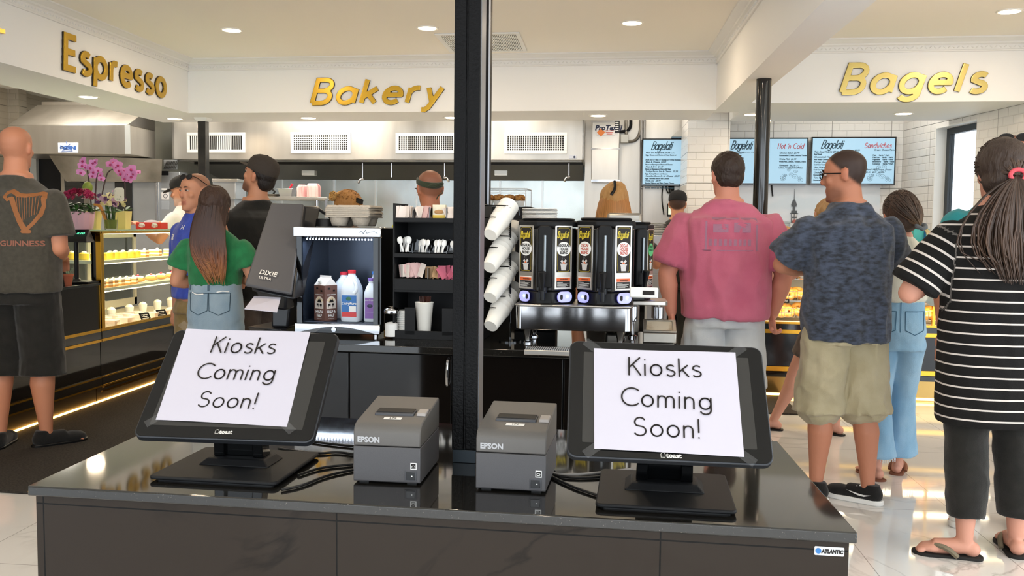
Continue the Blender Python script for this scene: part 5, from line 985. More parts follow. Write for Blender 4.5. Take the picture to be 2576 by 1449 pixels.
        m = MB(); m.prism([(.001, .001), (lw-.001, .001), (lw-.001, .028), (.001, .028)], .0004, F(x0, .07, .0037)); m.add(btext('WARNING', .008, off=.0003), F(x0+lw*.55, .07+.035, .0043)); m.build('warning_text_panel', INK, pl, smooth=0)
        m = MB(); [m.prism([(0, 0), (lw*q, 0), (lw*q, .0014), (0, .0014)], .0002, F(x0+.004, .074+.0045*i, .0043)) for i, q in enumerate((.6, .8, .7, .85, .4))]; m.build('warning_lines', WPL, pl)
        # lit oval handle
        Fo = F(L*.5-.036 if s < 0 else L*.5-.036, .008, .004); ov = rr(.072 if s > 0 else .06, .046, .021)
        m = MB(); m.prism(ov, .007, Fo); hn = m.build('sensor_handle', mat('sensor_white', 'c9cbe0', .3, e='3a38d8', es=.5), t, bevel=.002)
        m = MB(); m.lathe([(.0045, 0), (.0045, .002)], (0, 0, 0), n=12); m.v = [tuple(Fo @ (Vector(p_)+Vector((.03 if s < 0 else .048, .025, .007)))) for p_ in m.v]; m.build('sensor_light', mat('led_blue', 'cfe4ff', .4, e='86b8ff', es=22), hn)
        m = MB(); m.prism(rr(.013, .022, .006, x0=.040 if s < 0 else .012, y0=.012), .0006, Fo @ Matrix.Translation((0, 0, .0072))); m.build('handle_slot', INK, hn)
    if scale != 1: t.scale = (scale,)*3
    return t
urn(1369, 768, 'coffee urn on the left of the stand, labelled regular house blend', 'R', .01, scale=1.03)
urn(1519, 772, 'coffee urn on the right of the stand, labelled decaf house blend', 'D', .01, scale=1.04)
URN3 = urn(1608, 765, 'third coffee urn turned to the right with a green-labelled side', 'G', .32, radians(34), scale=1.0)
t = thing('urn_stand', 'narrow chrome stand with one thick leg under the third urn', 'urn stand', (V(1603, 800, VU+.32).x, V(1603, 800, VU+.38).y, ZB)); m = MB(); m.prism(rr(.2, .2, .03, x0=-.06, y0=-.05), .02, Matrix.Translation((0, 0, z2-.022))); m.build('stand_top', SS, t, bevel=.003)
for x_, y_ in ((-.02, -.02), (.1, -.02), (.1, .12)): m = MB(); m.lathe([(.022, 0), (.022, .008), (.012, .014), (.014, z2-.1), (.026, z2-.095), (.026, z2-.03)], (x_, y_, 0), n=20); m.build('leg', CHR, t)
m = MB(); m.box((0, 0, 0), (.12, .012, .045)); o = m.build('handle_plate', WPL, bevel=.012, seg=3); p = V(1620, 736, VU-.02); o.location = p; o.rotation_euler = (0, 0, RA-.1); URN3.rotation_mode = 'XYZ'; o.parent = URN3; o.matrix_parent_inverse = (Matrix.Translation(URN3.location) @ Matrix.Rotation(URN3.rotation_euler[2], 4, 'Z')).inverted()
m = MB(); m.b2((-.005, -.0075, -.009), (.045, -.006, .009)); m.build('handle_slot', INK, o, bevel=.002); m = MB(); m.ball((-.035, -.007, 0), .004); m.build('sensor_light', mat('led_blue', ''), o)
# drip tray
a, b = G(1318, 880, ZB+.02), G(1432, 884, ZB+.02); t = thing('drip_tray', 'low stainless drip tray with slotted black grid in front of the urn stand', 'drip tray', (a.x, a.y, ZB), RA); w = (b-a).length+.04; m = MB(); m.b2((0, 0, 0), (w, .12, .02)); m.build('tray', SS, t, bevel=.003)
m = MB(); [m.b2((.008+k*(w-.016)/24, .012, .019), (.011+k*(w-.016)/24, .108, .023)) for k in range(25)]; m.build('grid', BLKG, t)
# things behind the urns
def obox(name, px0, py0, px1, py1, v, d, z0, mm, label, cat, bev=.006):
    a, b = V(px0, py1, v), V(px1, py0, v); t = thing(name, label, cat, R((a.x+b.x)/2, v, z0)); T0 = Vector(t.location); m = MB(); m.rbox(a.x, b.x, v, v+d, z0, b.z); rel(m, T0).build('housing', mm, t, bevel=bev); return t, b.z, T0
vb = VU+.50
t1, zt, T0 = obox('coffee_brewer', 1527, 536, 1614, 600, vb, .22, ZB, SSD, 'brown-grey metal box top seen behind the right urn', 'brewer', .012); m = MB(); a, b = V(1530, 556, vb-.003), V(1612, 560, vb-.003); m.rbox(a.x, b.x, vb-.006, vb-.001, b.z, a.z+.0); rel(m, T0).build('front_band', CHR, t1)
t1, zt, T0 = obox('coffee_brewer', 1296, 553, 1402, 600, vb, .2, ZB, BLKM, 'black brewer behind the left urn under the stack of white trays', 'brewer')
m = MB(); a, b = V(1297, 640, vb-.003), V(1302, 700, vb-.003)
for k in range(9):
    m = MB(); m.prism(rr(.165, .14, .03), .004); o = m.build('foam_tray', WPL, bevel=.0015, label=['bottom', 'second', 'third', 'fourth', 'middle', 'sixth', 'seventh', 'eighth', 'topmost'][k]+' white foam tray counted up the stack behind the left urn', cat='tray', group='white foam trays behind the left urn'); p = V(1311, 553, vb+.02); o.location = (p.x+.002*(k % 2), p.y, zt+.001+k*.0062); o.rotation_euler = (0, 0, RA)
# snack display on a dark back cabinet
v = vb+.62; t1, zt, T0 = obox('back_cabinet', 1180, 520, 1338, 600, v, .35, 0, BLKM, 'dark tall cabinet behind the cup rack carrying the pastry box', 'cabinet')
m = MB(); a, b = V(1294, 760, v-.004), V(1330, 720, v-.004); m.rbox(a.x-.02, b.x-.05, v-.003, v-.001, a.z, b.z+.1); m.rbox(a.x-.02, b.x-.05, v-.003, v-.001, b.z+.14, b.z+.26); rel(m, T0).build('notice', mat('notice_grey', 'b9b9b4', .6), t1)
a, b = V(1205, 520, v+.03), V(1323, 474, v+.03); t = thing('display_box', 'clear acrylic pastry box on the back cabinet right of the big post', 'display box', (a.x, a.y, zt), RA); w = b.x-a.x; h = b.z-zt
m = MB(); [m.b2(*q) for q in (((0, 0, 0), (w, .004, h)), ((0, .25, 0), (w, .254, h)), ((0, .004, h-.004), (w, .25, h)), ((0, .004, 0), (.004, .25, h-.004)), ((w-.004, .004, 0), (w, .25, h-.004)))]; m.build('acrylic_shell', mat('glass_thin', ''), t)
m = MB(); [m.cyl(p_, q_, .003, n=6) for p_, q_ in (((0, 0, h), (w, 0, h)), ((w, 0, 0), (w, 0, h)), ((w, 0, h), (w, .25, h)), ((w, .25, 0), (w, .25, h)), ((0, .25, h), (w, .25, h)), ((0, 0, h*.75), (w, 0, h*.75)))]; m.build('edge', mat('acrylic_edge', 'e8eef0', .2), t)
MUF = mat('muffin_top', 'c0853f', .7, var=('7d4a22', 60, .45, .6), bump=(60, .6))
for k in range(4):
    tt = thing('muffin', 'sugared golden muffin in the acrylic box, '+['leftmost, cut by the post', 'second from left', 'second from right', 'rightmost'][k], 'muffin', (0, 0, 0), group='muffins in the acrylic box'); p = V(1228+k*26, 512, v+.12); tt.location = (p.x, p.y, zt+.006)
    m = MB(); m.lathe([(.025, 0), (.033, .035), (.001, .035)], n=20); m.build('paper_case', CARD, tt); m = MB(); m.ball((0, 0, .042), (.04, .04, .022), 18, 10); m.v = [tuple(Vector(q)*(1+.08*noise.noise(Vector(q)*70))) for q in m.v]; m.build('muffin_crown', MUF, tt)
# framed tray of napkins at the right end
a, b = G(1617, 862, ZB), G(1697, 868, ZB); t = thing('framed_tray', 'silver framed low tray with a beige card, right of the urns', 'tray', (a.x, a.y, ZB), RA); w = (b-a).length
m = MB(); m.b2((0, 0, 0), (w, .1, .045)); m.build('tray_body', SSD, t, bevel=.004)
F = Matrix.Translation((0, 0, .046)) @ Matrix.Rotation(radians(14), 4, 'X'); m = MB(); [m.prism(q, .008, F) for q in ([(0, 0), (w, 0), (w, .016), (0, .016)], [(0, .14), (w, .14), (w, .156), (0, .156)], [(0, .016), (.016, .016), (.016, .14), (0, .14)], [(w-.016, .016), (w, .016), (w, .14), (w-.016, .14)])]; m.build('frame', SSD, t, bevel=.002)
m = MB(); m.prism([(.016, .016), (w-.016, .016), (w-.016, .14), (.016, .14)], .003, F); m.build('card', mat('card_beige', 'c9bda8', .5, var=('a8967c', 14, .45, .6, (1, .4, 1))), t)
# ================================================================== LEFT PASTRY CASE
UC = G(0, 1109, 0).x
UC = (UC+G(372, 977, 0).x)/2
c0 = U(255, 700, UC); vC0 = c0.y+SK*UC; VC1 = 8.25; WCASE = .80
uz_ = lambda px, py: U(px, py, UC).z
zg = uz_(259, 826); zt_ = uz_(259, 578)
t = thing('pastry_case', 'long glass pastry display case with gold trim along the left side', 'display case', R(UC, vC0, 0)); T0 = Vector(t.location)
TRB = mat('trim_black', '0c0b0a', .07, coat=.5)
m = MB(); m.rbox(UC-WCASE, UC-.01, vC0-.01, VC1, .14, zg-.06); rel(m, T0).build('base_panel', mat('mirror_black', '0c0a09', .05, coat=.15, spec=.4), t)
m = MB(); m.rbox(UC-WCASE, UC-.05, vC0-.01, VC1, 0, .14); rel(m, T0).build('plinth', mat('plinth_dark', '3a3228', .4, .5), t)
m = MB()
for z0, z1, o in ((zg-.022, zg, .0), (zg-.098, zg-.078, .004), (.20, .212, .003), (.135, .147, .003)): m.rbox(UC-.02, UC+o, vC0-.01, VC1, z0, z1)
rel(m, T0).build('gold_trim', GOLD, t, bevel=.001)
m = MB(); m.rbox(UC-.02, UC+.003, vC0-.01, VC1, zg-.075, zg-.022); m.rbox(UC-.02, UC+.001, vC0-.01, VC1, .147, .20); rel(m, T0).build('black_trim', TRB, t)
m = MB()
for k in range(60):
    v_ = vC0+.05+k*.025
    for j in range(2): m.rbox(UC-.052, UC-.047, v_+.02*j, v_+.045+.02*j, .075+.03*j, .09+.03*j)
rel(m, T0).build('kick_slots', mat('slot_tan', 'b08a4a', .4, .8), t)
m = MB(); m.rbox(UC-.045, UC-.03, vC0-.01, VC1, .012, .022); rel(m, T0).build('led_strip', mat('led_warm', 'ffcf80', .5, e='ffc060', es=9), t)
GT = mat('glass_thin', '')
m = MB(); m.rbox(UC-.006, UC, vC0+.05, VC1-.03, zg, zt_-.02); m.rbox(UC-WCASE+.04, UC-.04, vC0, vC0+.006, .92, zt_-.02); rel(m, T0).build('front_glass', GT, t)
m = MB(); m.rbox(UC-WCASE, UC+.006, vC0-.01, VC1, zt_-.012, zt_); rel(m, T0).build('top_glass', mat('glass_green', 'cfe3cf', .03, t=.7, ior=1.2), t, bevel=.002)
m = MB(); m.rbox(UC-.02, UC+.004, vC0, VC1, zt_-.03, zt_-.012); m.rbox(UC-WCASE, UC+.004, vC0-.006, vC0+.014, zt_-.03, zt_-.012); m.rbox(UC-.04, UC+.002, vC0-.004, vC0+.04, zg-.02, zt_-.02); m.rbox(UC-WCASE, UC-WCASE+.04, vC0-.004, vC0+.04, .9, zt_-.02); m.rbox(UC-.03, UC, VC1-.04, VC1, zg, zt_); rel(m, T0).build('gold_frame', GOLD, t, bevel=.002)
m = MB(); m.rbox(UC-.075, UC-.04, vC0-.002, vC0+.03, .9, zt_-.03); rel(m, T0).build('black_stile', TRB, t)
m = MB(); m.rbox(UC-WCASE+.02, UC-.01, vC0+.01, VC1-.01, zg-.05, zg-.02); rel(m, T0).build('deck', mat('deck_cream', 'e8dcc0', .35), t)
sh = [uz_(259, 655), uz_(259, 726)]
SHG = mat('shelf_glass', 'e8efe0', .1, t=.4, ior=1.3)
for z in sh: m = MB(); m.rbox(UC-WCASE+.1, UC-.03, vC0+.03, VC1-.05, z-.028, z-.004); rel(m, T0).build('shelf', SHG, t, bevel=.002)
m = MB()
for v_ in (vC0+.03, vC0+.55, vC0+1.1, VC1-.08): m.rbox(UC-WCASE, UC-WCASE+.03, v_, v_+.05, zg, zt_-.03)
m.rbox(UC-WCASE, UC-WCASE+.03, vC0+.03, VC1-.03, zg, zg+.07); m.rbox(UC-WCASE, UC-WCASE+.03, vC0+.03, VC1-.03, zt_-.09, zt_-.03); rel(m, T0).build('rear_door_frame', mat('door_alu', 'd8d2c0', .4), t, bevel=.002)
m = MB(); m.rbox(UC-WCASE+.012, UC-WCASE+.016, vC0+.05, VC1-.05, zg+.07, zt_-.09); rel(m, T0).build('rear_door_glass', mat('glass_smoke', '9aa0a4', .05, t=.8, ior=1.05), t)
for z, e_ in ((zt_-.035, 11), (sh[0]-.034, 7), (sh[1]-.034, 7)):
    m = MB(); m.rbox(UC-.045, UC-.03, vC0+.05, VC1-.06, z, z+.006); rel(m, T0).build('shelf_light', mat('led_case', 'fff2cc', .5, e='ffe9b8', es=7), t)
    d = bpy.data.lights.new('case_lamp', 'AREA'); d.shape = 'RECTANGLE'; d.size = .12; d.size_y = VC1-vC0-.2; d.energy = e_; d.color = (1, .86, .6)
    o = bpy.data.objects.new('case_lamp', d); COL.objects.link(o); o.parent = t; o.location = R(UC-.16, (vC0+VC1)/2, z-.004)-T0; o.rotation_euler = (0, 0, 0)
# low counter with scale
t = thing('checkout_cabinet', 'low black cabinet beside the pastry case, under the price display', 'cabinet', R(UC-.3, vC0-1, 0)); T0 = Vector(t.location)
zk = uz_(157, 722); m = MB(); m.rbox(UC-.60, UC-.004, 3.2, vC0-.02, zg-.06, zk-.02); rel(m, T0).build('body', mat('cab_brownblack', '100d0b', .3, spec=.3), t)
v9 = vC0-.02
m = MB(); m.rbox(UC-.60, UC-.01, 2.2, v9, .14, zg-.06); rel(m, T0).build('base_panel', mat('mirror_black', ''), t)
m = MB(); m.rbox(UC-.6, UC-.05, 2.2, v9, 0, .14); rel(m, T0).build('plinth', mat('plinth_dark', ''), t)
for z0, z1, o in ((zg-.022, zg, .0), (zg-.098, zg-.078, .004), (.20, .212, .003), (.135, .147, .003)): m = MB(); m.rbox(UC-.02, UC+o, 2.2, v9, z0, z1); rel(m, T0).build('gold_trim', GOLD, t)
for z0, z1 in ((zg-.075, zg-.022), (.147, .20)): m = MB(); m.rbox(UC-.02, UC+.003, 2.2, v9, z0, z1); rel(m, T0).build('black_trim', TRB, t)
m = MB(); m.rbox(UC-.045, UC-.03, 2.2, v9, .012, .022); rel(m, T0).build('led_strip', mat('led_warm', ''), t)
m = MB(); m.rbox(UC-.62, UC+.006, 3.2, vC0-.025, zk-.02, zk); rel(m, T0).build('worktop', BLKG, t, bevel=.002)
m = MB(); m.rbox(UC-.008, UC+.002, vC0-.034, vC0-.022, zg, zk-.02); rel(m, T0).build('gold_edge', GOLD, t)
p = U(200, 708, UC-.12); t = thing('price_display', 'black pole scale display with green digits beside the bald man', 'scale display', (p.x, p.y, zk)); s_ = 1/FPX*(CAMR.transposed() @ (p-C0)).z*-1
m = MB(); m.box((.02, -.02, .008), (.20, .14, .016)); m.build('base', BLK, t, bevel=.004)
hp = (706-600)*s_; m = MB(); m.cyl((-.02, 0, .016), (-.02, 0, hp), .016); m.lathe([(.03, .016), (.026, .03), (.018, .034)], (-.02, 0, 0)); m.build('pole', BLK, t)
m = MB(); m.hexa([(-.10, -.09, hp-.01), (.11, -.09, hp-.01), (.11, .03, hp-.01), (-.10, .03, hp-.01), (-.10, -.07, hp+.02), (.10, -.07, hp+.02), (.07, .03, hp+.085), (-.09, .03, hp+.085)]); m.build('display_head', BLK, t, bevel=.006)
m = MB(); F = Matrix.Translation((0, -.045, hp+.040)) @ Matrix.Rotation(radians(32), 4, 'X'); m.add(btext('0.00  0.00', .035, off=.001), F @ Matrix.Translation((0, .014, .008))); m.build('digits', mat('digit_green', '5fd0a8', .5, e='4fd0a0', es=1.2), t, smooth=0)
p = U(172, 720, UC-.06); t = thing('potted_succulent', 'tiny plant in a terracotta pot beside the price display', 'plant', (p.x, p.y, zk)); m = MB(); m.lathe([(.022, 0), (.033, .065), (.037, .065), (.037, .08), (.03, .08), (.001, .07)], n=18); m.build('pot', mat('terracotta', 'b5654a', .8), t)
m = MB(); [m.tube([(0, 0, .07), (.02*cos(k), .02*sin(k), .10), (.035*cos(k), .035*sin(k), .12)], [.004, .002]) for k in range(7)]; m.build('leaf', mat('leaf_grey', '7f9a80', .6), t)
p = U(160, 720, UC-.10); m = MB(); m.box((p.x-.03, p.y, zk+.07), (.03, .12, .14)); m.build('card_holder', BLKM, bevel=.004, label='black upright card holder next to the tiny terracotta pot', cat='holder')
# pastries
random.seed(21)
YEL = mat('cake_yellow', 'efd24a', .5); CRM = mat('cream', 'f6ecd4', .5); CHO = mat('chocolate', '4a2517', .5); BISC = mat('biscuit', 'c98f4c', .7); BRD = mat('berry', 'a82a3c', .3); CUPG = mat('cup_clear', 'f4f4f0', .1, t=.5, ior=1.1)
protos = {}
def cake_round(n):
    t = thing('lemon_mousse_cake', '', 'cake'); m = MB(); m.lathe([(.036, 0), (.036, .045), (.03, .052), (.001, .053)], n=20); m.build('cake', YEL, t); m = MB(); m.lathe([(.02, .05), (.016, .062), (.001, .066)], n=14); m.build('topping', CRM, t); return t
def cake_slice(n):
    t = thing('layer_cake_slice', '', 'cake'); m = MB(); [m.prism([(-.05, -.022), (.05, -.022), (.05, .022), (-.05, .022)], .013, Matrix.Translation((0, 0, z))) for z in (0, .026)]; m.build('sponge', BISC, t); m = MB(); [m.prism([(-.049, -.021), (.049, -.021), (.049, .021), (-.049, .021)], .013, Matrix.Translation((0, 0, z))) for z in (.013, .039)]; m.build('cream_layer', CRM, t); m = MB(); m.ball((.02, 0, .058), .012); m.build('swirl', CRM, t); return t
def cake_eclair(n):
    t = thing('cream_pastry', '', 'pastry'); m = MB(); m.ball((0, 0, .02), (.06, .025, .02), 16, 8); m.build('pastry', BISC, t); m = MB(); m.tube([(-.045, 0, .036), (-.02, .005, .042), (0, -.005, .042), (.025, .005, .042), (.045, 0, .036)], .01); m.build('cream', CRM, t); m = MB(); m.ball((0, 0, .054), .011); m.build('berry', BRD, t); return t
def parfait(n):
    t = thing('parfait_cup', '', 'dessert cup'); m = MB(); m.lathe([(.026, 0), (.038, .085), (.036, .085), (.025, .003)], n=20); m.build('cup', CUPG, t); m = MB(); m.lathe([(.024, .003), (.030, .045), (.001, .045)], n=18); m.build('berry_layer', BRD, t); m = MB(); m.lathe([(.030, .045), (.035, .082), (.02, .1), (.001, .105)], n=18); m.build('cream', CRM, t); return t
def cookies(n):
    t = thing('wrapped_pastry', '', 'pastry'); m = MB(); m.b2((-.06, -.04, 0), (.06, .04, .045)); m.build('clear_box', CUPG, t, bevel=.004); m = MB(); m.ball((-.025, 0, .02), (.026, .03, .016)); m.ball((.028, 0, .02), (.026, .03, .016)); m.build('biscuit', BISC, t); m = MB(); m.ball((0, .01, .038), (.02, .02, .006)); m.build('jam', BRD, t); return t
def row(fn, n, v0, v1, z, du, label, grp, first=[0]):
    pr = None
    for k in range(n):
        v_ = v0+(v1-v0)*k/(max(1, n-1)); loc = R(UC-du-random.uniform(0, .02), v_, z)
        if pr is None: pr = fn(0); o = pr; o.location = loc
        else: o = copytree(pr, loc)
        o.rotation_euler = (0, 0, random.uniform(-.3, .3)); o['label'] = '%s from the near gold corner: %s' % (ORD[k], label); o['group'] = grp
L = VC1-vC0
row(cake_round, 7, vC0+.10, vC0+.72, sh[0]-.002, .10, 'round yellow cake on the top shelf', 'yellow cakes on the top shelf'); row(cake_round, 5, vC0+.12, vC0+.15, sh[0]-.002, .18, 'yellow cake in the crosswise row on the top shelf', 'yellow cakes, second row')
row(cake_slice, 5, vC0+.86, VC1-.16, sh[0]-.002, .12, 'layered cream slice on the top shelf', 'cream slices on the top shelf'); 
for o in list(bpy.data.objects):
    if o.get('group') == 'yellow cakes, second row': i = len([1 for q in bpy.data.objects if q.get('group') == 'yellow cakes, second row' and q.name < o.name]); o.location = R(UC-.22-.105*i, vC0+.14, sh[0]-.002)
row(cake_slice, 6, vC0+.12, vC0+.62, sh[1]-.002, .09, 'banded cream slice on the middle shelf', 'slices on the middle shelf'); row(cake_eclair, 6, vC0+.78, VC1-.16, sh[1]-.002, .12, 'cream topped berry pastry on the middle shelf', 'berry pastries on the middle shelf')
row(parfait, 5, vC0+.75, VC1-.18, zg-.018, .34, 'clear cup of berry parfait on the deck', 'parfait cups on the deck'); row(cookies, 9, vC0+.12, VC1-.14, zg-.018, .12, 'clear pastry box along the front deck', 'boxed pastries on the deck'); row(cookies, 6, vC0+.2, vC0+1.0, zg-.018, .28, 'clear pastry box at the back of the deck', 'boxed pastries at the back of the deck')
for k, (px, py) in enumerate(((368, 786), (410, 778))):
    p = U(px, py, UC-.045); t = thing('price_card', ['black chalk price card leaning on the deck, left one', 'black chalk price card leaning on the deck, right one'][k], 'price card', (p.x, p.y, zg-.018), radians(70)); m = MB(); F = Matrix.Rotation(radians(60), 4, 'X'); m.prism([(-.05, 0), (.05, 0), (.05, .07), (-.05, .07)], .004, F); m.build('card', BLKM, t); m = MB(); [m.prism([(-.035, .015+.016*i), (.03-.01*(i % 2), .015+.016*i), (.03-.01*(i % 2), .02+.016*i), (-.035, .02+.016*i)], .001, F @ Matrix.Translation((0, 0, .0045))) for i in range(3)]; m.build('chalk_line', WPL, t)
# flowers on the case
ztp = zt_
def dcam(p): return -(CAMR.transposed() @ (Vector(p)-C0)).z
def ontop(px, du): 
    d = ray(px, 580); q = C0+d*((UC-du)/d.x); return Vector((q.x, q.y, ztp))
MAG = mat('petal_magenta', 'b8305f', .6, var=('8f1f45', 30, .4, .6)); PNK = mat('petal_pink', 'e08fc8', .5); PNC = mat('petal_core', 'b0306a', .5); LFG = mat('leaf_green', '3e6a33', .5, var=('284a22', 20, .4, .6)); STM = mat('stem_dark', '3a2a2a', .6)
def flat_leaf(m, p, d, L_, w_, up=Vector((0, 0, 1)), curl=.3, n=5):
    d = Vector(d).normalized(); s = d.cross(up).normalized(); u = s.cross(d).normalized(); a = []; b = []
    for i in range(n+1):
        t_ = i/n; c = Vector(p)+d*L_*t_+u*(-curl*L_*t_*t_); ww = w_*sin(pi*min(1, .08+t_*.92))**.8; a.append(c-s*ww/2); b.append(c+s*ww/2)
    A = [m.av(q) for q in a]; B = [m.av(q) for q in b]
    for i in range(n): m.af(A[i], B[i], B[i+1], A[i+1])
p = ontop(203, .14); t = thing('potted_chrysanthemum', 'magenta flowers in a pale pink wrapped pot on the pastry case', 'potted plant', p)
s = dcam(p)/FPX; m = MB(); hpot = 45*s; m.lathe([(26*s, 0), (28*s, 2*s), (33*s, hpot), (30*s, hpot), (28*s, hpot*.8)], n=36); m.v = [(x*(1+.04*sin(atan2(y, x)*14)), y*(1+.04*sin(atan2(y, x)*14)), z) for x, y, z in m.v]; m.build('wrapped_pot', mat('pot_pink', 'e6b8c4', .4), t)
random.seed(2); m = MB()
for k in range(130): a_ = random.random()*6.28; flat_leaf(m, (cos(a_)*20*s, sin(a_)*20*s, hpot+random.uniform(-2, 22)*s), (cos(a_), sin(a_), random.uniform(-.6, .5)), 18*s, 10*s)
m.build('foliage', LFG, t)
pc = None
for k in range(70):
    a_ = random.random()*6.28; r_ = sqrt(random.random()); x_, y_ = cos(a_)*r_*40*s, sin(a_)*r_*30*s; z_ = hpot+(32+22*sqrt(max(0, 1-r_*r_)))*s+random.uniform(-3, 3)*s
    if pc is None:
        m = MB()
        for j in range(10): b_ = j*pi/5; flat_leaf(m, (0, 0, 0), (cos(b_), sin(b_), .35), 8*s, 4*s, n=3)
        for j in range(7): b_ = j*pi/3.5+.3; flat_leaf(m, (0, 0, 0), (cos(b_)*.6, sin(b_)*.6, .8), 6*s, 3.4*s, n=3)
        pc = m.build('flower_head', MAG, t); o = pc
    else: o = pc.copy(); COL.objects.link(o); o.parent = t
    o.location = (x_, y_, z_); o.rotation_euler = (-y_/(45*s)+random.uniform(-.3, .3)+.35, x_/(45*s), a_)
def orchid_head(s):
    m = MB()
    for b_, L_, w_ in ((90, 11, 9), (210, 11, 8), (330, 11, 8)): flat_leaf(m, (0, 0, 0), (cos(radians(b_)), -.15, sin(radians(b_))), L_*s, w_*s, Vector((0, -1, 0)), .15, 5)
    for b_ in (20, 160): flat_leaf(m, (0, -.002, 0), (cos(radians(b_)), -.1, sin(radians(b_))), 13*s, 13*s, Vector((0, -1, 0)), .1, 5)
    return m
def orchid(px, du, pot_w, pot_h, label, stems, heads, potm, bud=None):
    p = ontop(px, du); t = thing('potted_orchid', label, 'potted plant', p); s = dcam(p)/FPX
    m = MB(); m.loft([[(x*w_*s, y*w_*s, z) for x, y in ((-1, -1), (1, -1), (1, 1), (-1, 1))] for w_, z in ((pot_w*.40, 0), (pot_w*.5, pot_h*s), (pot_w*.46, pot_h*s), (pot_w*.4, pot_h*.8*s))]); m.build('pot', potm, t, bevel=.004)
    m = MB(); 
    for st in stems: m.tube([((x-px)*s, .02+.01*i, (577-y)*s) for i, (x, y) in enumerate(st)], .0055, 6, 2)
    m.build('stem', STM, t)
    m = MB()
    for a_ in (-.5, 2.6, .6, 3.6, 1.5): flat_leaf(m, (0, 0, pot_h*s*.9), (cos(a_), sin(a_)*.6, .7), 34*s, 12*s, curl=.35)
    m.build('leaf', LFG, t)
    pr = None
    for i, (x, y, rz, sc) in enumerate(heads):
        loc = ((x-px)*s, -.02-.004*(i % 3), (577-y)*s)
        if pr is None: m = orchid_head(s); pr = m.build('flower', PNK, t); o = pr; m = MB(); m.ball((0, -.008, -.002), (3*s, 2.4*s, 3*s), 8, 6); m.build('flower_core', PNC, pr)
        else:
            o = pr.copy(); COL.objects.link(o); o.parent = t; c_ = pr.children[0].copy(); COL.objects.link(c_); c_.parent = o
        o.location = loc; o.rotation_euler = (random.uniform(-.2, .2), random.uniform(-.4, .4), rz); o.scale = (sc,)*3
    if bud: m = MB(); m.ball(((bud[0]-px)*s, 0, (577-bud[1])*s), (12*s, 12*s, 15*s), 16, 10); m.build('green_bud', mat('bud_green', '7d8f35', .5), t)
    return t
POTC = mat('pot_cream', 'e3cf8a', .5)
orchid(236, .30, 30, 45, 'orchid in a cream pot behind the magenta flowers, with a big green bud', [[(228, 535), (222, 470), (215, 430)], [(236, 535), (238, 470), (243, 420)]], [(213, 420, .2, 1), (216, 408, -.3, 1.05), (210, 437, .5, .95), (222, 424, -.4, .8), (242, 413, .3, .9), (250, 410, -.5, .9), (235, 425, .2, 1), (244, 436, -.2, 1.05), (256, 431, .4, .85), (240, 445, .1, .9), (262, 443, -.3, .8), (264, 452, .2, .8)], POTC, (222, 473))
orchid(310, .22, 32, 45, 'orchid in a cream pot with arching stems of large pink flowers', [[(312, 530), (312, 470), (308, 440), (290, 425)], [(248, 510), (258, 460), (266, 430), (290, 424)]], [(283, 417, .2, 1), (292, 412, -.2, 1.1), (304, 418, .3, 1.05), (298, 424, 0, .9), (306, 432, .2, 1), (312, 440, -.2, 1.15), (318, 432, .2, .8), (338, 429, .1, 1.2), (344, 440, -.3, .9), (328, 441, .3, 1), (338, 447, .2, 1.15), (322, 452, -.2, 1), (330, 455, .1, .9), (356, 436, .5, .6)], POTC)
p = ontop(279, .12); t = thing('flower_vase', 'glass vase of mixed white, yellow and lilac flowers between the orchids', 'vase', p); s = dcam(p)/FPX
m = MB(); m.lathe([(14*s, 0), (15*s, 1.5*s), (17*s, 45*s), (16*s, 45*s), (14*s, 2*s), (.001, 2*s)], n=24); m.build('vase_glass', GT, t); m = MB(); m.lathe([(13.5*s, 2*s), (15.5*s, 24*s), (.001, 24*s)], n=20); m.build('water', mat('water_green', 'a9b96a', .1, t=.6, ior=1.2), t)
m = MB(); [m.tube([(cos(k)*9*s, sin(k)*9*s, 3*s), (cos(k+1)*12*s, sin(k+1)*12*s, 60*s)], .004, 5) for k in range(9)]; [flat_leaf(m, (cos(k)*8*s, sin(k)*8*s, 40*s), (cos(k), sin(k), .6), 26*s, 9*s) for k in range(16)]; m.build('foliage', LFG, t)
random.seed(9)
for nm, cc, n in (('cream_flower', 'efe6b0', 34), ('lilac_flower', 'c9a0b8', 16), ('violet_flower', '5a3560', 16)):
    pr = None
    for k in range(n):
        a_ = random.random()*6.28; r_ = sqrt(random.random()); loc = (cos(a_)*r_*36*s+3*s, sin(a_)*r_*24*s, (62+38*random.random()*(1-.5*r_))*s)
        if pr is None:
            m = MB(); [flat_leaf(m, (0, 0, 0), (cos(j*pi/3.5), -.3, sin(j*pi/3.5)), 7*s, 5*s, Vector((0, -1, .3)), .2, 3) for j in range(7)]; pr = m.build(nm, mat('petal_'+nm, cc, .6), t); o = pr
        else: o = pr.copy(); COL.objects.link(o); o.parent = t
        o.location = loc; o.rotation_euler = (random.uniform(-.6, .6), random.uniform(-.6, .6), random.uniform(-.6, .6)); o.scale = (random.uniform(.7, 1.2),)*3
m = MB(); q = ((246-279)*s, -.01, 62*s); m.tube([(-40*s, -.02, 62*s), (-22*s, -.03, 60*s), (-12*s, -.03, 35*s), (-2*s, -.03, 8*s)], [.008, .012, .012, .003], 6, 2); m.build('orange_leaf', mat('leaf_orange', 'd08a3a', .5), t)
m = MB(); m.prism(rr(25*s, 34*s, 6*s, x0=24*s, y0=70*s), .002, face(0, -.07, 0)); m.build('plant_tag', mat('tag_cream', 'f0ecd8', .5, var=('5f7a3a', 60, .6, .7)), t)
p = ontop(382, .25); t = thing('glove_box', 'red and white glove box on the pastry case in front of the man in white', 'box', p, RA); s = dcam(p)/FPX
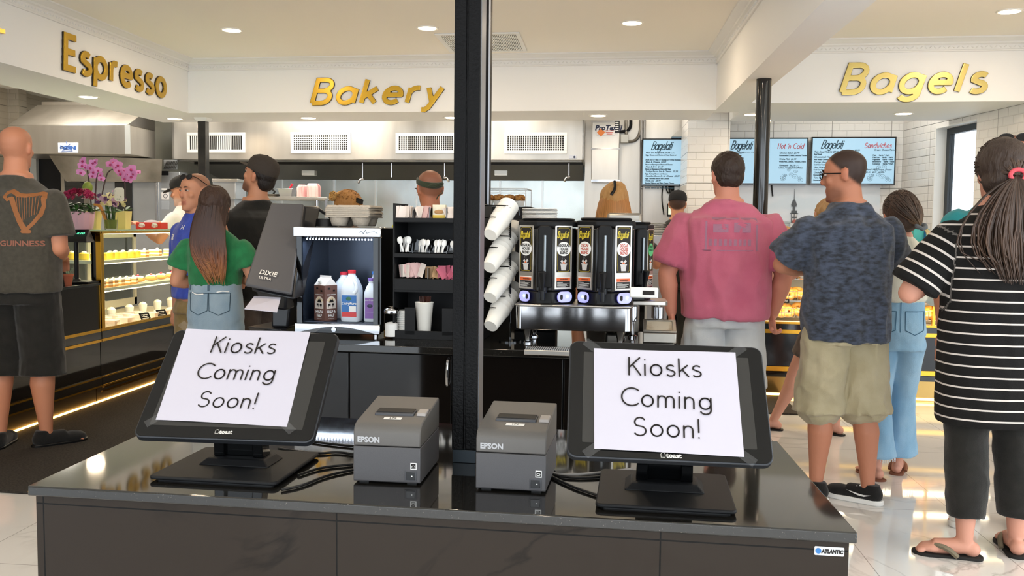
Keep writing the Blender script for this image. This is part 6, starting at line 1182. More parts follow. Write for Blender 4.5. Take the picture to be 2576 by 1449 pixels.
m = MB(); m.box((0, 0, 8*s), (67*s, .12, 16*s)); m.build('carton', mat('box_red', 'd0372c', .5), t, bevel=.002)
m = MB(); [m.ball((x_*s, -.0605, 8.5*s), (9*s, .001, 5.6*s), 18, 8) for x_ in (-17, 17)]; em = m.build('oval_badge', WPL, t); m = MB(); [m.add(btext('Kings', .032, shear=.3), face(x_*s, -.062, 8.5*s)) for x_ in (-17, 17)]; m.build('lettering', mat('box_red_ink', 'b03025', .5), em, smooth=0)
m = MB(); m.ball((0, 0, 16*s), (20*s, .05, 6*s), 12, 6); m.build('tissue', PAPER, t)
# ================================================================== RIGHT BAGEL CASE
a = G(1950, 1000, 0); b = G(2350, 1015, 0); VR = a.y+SK*a.x; uA = V(1922, 700, VR).x-.55; uB = 3.42
zr = lambda y: V(1970, y, VR).z
t = thing('bagel_case', 'black and gold glass display case full of bagels at the right', 'display case', R(2.2, VR, 0)); T0 = Vector(t.location)
ztop, zgl = zr(603), zr(810)
m = MB(); m.rbox(uA, uB, VR+.02, VR+.8, zr(924), zgl-.02); rel(m, T0).build('base_panel', mat('panel_navy_black', '0e0f14', .12, coat=.1), t)
m = MB(); m.rbox(uA, uB, VR+.05, VR+.8, 0, zr(924)); rel(m, T0).build('plinth', mat('plinth_gold', 'a88a52', .12, .9), t)
m = MB(); [m.rbox(uA, uB, VR, VR+.03, zr(b_), zr(a_)) for a_, b_ in ((810, 815), (829, 839), (922, 934))]; rel(m, T0).build('gold_trim', GOLD, t, bevel=.001)
m = MB(); [m.rbox(uA, uB, VR+.004, VR+.03, zr(b_), zr(a_)) for a_, b_ in ((815, 829), (935, 948))]; rel(m, T0).build('black_trim', TRB, t)
m = MB(); m.rbox(uA, uB, VR+.04, VR+.05, .012, .03); rel(m, T0).build('led_strip', mat('led_warm', ''), t)
m = MB(); m.rbox(uA, uB, VR, VR+.006, zgl, ztop-.01); rel(m, T0).build('front_glass', GT, t)
m = MB(); m.rbox(uA, uB, VR-.005, VR+.8, ztop-.012, ztop); rel(m, T0).build('top_glass', mat('glass_green', ''), t)
m = MB(); [m.rbox(u_, u_+.02, VR-.002, VR+.03, zgl, ztop-.012) for u_ in (V(1922, 700, VR).x, V(2350, 700, VR).x)]; m.rbox(uA, uB, VR-.002, VR+.02, ztop-.03, ztop-.012); rel(m, T0).build('gold_frame', GOLD, t)
m = MB(); m.rbox(uA, uB, VR+.76, VR+.78, zgl-.02, ztop-.02); m.rbox(uA, uB, VR+.02, VR+.78, zgl-.02, zgl-.004); rel(m, T0).build('liner', mat('case_liner', 'e8dcc0', .3), t)
zsh = [zr(668), zr(702), zr(757), zr(800)]
m = MB(); [m.rbox(uA, uB, VR+.06+.04*(3-i), VR+.7, z-.012, z-.004) for i, z in enumerate(zsh[:3])]; rel(m, T0).build('shelf', SS, t)
for z in (ztop-.02, zr(705), zr(760)):
    d = bpy.data.lights.new('case_lamp', 'AREA'); d.shape = 'RECTANGLE'; d.size = 1.9; d.size_y = .08; d.energy = 7; d.color = (1, .85, .6); o = bpy.data.objects.new('case_lamp', d); COL.objects.link(o); o.parent = t; o.location = R(2.2, VR+.12, z-.005)-T0
m = MB(); m.rbox(uA, uB, VR+.06, VR+.075, ztop-.028, ztop-.018); rel(m, T0).build('case_light', mat('led_case', ''), t)
p = V(1985, 630, VR+.2); t2 = thing('bagel_slicer', 'steel appliance with a round dial seen through the top of the bagel case', 'appliance', (p.x, p.y, zr(640))); s = dcam(p)/FPX; m = MB(); m.b2((-.3, 0, 0), (.35, .3, 33*s)); m.build('housing', SS, t2, bevel=.01); m = MB(); m.lathe([(8*s, 0), (8*s, .012), (6*s, .014)], (-6*s, -.001, 12*s), axis=Matrix.Rotation(pi/2, 3, 'X'), n=20); m.build('dial_ring', CHR, t2); m = MB(); m.lathe([(5*s, 0), (4.5*s, .016), (.001, .017)], (-6*s, -.001, 12*s), axis=Matrix.Rotation(pi/2, 3, 'X'), n=20); m.build('dial', BLK, t2)
m = MB(); m.rbox(V(1900, 640, VR+.2).x, V(2080, 640, VR+.2).x, VR+.2, VR+.5, zr(640)-.012, zr(640)-.001)
m.build('case_ledge', SS, label='steel ledge carrying the appliance with the dial', cat='ledge')
BG = mat('bagel_crust', 'd08c3a', .45, var=('e0b060', 18, .4, .65), bump=(60, .3)); WIR = mat('wire_steel', 'b8b0a0', .3, .9)
bag = None; random.seed(14)
def bagel(loc, label, grp, rot):
    global bag
    if bag is None:
        m = MB(); n1, n2 = 22, 12; ids = [[m.av(((.034+.022*cos(b_*2*pi/n2))*cos(a_*2*pi/n1), (.034+.022*cos(b_*2*pi/n2))*sin(a_*2*pi/n1), .020*sin(b_*2*pi/n2))) for b_ in range(n2)] for a_ in range(n1)]
        for a_ in range(n1):
            for b_ in range(n2): m.af(ids[a_][b_], ids[(a_+1) % n1][b_], ids[(a_+1) % n1][(b_+1) % n2], ids[a_][(b_+1) % n2])
        bag = m.build('bagel', BG); o = bag
    else: o = bag.copy(); COL.objects.link(o)
    o.location = loc; o.rotation_euler = rot; tag(o, label, 'bagel', grp)
signs = {(1, 1): 'PLAIN', (3, 1): 'SESAME'}
cols = ((1880, 1935), (1942, 2000), (2006, 2060), (2290, 2345), (2350, 2400))
for r_, z in enumerate(zsh):
    for c_, (x0, x1) in enumerate(cols):
        if r_ == 3 and 0: pass
        vv = VR+.10; A, B = V(x0, 760, vv), V(x1, 760, vv); w = B.x-A.x
        rowname = ('top', 'second', 'third', 'bottom')[r_]; where = ('left of the round pole gap', 'between the pink and grey shirts', 'behind the man in grey', 'left of the striped shirt', 'nearest the striped shirt')[c_]
        k_ = thing('wire_basket', '%s row wire basket %s' % (rowname, where), 'basket', (A.x, A.y, z), RA, 'bagel baskets'); hb = .07
        m = MB(); [m.cyl((w*i/7, 0, 0), (w*i/7, 0, hb), .0022, n=5) for i in range(8)]; [m.cyl((0, y_, h_), (w, y_, h_), .0028, n=5) for y_ in (0, .3) for h_ in (0, hb*.5, hb)]; [m.cyl((x_, 0, h_), (x_, .3, h_), .0028, n=5) for x_ in (0, w) for h_ in (0, hb)]; [m.cyl((0, .3*i/5, 0), (w, .3*i/5, 0), .002, n=5) for i in range(6)]; m.build('wire', WIR, k_)
        for i in range(7 if c_ in (1, 3) else 4):
            q = (A.x+w*(.2+.3*(i % 3)), A.y+.07+.07*(i//3), z+.035+.03*(i//3)); bagel(q, '%s bagel, %s layer, %s row basket %s' % (['left', 'middle', 'right'][i % 3], ['front', 'middle', 'rear'][i//3], rowname, where), 'bagels, %s row %s' % (rowname, where), (random.uniform(.2, .9), random.uniform(-.4, .4), 0))
        if (r_, c_) in ((0, 1), (2, 1)):
            tx = 'PLAIN' if r_ == 0 else 'SESAME'; yy = 698 if r_ == 0 else 757; xx = 1970 if r_ == 0 else 1969; P_ = V(xx, yy, VR-.006) if 0 else V(xx, yy, VR+.05); sg = thing('flavour_sign', 'small black sign reading %s in the bagel case' % tx.title(), 'sign', P_, RA); s = dcam(P_)/FPX; m = MB(); m.b2((-16*s, 0, -5*s), (16*s, .006, 5*s)); m.build('plate', BLKM, sg); m = MB(); m.add(btext(tx, 7.6*s, off=.0008), face(0, -.001, 0)); m.build('lettering', WPL, sg, smooth=0)
            m = MB(); [m.b2((x_*s, .001, -9*s), (x_*s+.004, .004, -4*s)) for x_ in (-10, 10)]; m.build('clip', CHR, sg)
# on top of the bagel case
KR = mat('kraft_paper', 'c09a6c', .8, bump=(20, .5))
for k, (px, ww, hh_, lb) in enumerate(((1952, 60, 46, 'brown paper bag lying on the bagel case, left one'), (2005, 56, 34, 'brown paper bag lying on the bagel case, right one'))):
    p = V(px, 600, VR+.25+.1*k); p.z = ztop; s = dcam(p)/FPX; m = MB(); N_ = 10
    m.hexa([(-ww/2*s, -.1, 0), (ww/2*s, -.1, 0), (ww/2*s, .12, 0), (-ww/2*s, .12, 0), (-ww/2*s, -.02, hh_*s), (ww*.42*s, -.04, hh_*.45*s), (ww*.42*s, .07, hh_*.5*s), (-ww/2*s, .07, hh_*s)]); o = m.build('paper_bag', KR, bevel=.01, seg=2, label=lb, cat='paper bag'); o.location = p
p = V(2352, 600, VR+.15); p.z = ztop; s = dcam(p)/FPX; t = thing('foil_box', 'blue wrap box on the bagel case beside the striped shoulder', 'box', p, RA); m = MB(); m.b2((-22*s, 0, 0), (45*s, .1, 26*s)); m.build('carton', mat('box_blue', '2c5fae', .4), t, bevel=.002); m = MB(); m.add(btext('Reynolds', .045, shear=.25, off=.001), face(4*s, -.001, 17*s)); m.build('lettering', WPL, t, smooth=0)
m = MB(); m.b2((-22*s, -.001, 0), (-14*s, 0, 26*s)); m.build('teal_end', mat('box_teal', '3fb0b0', .4), t)
p = V(2318, 600, VR+.2); p.z = ztop; m = MB(); m.box((0, .05, .05), (.12, .1, .1)); o = m.build('teal_box', mat('box_teal', ''), bevel=.002, label='teal box just left of the blue wrap box', cat='box'); o.location = p; o.rotation_euler = (0, 0, RA)
# tile upstand behind etc.
# ================================================================== PEOPLE
SKM = mat('skin', 'ffffff', .55, attr='col', sss=.0, bump=(60, .08))
def remesh(mb, name, mm, parent, vox=.010, it=3, colf=None, wr=None, sharp=0):
    me = mb.mesh('tmp'); o = bpy.data.objects.new('tmp', me); COL.objects.link(o)
    bm = bmesh.new(); bm.from_mesh(me); bmesh.ops.recalc_face_normals(bm, faces=bm.faces); bm.to_mesh(me); bm.free()
    r = o.modifiers.new('r', 'REMESH'); r.mode = 'VOXEL'; r.voxel_size = vox
    if it: s = o.modifiers.new('s', 'SMOOTH'); s.factor = .6; s.iterations = it
    dg = bpy.context.evaluated_depsgraph_get(); me2 = bpy.data.meshes.new_from_object(o.evaluated_get(dg)); bpy.data.objects.remove(o); bpy.data.meshes.remove(me)
    me2.name = name
    if wr:
        am, sx, sz = wr; N_ = [v.normal.copy() for v in me2.vertices]
        for v, n in zip(me2.vertices, N_):
            p = v.co; w = noise.noise(Vector((p.x*sx, p.y*sx, p.z*sz)))+.5*noise.noise(Vector((p.x*sx*2+p.z*3, p.y*sx*2, p.z*sz*2.4+4))); w = (1-abs(w)*2.2)
            v.co = p+n*am*w
    if colf:
        ca = me2.color_attributes.new('col', 'FLOAT_COLOR', 'POINT'); fl = []
        for v in me2.vertices: fl += list(colf(v.co))[:3]+[1]
        ca.data.foreach_set('color', fl)
    me2.polygons.foreach_set('use_smooth', [True]*len(me2.polygons)); me2.materials.clear(); me2.materials.append(mm)
    q = bpy.data.objects.new(name, me2); COL.objects.link(q); q.parent = parent; return q
def sring(c, w, d, n=26, k=2.4):
    return [(c[0]+w*math.copysign(abs(cos(2*pi*i/n))**(2/k), cos(2*pi*i/n)), c[1]+d*math.copysign(abs(sin(2*pi*i/n))**(2/k), sin(2*pi*i/n)), c[2]) for i in range(n)]
def chain(m, pts, rs, n=16):
    for i in range(len(pts)-1): m.cyl(pts[i], pts[i+1], rs[i], rs[i+1], n)
    for p, r in zip(pts, rs): m.ball(p, r, 14, 8)
HEADR = [(-.120, .018, .074, .045), (-.112, .034, .086, .02), (-.09, .050, .090, -.02), (-.065, .059, .089, -.052), (-.035, .066, .087, -.074), (-.005, .071, .084, -.090), (.03, .075, .090, -.099), (.06, .074, .085, -.098), (.085, .065, .068, -.085), (.105, .045, .042, -.060), (.118, .015, .008, -.028)]
def mixc(a, b, t): t = max(0, min(1, t)); return tuple(x+(y-x)*t for x, y in zip(a, b))
def person(label, px, s, rz, H, skin='c98f72', fat=1.0, sh=.112, hd=(0, 0, 0), arms=None, shirt=None, pants=None, shoes=None, hair=None, feet=None, hs=1.0, legx=.052, at=None, grp=None, beard=None, pz=.45, depth=1.0):
    P = at or Dp(px, 700, FPX/s); t = thing('person', label, 'person', (P.x, P.y, 0), rz)
    Z = lambda x, y, z: Vector((x*H, y*H, z*H))
    yaw, pit, til = hd; k = hs
    NB = Z(0, -.006, .868)
    HM = Matrix.Translation(NB) @ Matrix.Rotation(yaw, 4, 'Z') @ Matrix.Rotation(pit, 4, 'X') @ Matrix.Rotation(til, 4, 'Y') @ Matrix.Translation((0, .016, H-.118*k-.868*H)) @ Matrix.Scale(k, 4)
    HI = HM.inverted()
    m = MB()
    T = [(.47, .082*fat, .062), (.51, .094*fat, .068*fat), (.56, .090*fat, .064*fat), (.62, .080*fat, .056*fat*depth), (.69, .088*fat, .060*fat*depth), (.75, .094*fat, .062*fat), (.785, sh*.84, .052), (.812, sh*.64, .044), (.836, sh*.44, .040), (.86, .042*fat**.5, .040)]
    m.loft([sring(Z(0, -.004, z), w*H, d*H) for z, w, d in T])
    m.cyl(Z(0, -.008, .83), HM @ Vector((0, -.012, -.05)), .036*H*fat**.5, .056*k, 20)
    # head
    m.loft([[HM @ Vector((w*math.copysign(abs(cos(a))**.9, cos(a)), (f+b)/2+(f-b)/2*math.copysign(abs(sin(a))**.9, sin(a)), z)) for a in [2*pi*i/24 for i in range(24)]] for z, w, f, b in HEADR])
    m.M = HM
    m.cyl((0, .085, .022), (0, .104, -.022), .008, .013, 10); m.ball((0, .100, -.026), (.016, .014, .011)); m.ball((0, .084, -.062), (.024, .010, .006)); m.ball((0, .083, -.073), (.021, .010, .006)); m.ball((0, .082, -.105), (.02, .014, .014))
    m.ball((-.028, .082, .030), (.024, .009, .007)); m.ball((.028, .082, .030), (.024, .009, .007)); m.ball((-.042, .062, -.02), (.022, .02, .022)); m.ball((.042, .062, -.02), (.022, .02, .022))
    for sx in (-1, 1): m.ball((sx*.077, -.012, -.005), (.008, .018, .031), 12, 8, Matrix.Rotation(-.25, 3, 'X')); m.ball((sx*.083, -.017, .008), (.006, .015, .020), 10, 6)
    m.M = Matrix()
    arms = arms or {}; J = {}
    for sd, sx in (('L', -1), ('R', 1)):
        A = arms.get(sd, ((sh+.02, .0, .625), (sh+.015, .03, .49), None))
        S_ = Z(sx*sh*.97, -.004, .772); E_ = Z(sx*A[0][0], A[0][1], A[0][2]); W_ = Z(sx*A[1][0], A[1][1], A[1][2]); J[sd] = (S_, E_, W_)
        af = fat**.6; mid = S_.lerp(E_, .5); fm = E_.lerp(W_, .3)
        chain(m, [S_, mid, E_, fm, W_], [.032*H*af, .030*H*af, .024*H*af, .0265*H*af, .0165*H])
        hd_ = (A[2] and Z(sx*A[2][0], A[2][1], A[2][2]).normalized()) or (W_-E_).normalized(); q = hd_.to_track_quat('Y', 'Z').to_matrix()
        if len(A) > 3: q = q @ Matrix.Rotation(A[3], 3, 'Y')
        Hm = Matrix.Translation(W_) @ q.to_4x4() @ Matrix.Scale(H/1.75, 4); m.M = Hm
        m.ball((0, .045, 0), (.040, .052, .017), 14, 8); m.ball((0, .010, 0), (.028, .03, .020))
        ty = sx
        curl = A[4] if len(A) > 4 else .5
        for fi, (fx, L_) in enumerate(((-.030, .070), (-.010, .078), (.010, .073), (.029, .058))):
            p = Vector((fx*ty*-1, .086, 0)); d = Vector((fx*-.25*ty, 1, 0)).normalized(); pts = [p]; a_ = 0
            for sg in (.45, .32, .23): a_ += curl; p = p+(d*cos(a_)+Vector((0, 0, -1))*sin(a_))*L_*sg; pts.append(p)
            chain(m, pts, [.0095, .009, .008, .007], 8)
        chain(m, [Vector((-.026*ty, .022, -.002)), Vector((-.052*ty, .050, -.012)), Vector((-.050*ty, .078, -.022)), Vector((-.040*ty, .098, -.026))], [.013, .011, .0098, .008], 8)
        m.M = Matrix()
    # legs
    fz = feet or {}
    LG = {}
    for sd, sx in (('L', -1), ('R', 1)):
        fo = fz.get(sd, (sx*legx*1.1, 0, sx*-.18)); hip = Z(sx*.047*fat, -.004, .485); ank = Z(fo[0], fo[1], .045); kn = hip.lerp(ank, .48)+Z(0, .012, 0); cf = kn.lerp(ank, .30)+Z(0, -.012, 0)
        lf = fat**.5; LG[sd] = (hip, kn, cf, ank, fo[2])
        chain(m, [hip, hip.lerp(kn, .5), kn, cf, cf.lerp(ank, .6), ank], [.050*H*lf, .044*H*lf, .031*H*lf, .034*H*lf, .023*H*lf, .0185*H])
        FR_ = Matrix.Translation((ank.x, ank.y, 0)) @ Matrix.Rotation(fo[2], 4, 'Z') @ Matrix.Scale(H/1.75, 4); m.M = FR_
        m.ball((0, -.03, .038), (.032, .034, .034)); m.cyl((0, -.01, .05), (0, .12, .035), .034, .034, 14); m.ball((0, .13, .03), (.044, .05, .022))
        for ti in range(5): m.ball(((ti-2)*.0175*-sx, .178-abs(ti-.8)*.008 if 1 else 0, .022), (.0095 if ti else .013, .02, .0125), 10, 6)
        m.M = Matrix()
    sk = lin(skin)[:3]; lip = mixc(sk, lin('a0504a')[:3], .6); hc = lin(hair['c'])[:3] if hair else sk; bc = lin(beard)[:3] if beard else None; buzz = hair and hair.get('kind') in ('buzz', 'stubble'); bz = hair.get('amt', .85) if hair else 0
    pinkc = mixc(sk, lin('c0604a')[:3], .35)
    def colf(p):
        q = HI @ p; c = sk
        if abs(q.x) < .12 and abs(q.z) < .135 and abs(q.y) < .14:
            if q.y > .078 and -.08 < q.z < -.055 and abs(q.x) < .022: c = lip
            elif bc and q.z < -.02 and q.y > -.02 and q.z > -.15: c = mixc(sk, bc, pz*max(0, min(1, (-.035-q.z-.35*max(0, .045-q.y))/.03))*max(0, min(1, (q.y+.01)/.03)))
            elif buzz:
                hl = .078 if q.y > .055 else (.078-(.055-q.y)*1.1 if q.y > .0 else .0175-(-q.y)*1.1); hl = max(hl, -.062)
                if not (abs(q.x) > .077 and abs(q.z) < .04 and q.y > -.04): c = mixc(sk, hc, bz*max(0, min(1, (q.z-hl)/.02+.5)))
            if abs(q.x) > .078 or (q.y > .098): c = mixc(c, pinkc, .6)
        return c
    body = remesh(m, 'body', SKM, t, vox=.0075, it=2, colf=colf)
    if hair and hair.get('face'):
        for sx in (-1, 1):
            m = MB(); m.M = HM; m.ball((sx*.030, .0795, .010), (.0125, .0100, .0065), 14, 10); e = m.build('eye', mat('eye_white', 'c4b8ae', .3), t, smooth=80)
            m = MB(); m.M = HM; gx = hair['face'] if isinstance(hair['face'], float) else 0; m.ball((sx*.030+gx, .0885, .010), (.0055, .003, .0055), 12, 8); m.build('iris', mat('iris_brown', '2a1a12', .1), e, smooth=80)
            m = MB(); m.M = HM; m.tube([(sx*.014, .093, .028), (sx*.030, .0935, .033), (sx*.046, .084, .029)], [.003, .004, .002], 6, 1); m.build('eyebrow', mat('brow_'+hair['c'], hair['c'], .8), t)
            m = MB(); m.M = HM; m.tube([(sx*.016, .090, .016), (sx*.030, .0925, .0195), (sx*.044, .083, .014)], [.002, .0032, .002], 6, 1); m.build('eyelid', mat('lid_'+skin, skin, .5), t)
    # clothes
    if shirt:
        ez = shirt.get('ease', .012); hem = shirt.get('hem', .52); tpr = shirt.get('flare', 0); m = MB(); rs = []
        zs_ = [hem+(.785-hem)*i/8 for i in range(9)]
        def tw(z):
            for (a, w1, d1), (b, w2, d2) in zip(T, T[1:]):
                if a <= z <= b: q = (z-a)/(b-a); return w1+(w2-w1)*q, d1+(d2-d1)*q
            return T[0][1]+.01, T[0][2]+.006
        for z in zs_:
            w, d = tw(z); f_ = max(0, (.66-z)/.2)*tpr; wmin = shirt.get('straight', 0)*.093*fat; rs.append(sring(Z(0, -.004, z), (max(w, wmin)+ez+f_)*H, (max(d, .062*fat*shirt.get('straight', 0))+ez+f_*.6)*H))
        nk = shirt.get('neck', .846)
        rs += [sring(Z(0, -.006, .812), (sh*.70+ez*.6)*H, .050*H), sring(Z(0, -.006, .832), (sh*.50+ez*.4)*H, .046*H), sring(Z(0, -.008, nk), .043*H*fat**.5, .044*H*fat**.5), sring(Z(0, -.008, nk+.003), .038*H*fat**.5, .040*H*fat**.5)]
        m.loft(rs); sl = shirt.get('sleeve', .6); sw = shirt.get('sw', .012)
        for sd in 'LR':
            S_, E_, W_ = J[sd]
            if sl > 0:
                e1 = S_.lerp(E_, min(1, sl)); r1 = (.031*fat**.6+ez*.45)*H; r2 = (.031*fat**.6+sw+.002)*H; inn = S_+Vector(((-1 if sd == 'R' else 1)*.03*H, 0, -.012*H))
                m.ball(S_, r1, 16, 10); m.cyl(inn, S_, r1*1.15, r1); m.cyl(S_, e1, r1, r2, 20)
                if sl > 1: m.ball(E_, r2); m.cyl(E_, E_.lerp(W_, sl-1), r2, .024*H)
        cfs = None
        if shirt.get('stripe'):
            def cfs(p):
                for sd in 'LR':
                    S_, E_, W_ = J[sd]; d = (E_-S_); L_ = d.length; d.normalize(); u = (p-S_).dot(d); r_ = ((p-S_)-d*u).length
                    if u > -.01 and r_ < .15 and abs(p.x) > abs(S_.x)*(1.0+.25*max(0, u)): return (u/H*1.0, 1, 0)
                return (p.z, 0, 0)
        so = remesh(m, shirt.get('name', 't_shirt'), shirt['m'], t, vox=.009, it=shirt.get('it', 3), colf=cfs, wr=shirt.get('wr', (.006, 9, 4)))
        t['shirt_obj'] = so.name
    if pants:
        m = MB(); ez = pants.get('ease', .006); top = pants.get('top', .60); hem = pants.get('hem', .3); w1 = pants.get('hemw', .012); zs_ = [top, .56, .52, .485, .462]
        rs = []
        for z in zs_:
            w, d = tw(z) if shirt else (.09, .06); e2 = ez if (not shirt or z < shirt.get('hem', .52)-.005 or pants.get('top')) else -.004; rs.append(sring(Z(0, -.004, z), (w+e2)*H, (d+e2)*H))
        m.loft(rs)
        for sd in 'LR':
            hip, kn, cf, ank, _ = LG[sd]; hip2 = hip+Z(0, 0, -.005)
            def at_z(z):
                pts = [hip, kn, cf, ank]
                for a, b in zip(pts, pts[1:]):
                    if a.z >= z >= b.z: return a.lerp(b, (a.z-z)/(a.z-b.z))
                return ank
            lf = fat**.5; ph = at_z(hem*H); Lr = lambda z: (.050-(.485-z)*.09)*lf if z > .275 else (.033*lf if z > .17 else (.033-(.17-z)*.11)*lf)
            seq = [hip2]; z = .44
            while z > hem+.015: seq.append(at_z(z*H)); z -= .05
            seq.append(ph); rr_ = []
            for q in seq: zz_ = q.z/H; f_ = (.485-zz_)/(.485-hem); rr_.append((max(Lr(zz_), 0)+ez+(w1-ez)*max(0, f_)**pants.get('pw', 1))*H)
            for a, b, r1, r2 in zip(seq, seq[1:], rr_, rr_[1:]): m.cyl(a, b, r1, r2, 20)
            for a, r1 in list(zip(seq, rr_))[:-1]: m.ball(a, r1, 16, 10)
        remesh(m, pants.get('name', 'shorts'), pants['m'], t, vox=.008, it=1, wr=pants.get('wr', (.005, 8, 6)))
    if shoes:
        for sd in 'LR':
            hip, kn, cf, ank, fr = LG[sd]; FR_ = Matrix.Translation((ank.x, ank.y, 0)) @ Matrix.Rotation(fr, 4, 'Z') @ Matrix.Scale(H/1.75, 4); kind = shoes['kind']
            if kind == 'sneaker':
                m = MB(); m.M = FR_; m.ball((0, -.03, .05), (.042, .046, .045)); m.cyl((0, -.02, .05), (0, .10, .045), .042, .042); m.ball((0, .138, .036), (.052, .078, .036)); m.cyl((0, -.02, .05), (0, -.022, .10), .042, .038)
                o = remesh(m, 'shoe', shoes['m'], t, .008, 2)
                m = MB(); m.M = FR_; m.prism([(.036*cos(a)+(0), -.035+.045*sin(a)) for a in [pi+pi*i/8 for i in range(9)]]+[(.044, .05), (.052, .12)]+[(.051*cos(a), .145+.076*sin(a)) for a in [pi*i/10 for i in range(1, 10)]]+[(-.052, .12), (-.044, .05)], .026); m.build('sole', shoes['sole'], o, bevel=.006)
                if shoes.get('logo'):
                    m = MB(); m.M = FR_
                    for sx in (-1, 1): m.poly([(sx*.0485, -.035, .055), (sx*.050, .00, .042), (sx*.052, .03, .045), (sx*.049, .09, .062), (sx*.0515, .03, .054), (sx*.050, .0, .051)])
                    m.build('side_mark', WPL, o); m = MB(); m.M = FR_
                    for i in range(5): m.tube([(-.022, .03+.016*i, .088-.008*i), (.022, .036+.016*i, .088-.008*i)], .004, 6)
                    m.build('lace', WPL, o)
            else:
                m = MB(); m.M = FR_; out = [(.042*cos(a), -.045+.03*sin(a)) for a in [pi+pi*i/8 for i in range(9)]]+[(.040, .05)]+[(.052*cos(a)-.0, .14+.065*sin(a)) for a in [pi*i/10 for i in range(11)]]+[(-.040, .05)]; m.prism(out, .016, Matrix.Translation((0, 0, -.004))); o = m.build('sandal_sole', shoes['m'], t, bevel=.004)
                m = MB(); m.M = FR_
                for sx in (-1, 1): m.tube([(0, .148, .014), (sx*.018, .125, .050), (sx*.044, .07, .045), (sx*.047, .03, .012)], [.006, .010, .012, .011], 6, 1)
                m.build('sandal_strap', shoes['strap'], o)
    J['HM'] = HM; J['t'] = t; J['LG'] = LG
    return t, J
def hair_shell(t, J, c, blobs=None, name='hair', vox=.007, rough=.007, sc=28, mm=None):
    m = MB(); m.M = J['HM']
    for b in (blobs or [((0, -.022, .034), (.083, .100, .093)), ((0, -.052, -.028), (.068, .056, .062))]): m.ball(b[0], b[1], 20, 14)
    return remesh(m, name, mm or mat('hair_'+c, c, .55, bump=(160, .6, (1, 1, .2))), t, vox, 1, wr=(rough, sc, sc*.5))
def strands(t, J, n, cols, fn, r=.004, name='hair_strands', seed=1, rough=.42):
    random.seed(seed); m = MB(); HM = J['HM']
    for i in range(n):
        pts = fn(i, n); m.c = None; st = len(m.v); m.tube(pts, [r*.7, r, r*.8, r*.25], 5, 1)
        for k in range(st, len(m.v)):
            f_ = (k-st)/(len(m.v)-st); a = cols[min(int(f_*(len(cols)-1)), len(cols)-2)]; b = cols[min(int(f_*(len(cols)-1)), len(cols)-2)+1]; q = f_*(len(cols)-1) % 1
            j = .55+.9*((i*7919) % 97)/97; m.vc[k] = tuple(x*j for x in mixc(lin(a)[:3], lin(b)[:3], q))
    return m.build(name, mat('hair_strand', 'ffffff', rough, attr='col'), t, attr=True, smooth=80)
def cap_hat(t, J, c, tip=0, mm=None, brim=1, yw=0):
    M_ = mm or mat('cap_'+c, c, .85, bump=(220, .4)); m = MB(); m.M = J['HM'] @ Matrix.Rotation(tip, 4, 'X') @ Matrix.Rotation(yw, 4, 'Z')
    m.loft([[(.0875*cos(a)*q, -.010+.106*sin(a)*q, z) for a in [2*pi*i/28 for i in range(28)]] for q, z in ((1, .038), (1.01, .062), (.96, .090), (.80, .118), (.5, .135), (.15, .142), (.02, .1425))]); o = m.build('cap', M_, t, smooth=60)
    if brim:
        m = MB(); m.M = J['HM'] @ Matrix.Rotation(tip, 4, 'X') @ Matrix.Rotation(yw, 4, 'Z'); A = []; B = []
        for z0, L_ in ((.040, A), (.044, B)):
            for i in range(13): a = radians(20+140*i/12); L_.append((.088*cos(a), -.01+.106*sin(a)*.98, z0)); 
        A2 = [(p[0]*.92, p[1]+.075*sin(radians(20+140*i/12))**1.2, p[2]-.012*(1-abs(p[0])/.09)+.004) for i, p in enumerate(A)]; B2 = [(p[0], p[1], p[2]+.004) for p in A2]
        for L1, L2 in ((A, A2), (B2, B)):
            for i in range(12): m.poly([L1[i], L1[i+1], L2[i+1], L2[i]])
        for i in range(12): m.poly([A2[i], A2[i+1], B2[i+1], B2[i]])
        m.build('brim', M_, o)
    m = MB(); m.M = J['HM'] @ Matrix.Rotation(tip, 4, 'X'); m.ball((0, -.01, .143), (.007, .007, .004)); m.build('button', M_, o)
    return o
def shades(t, J, z=.085, y=.06, name='sunglasses', lensc='101014', tilt=-.5, up=0, rim=True):
    m = MB(); Q = J['HM'] @ Matrix.Translation((0, y, z)) @ Matrix.Rotation(tilt, 4, 'X'); m.M = Q
    for sx in (-1, 1): m.prism([(sx*.031+.025*cos(a), .017*sin(a)) for a in [2*pi*i/18 for i in range(18)]], .002, face(0, .016, 0)) if 1 else None
    o = m.build('lens' if 0 else name, mat('lens_'+lensc, lensc, .08) if rim else mat('glass_thin', ''), t)
    m = MB(); m.M = Q
    for sx in (-1, 1): m.tube([(sx*.031+.026*cos(a), .015, .018*sin(a)) for a in [2*pi*i/16 for i in range(17)]], .0022, 6); m.tube([(sx*.057, .013, .004), (sx*.074, -.01, .004), (sx*.080, -.09, -.004 if not up else -.0)], .0025, 6)
    m.tube([(-.007, .017, .004), (.007, .017, .004)], .002, 6); m.build('glasses_frame', BLK, o)
    return o
def decal(mb, so, side=-1, off=.0025):            # drape a flat XZ mesh over the garment, seen from side
    me = so.data; bv = BVHTree.FromPolygons([v.co for v in me.vertices], [p.vertices for p in me.polygons]); nv = []
    for p in mb.v:
        h = bv.ray_cast(Vector((p[0], side*1.0, p[2])), Vector((0, -side, 0))); nv.append((p[0], (h[0].y if h[0] else 0)+side*off, p[2]))
    mb.v = nv; return mb
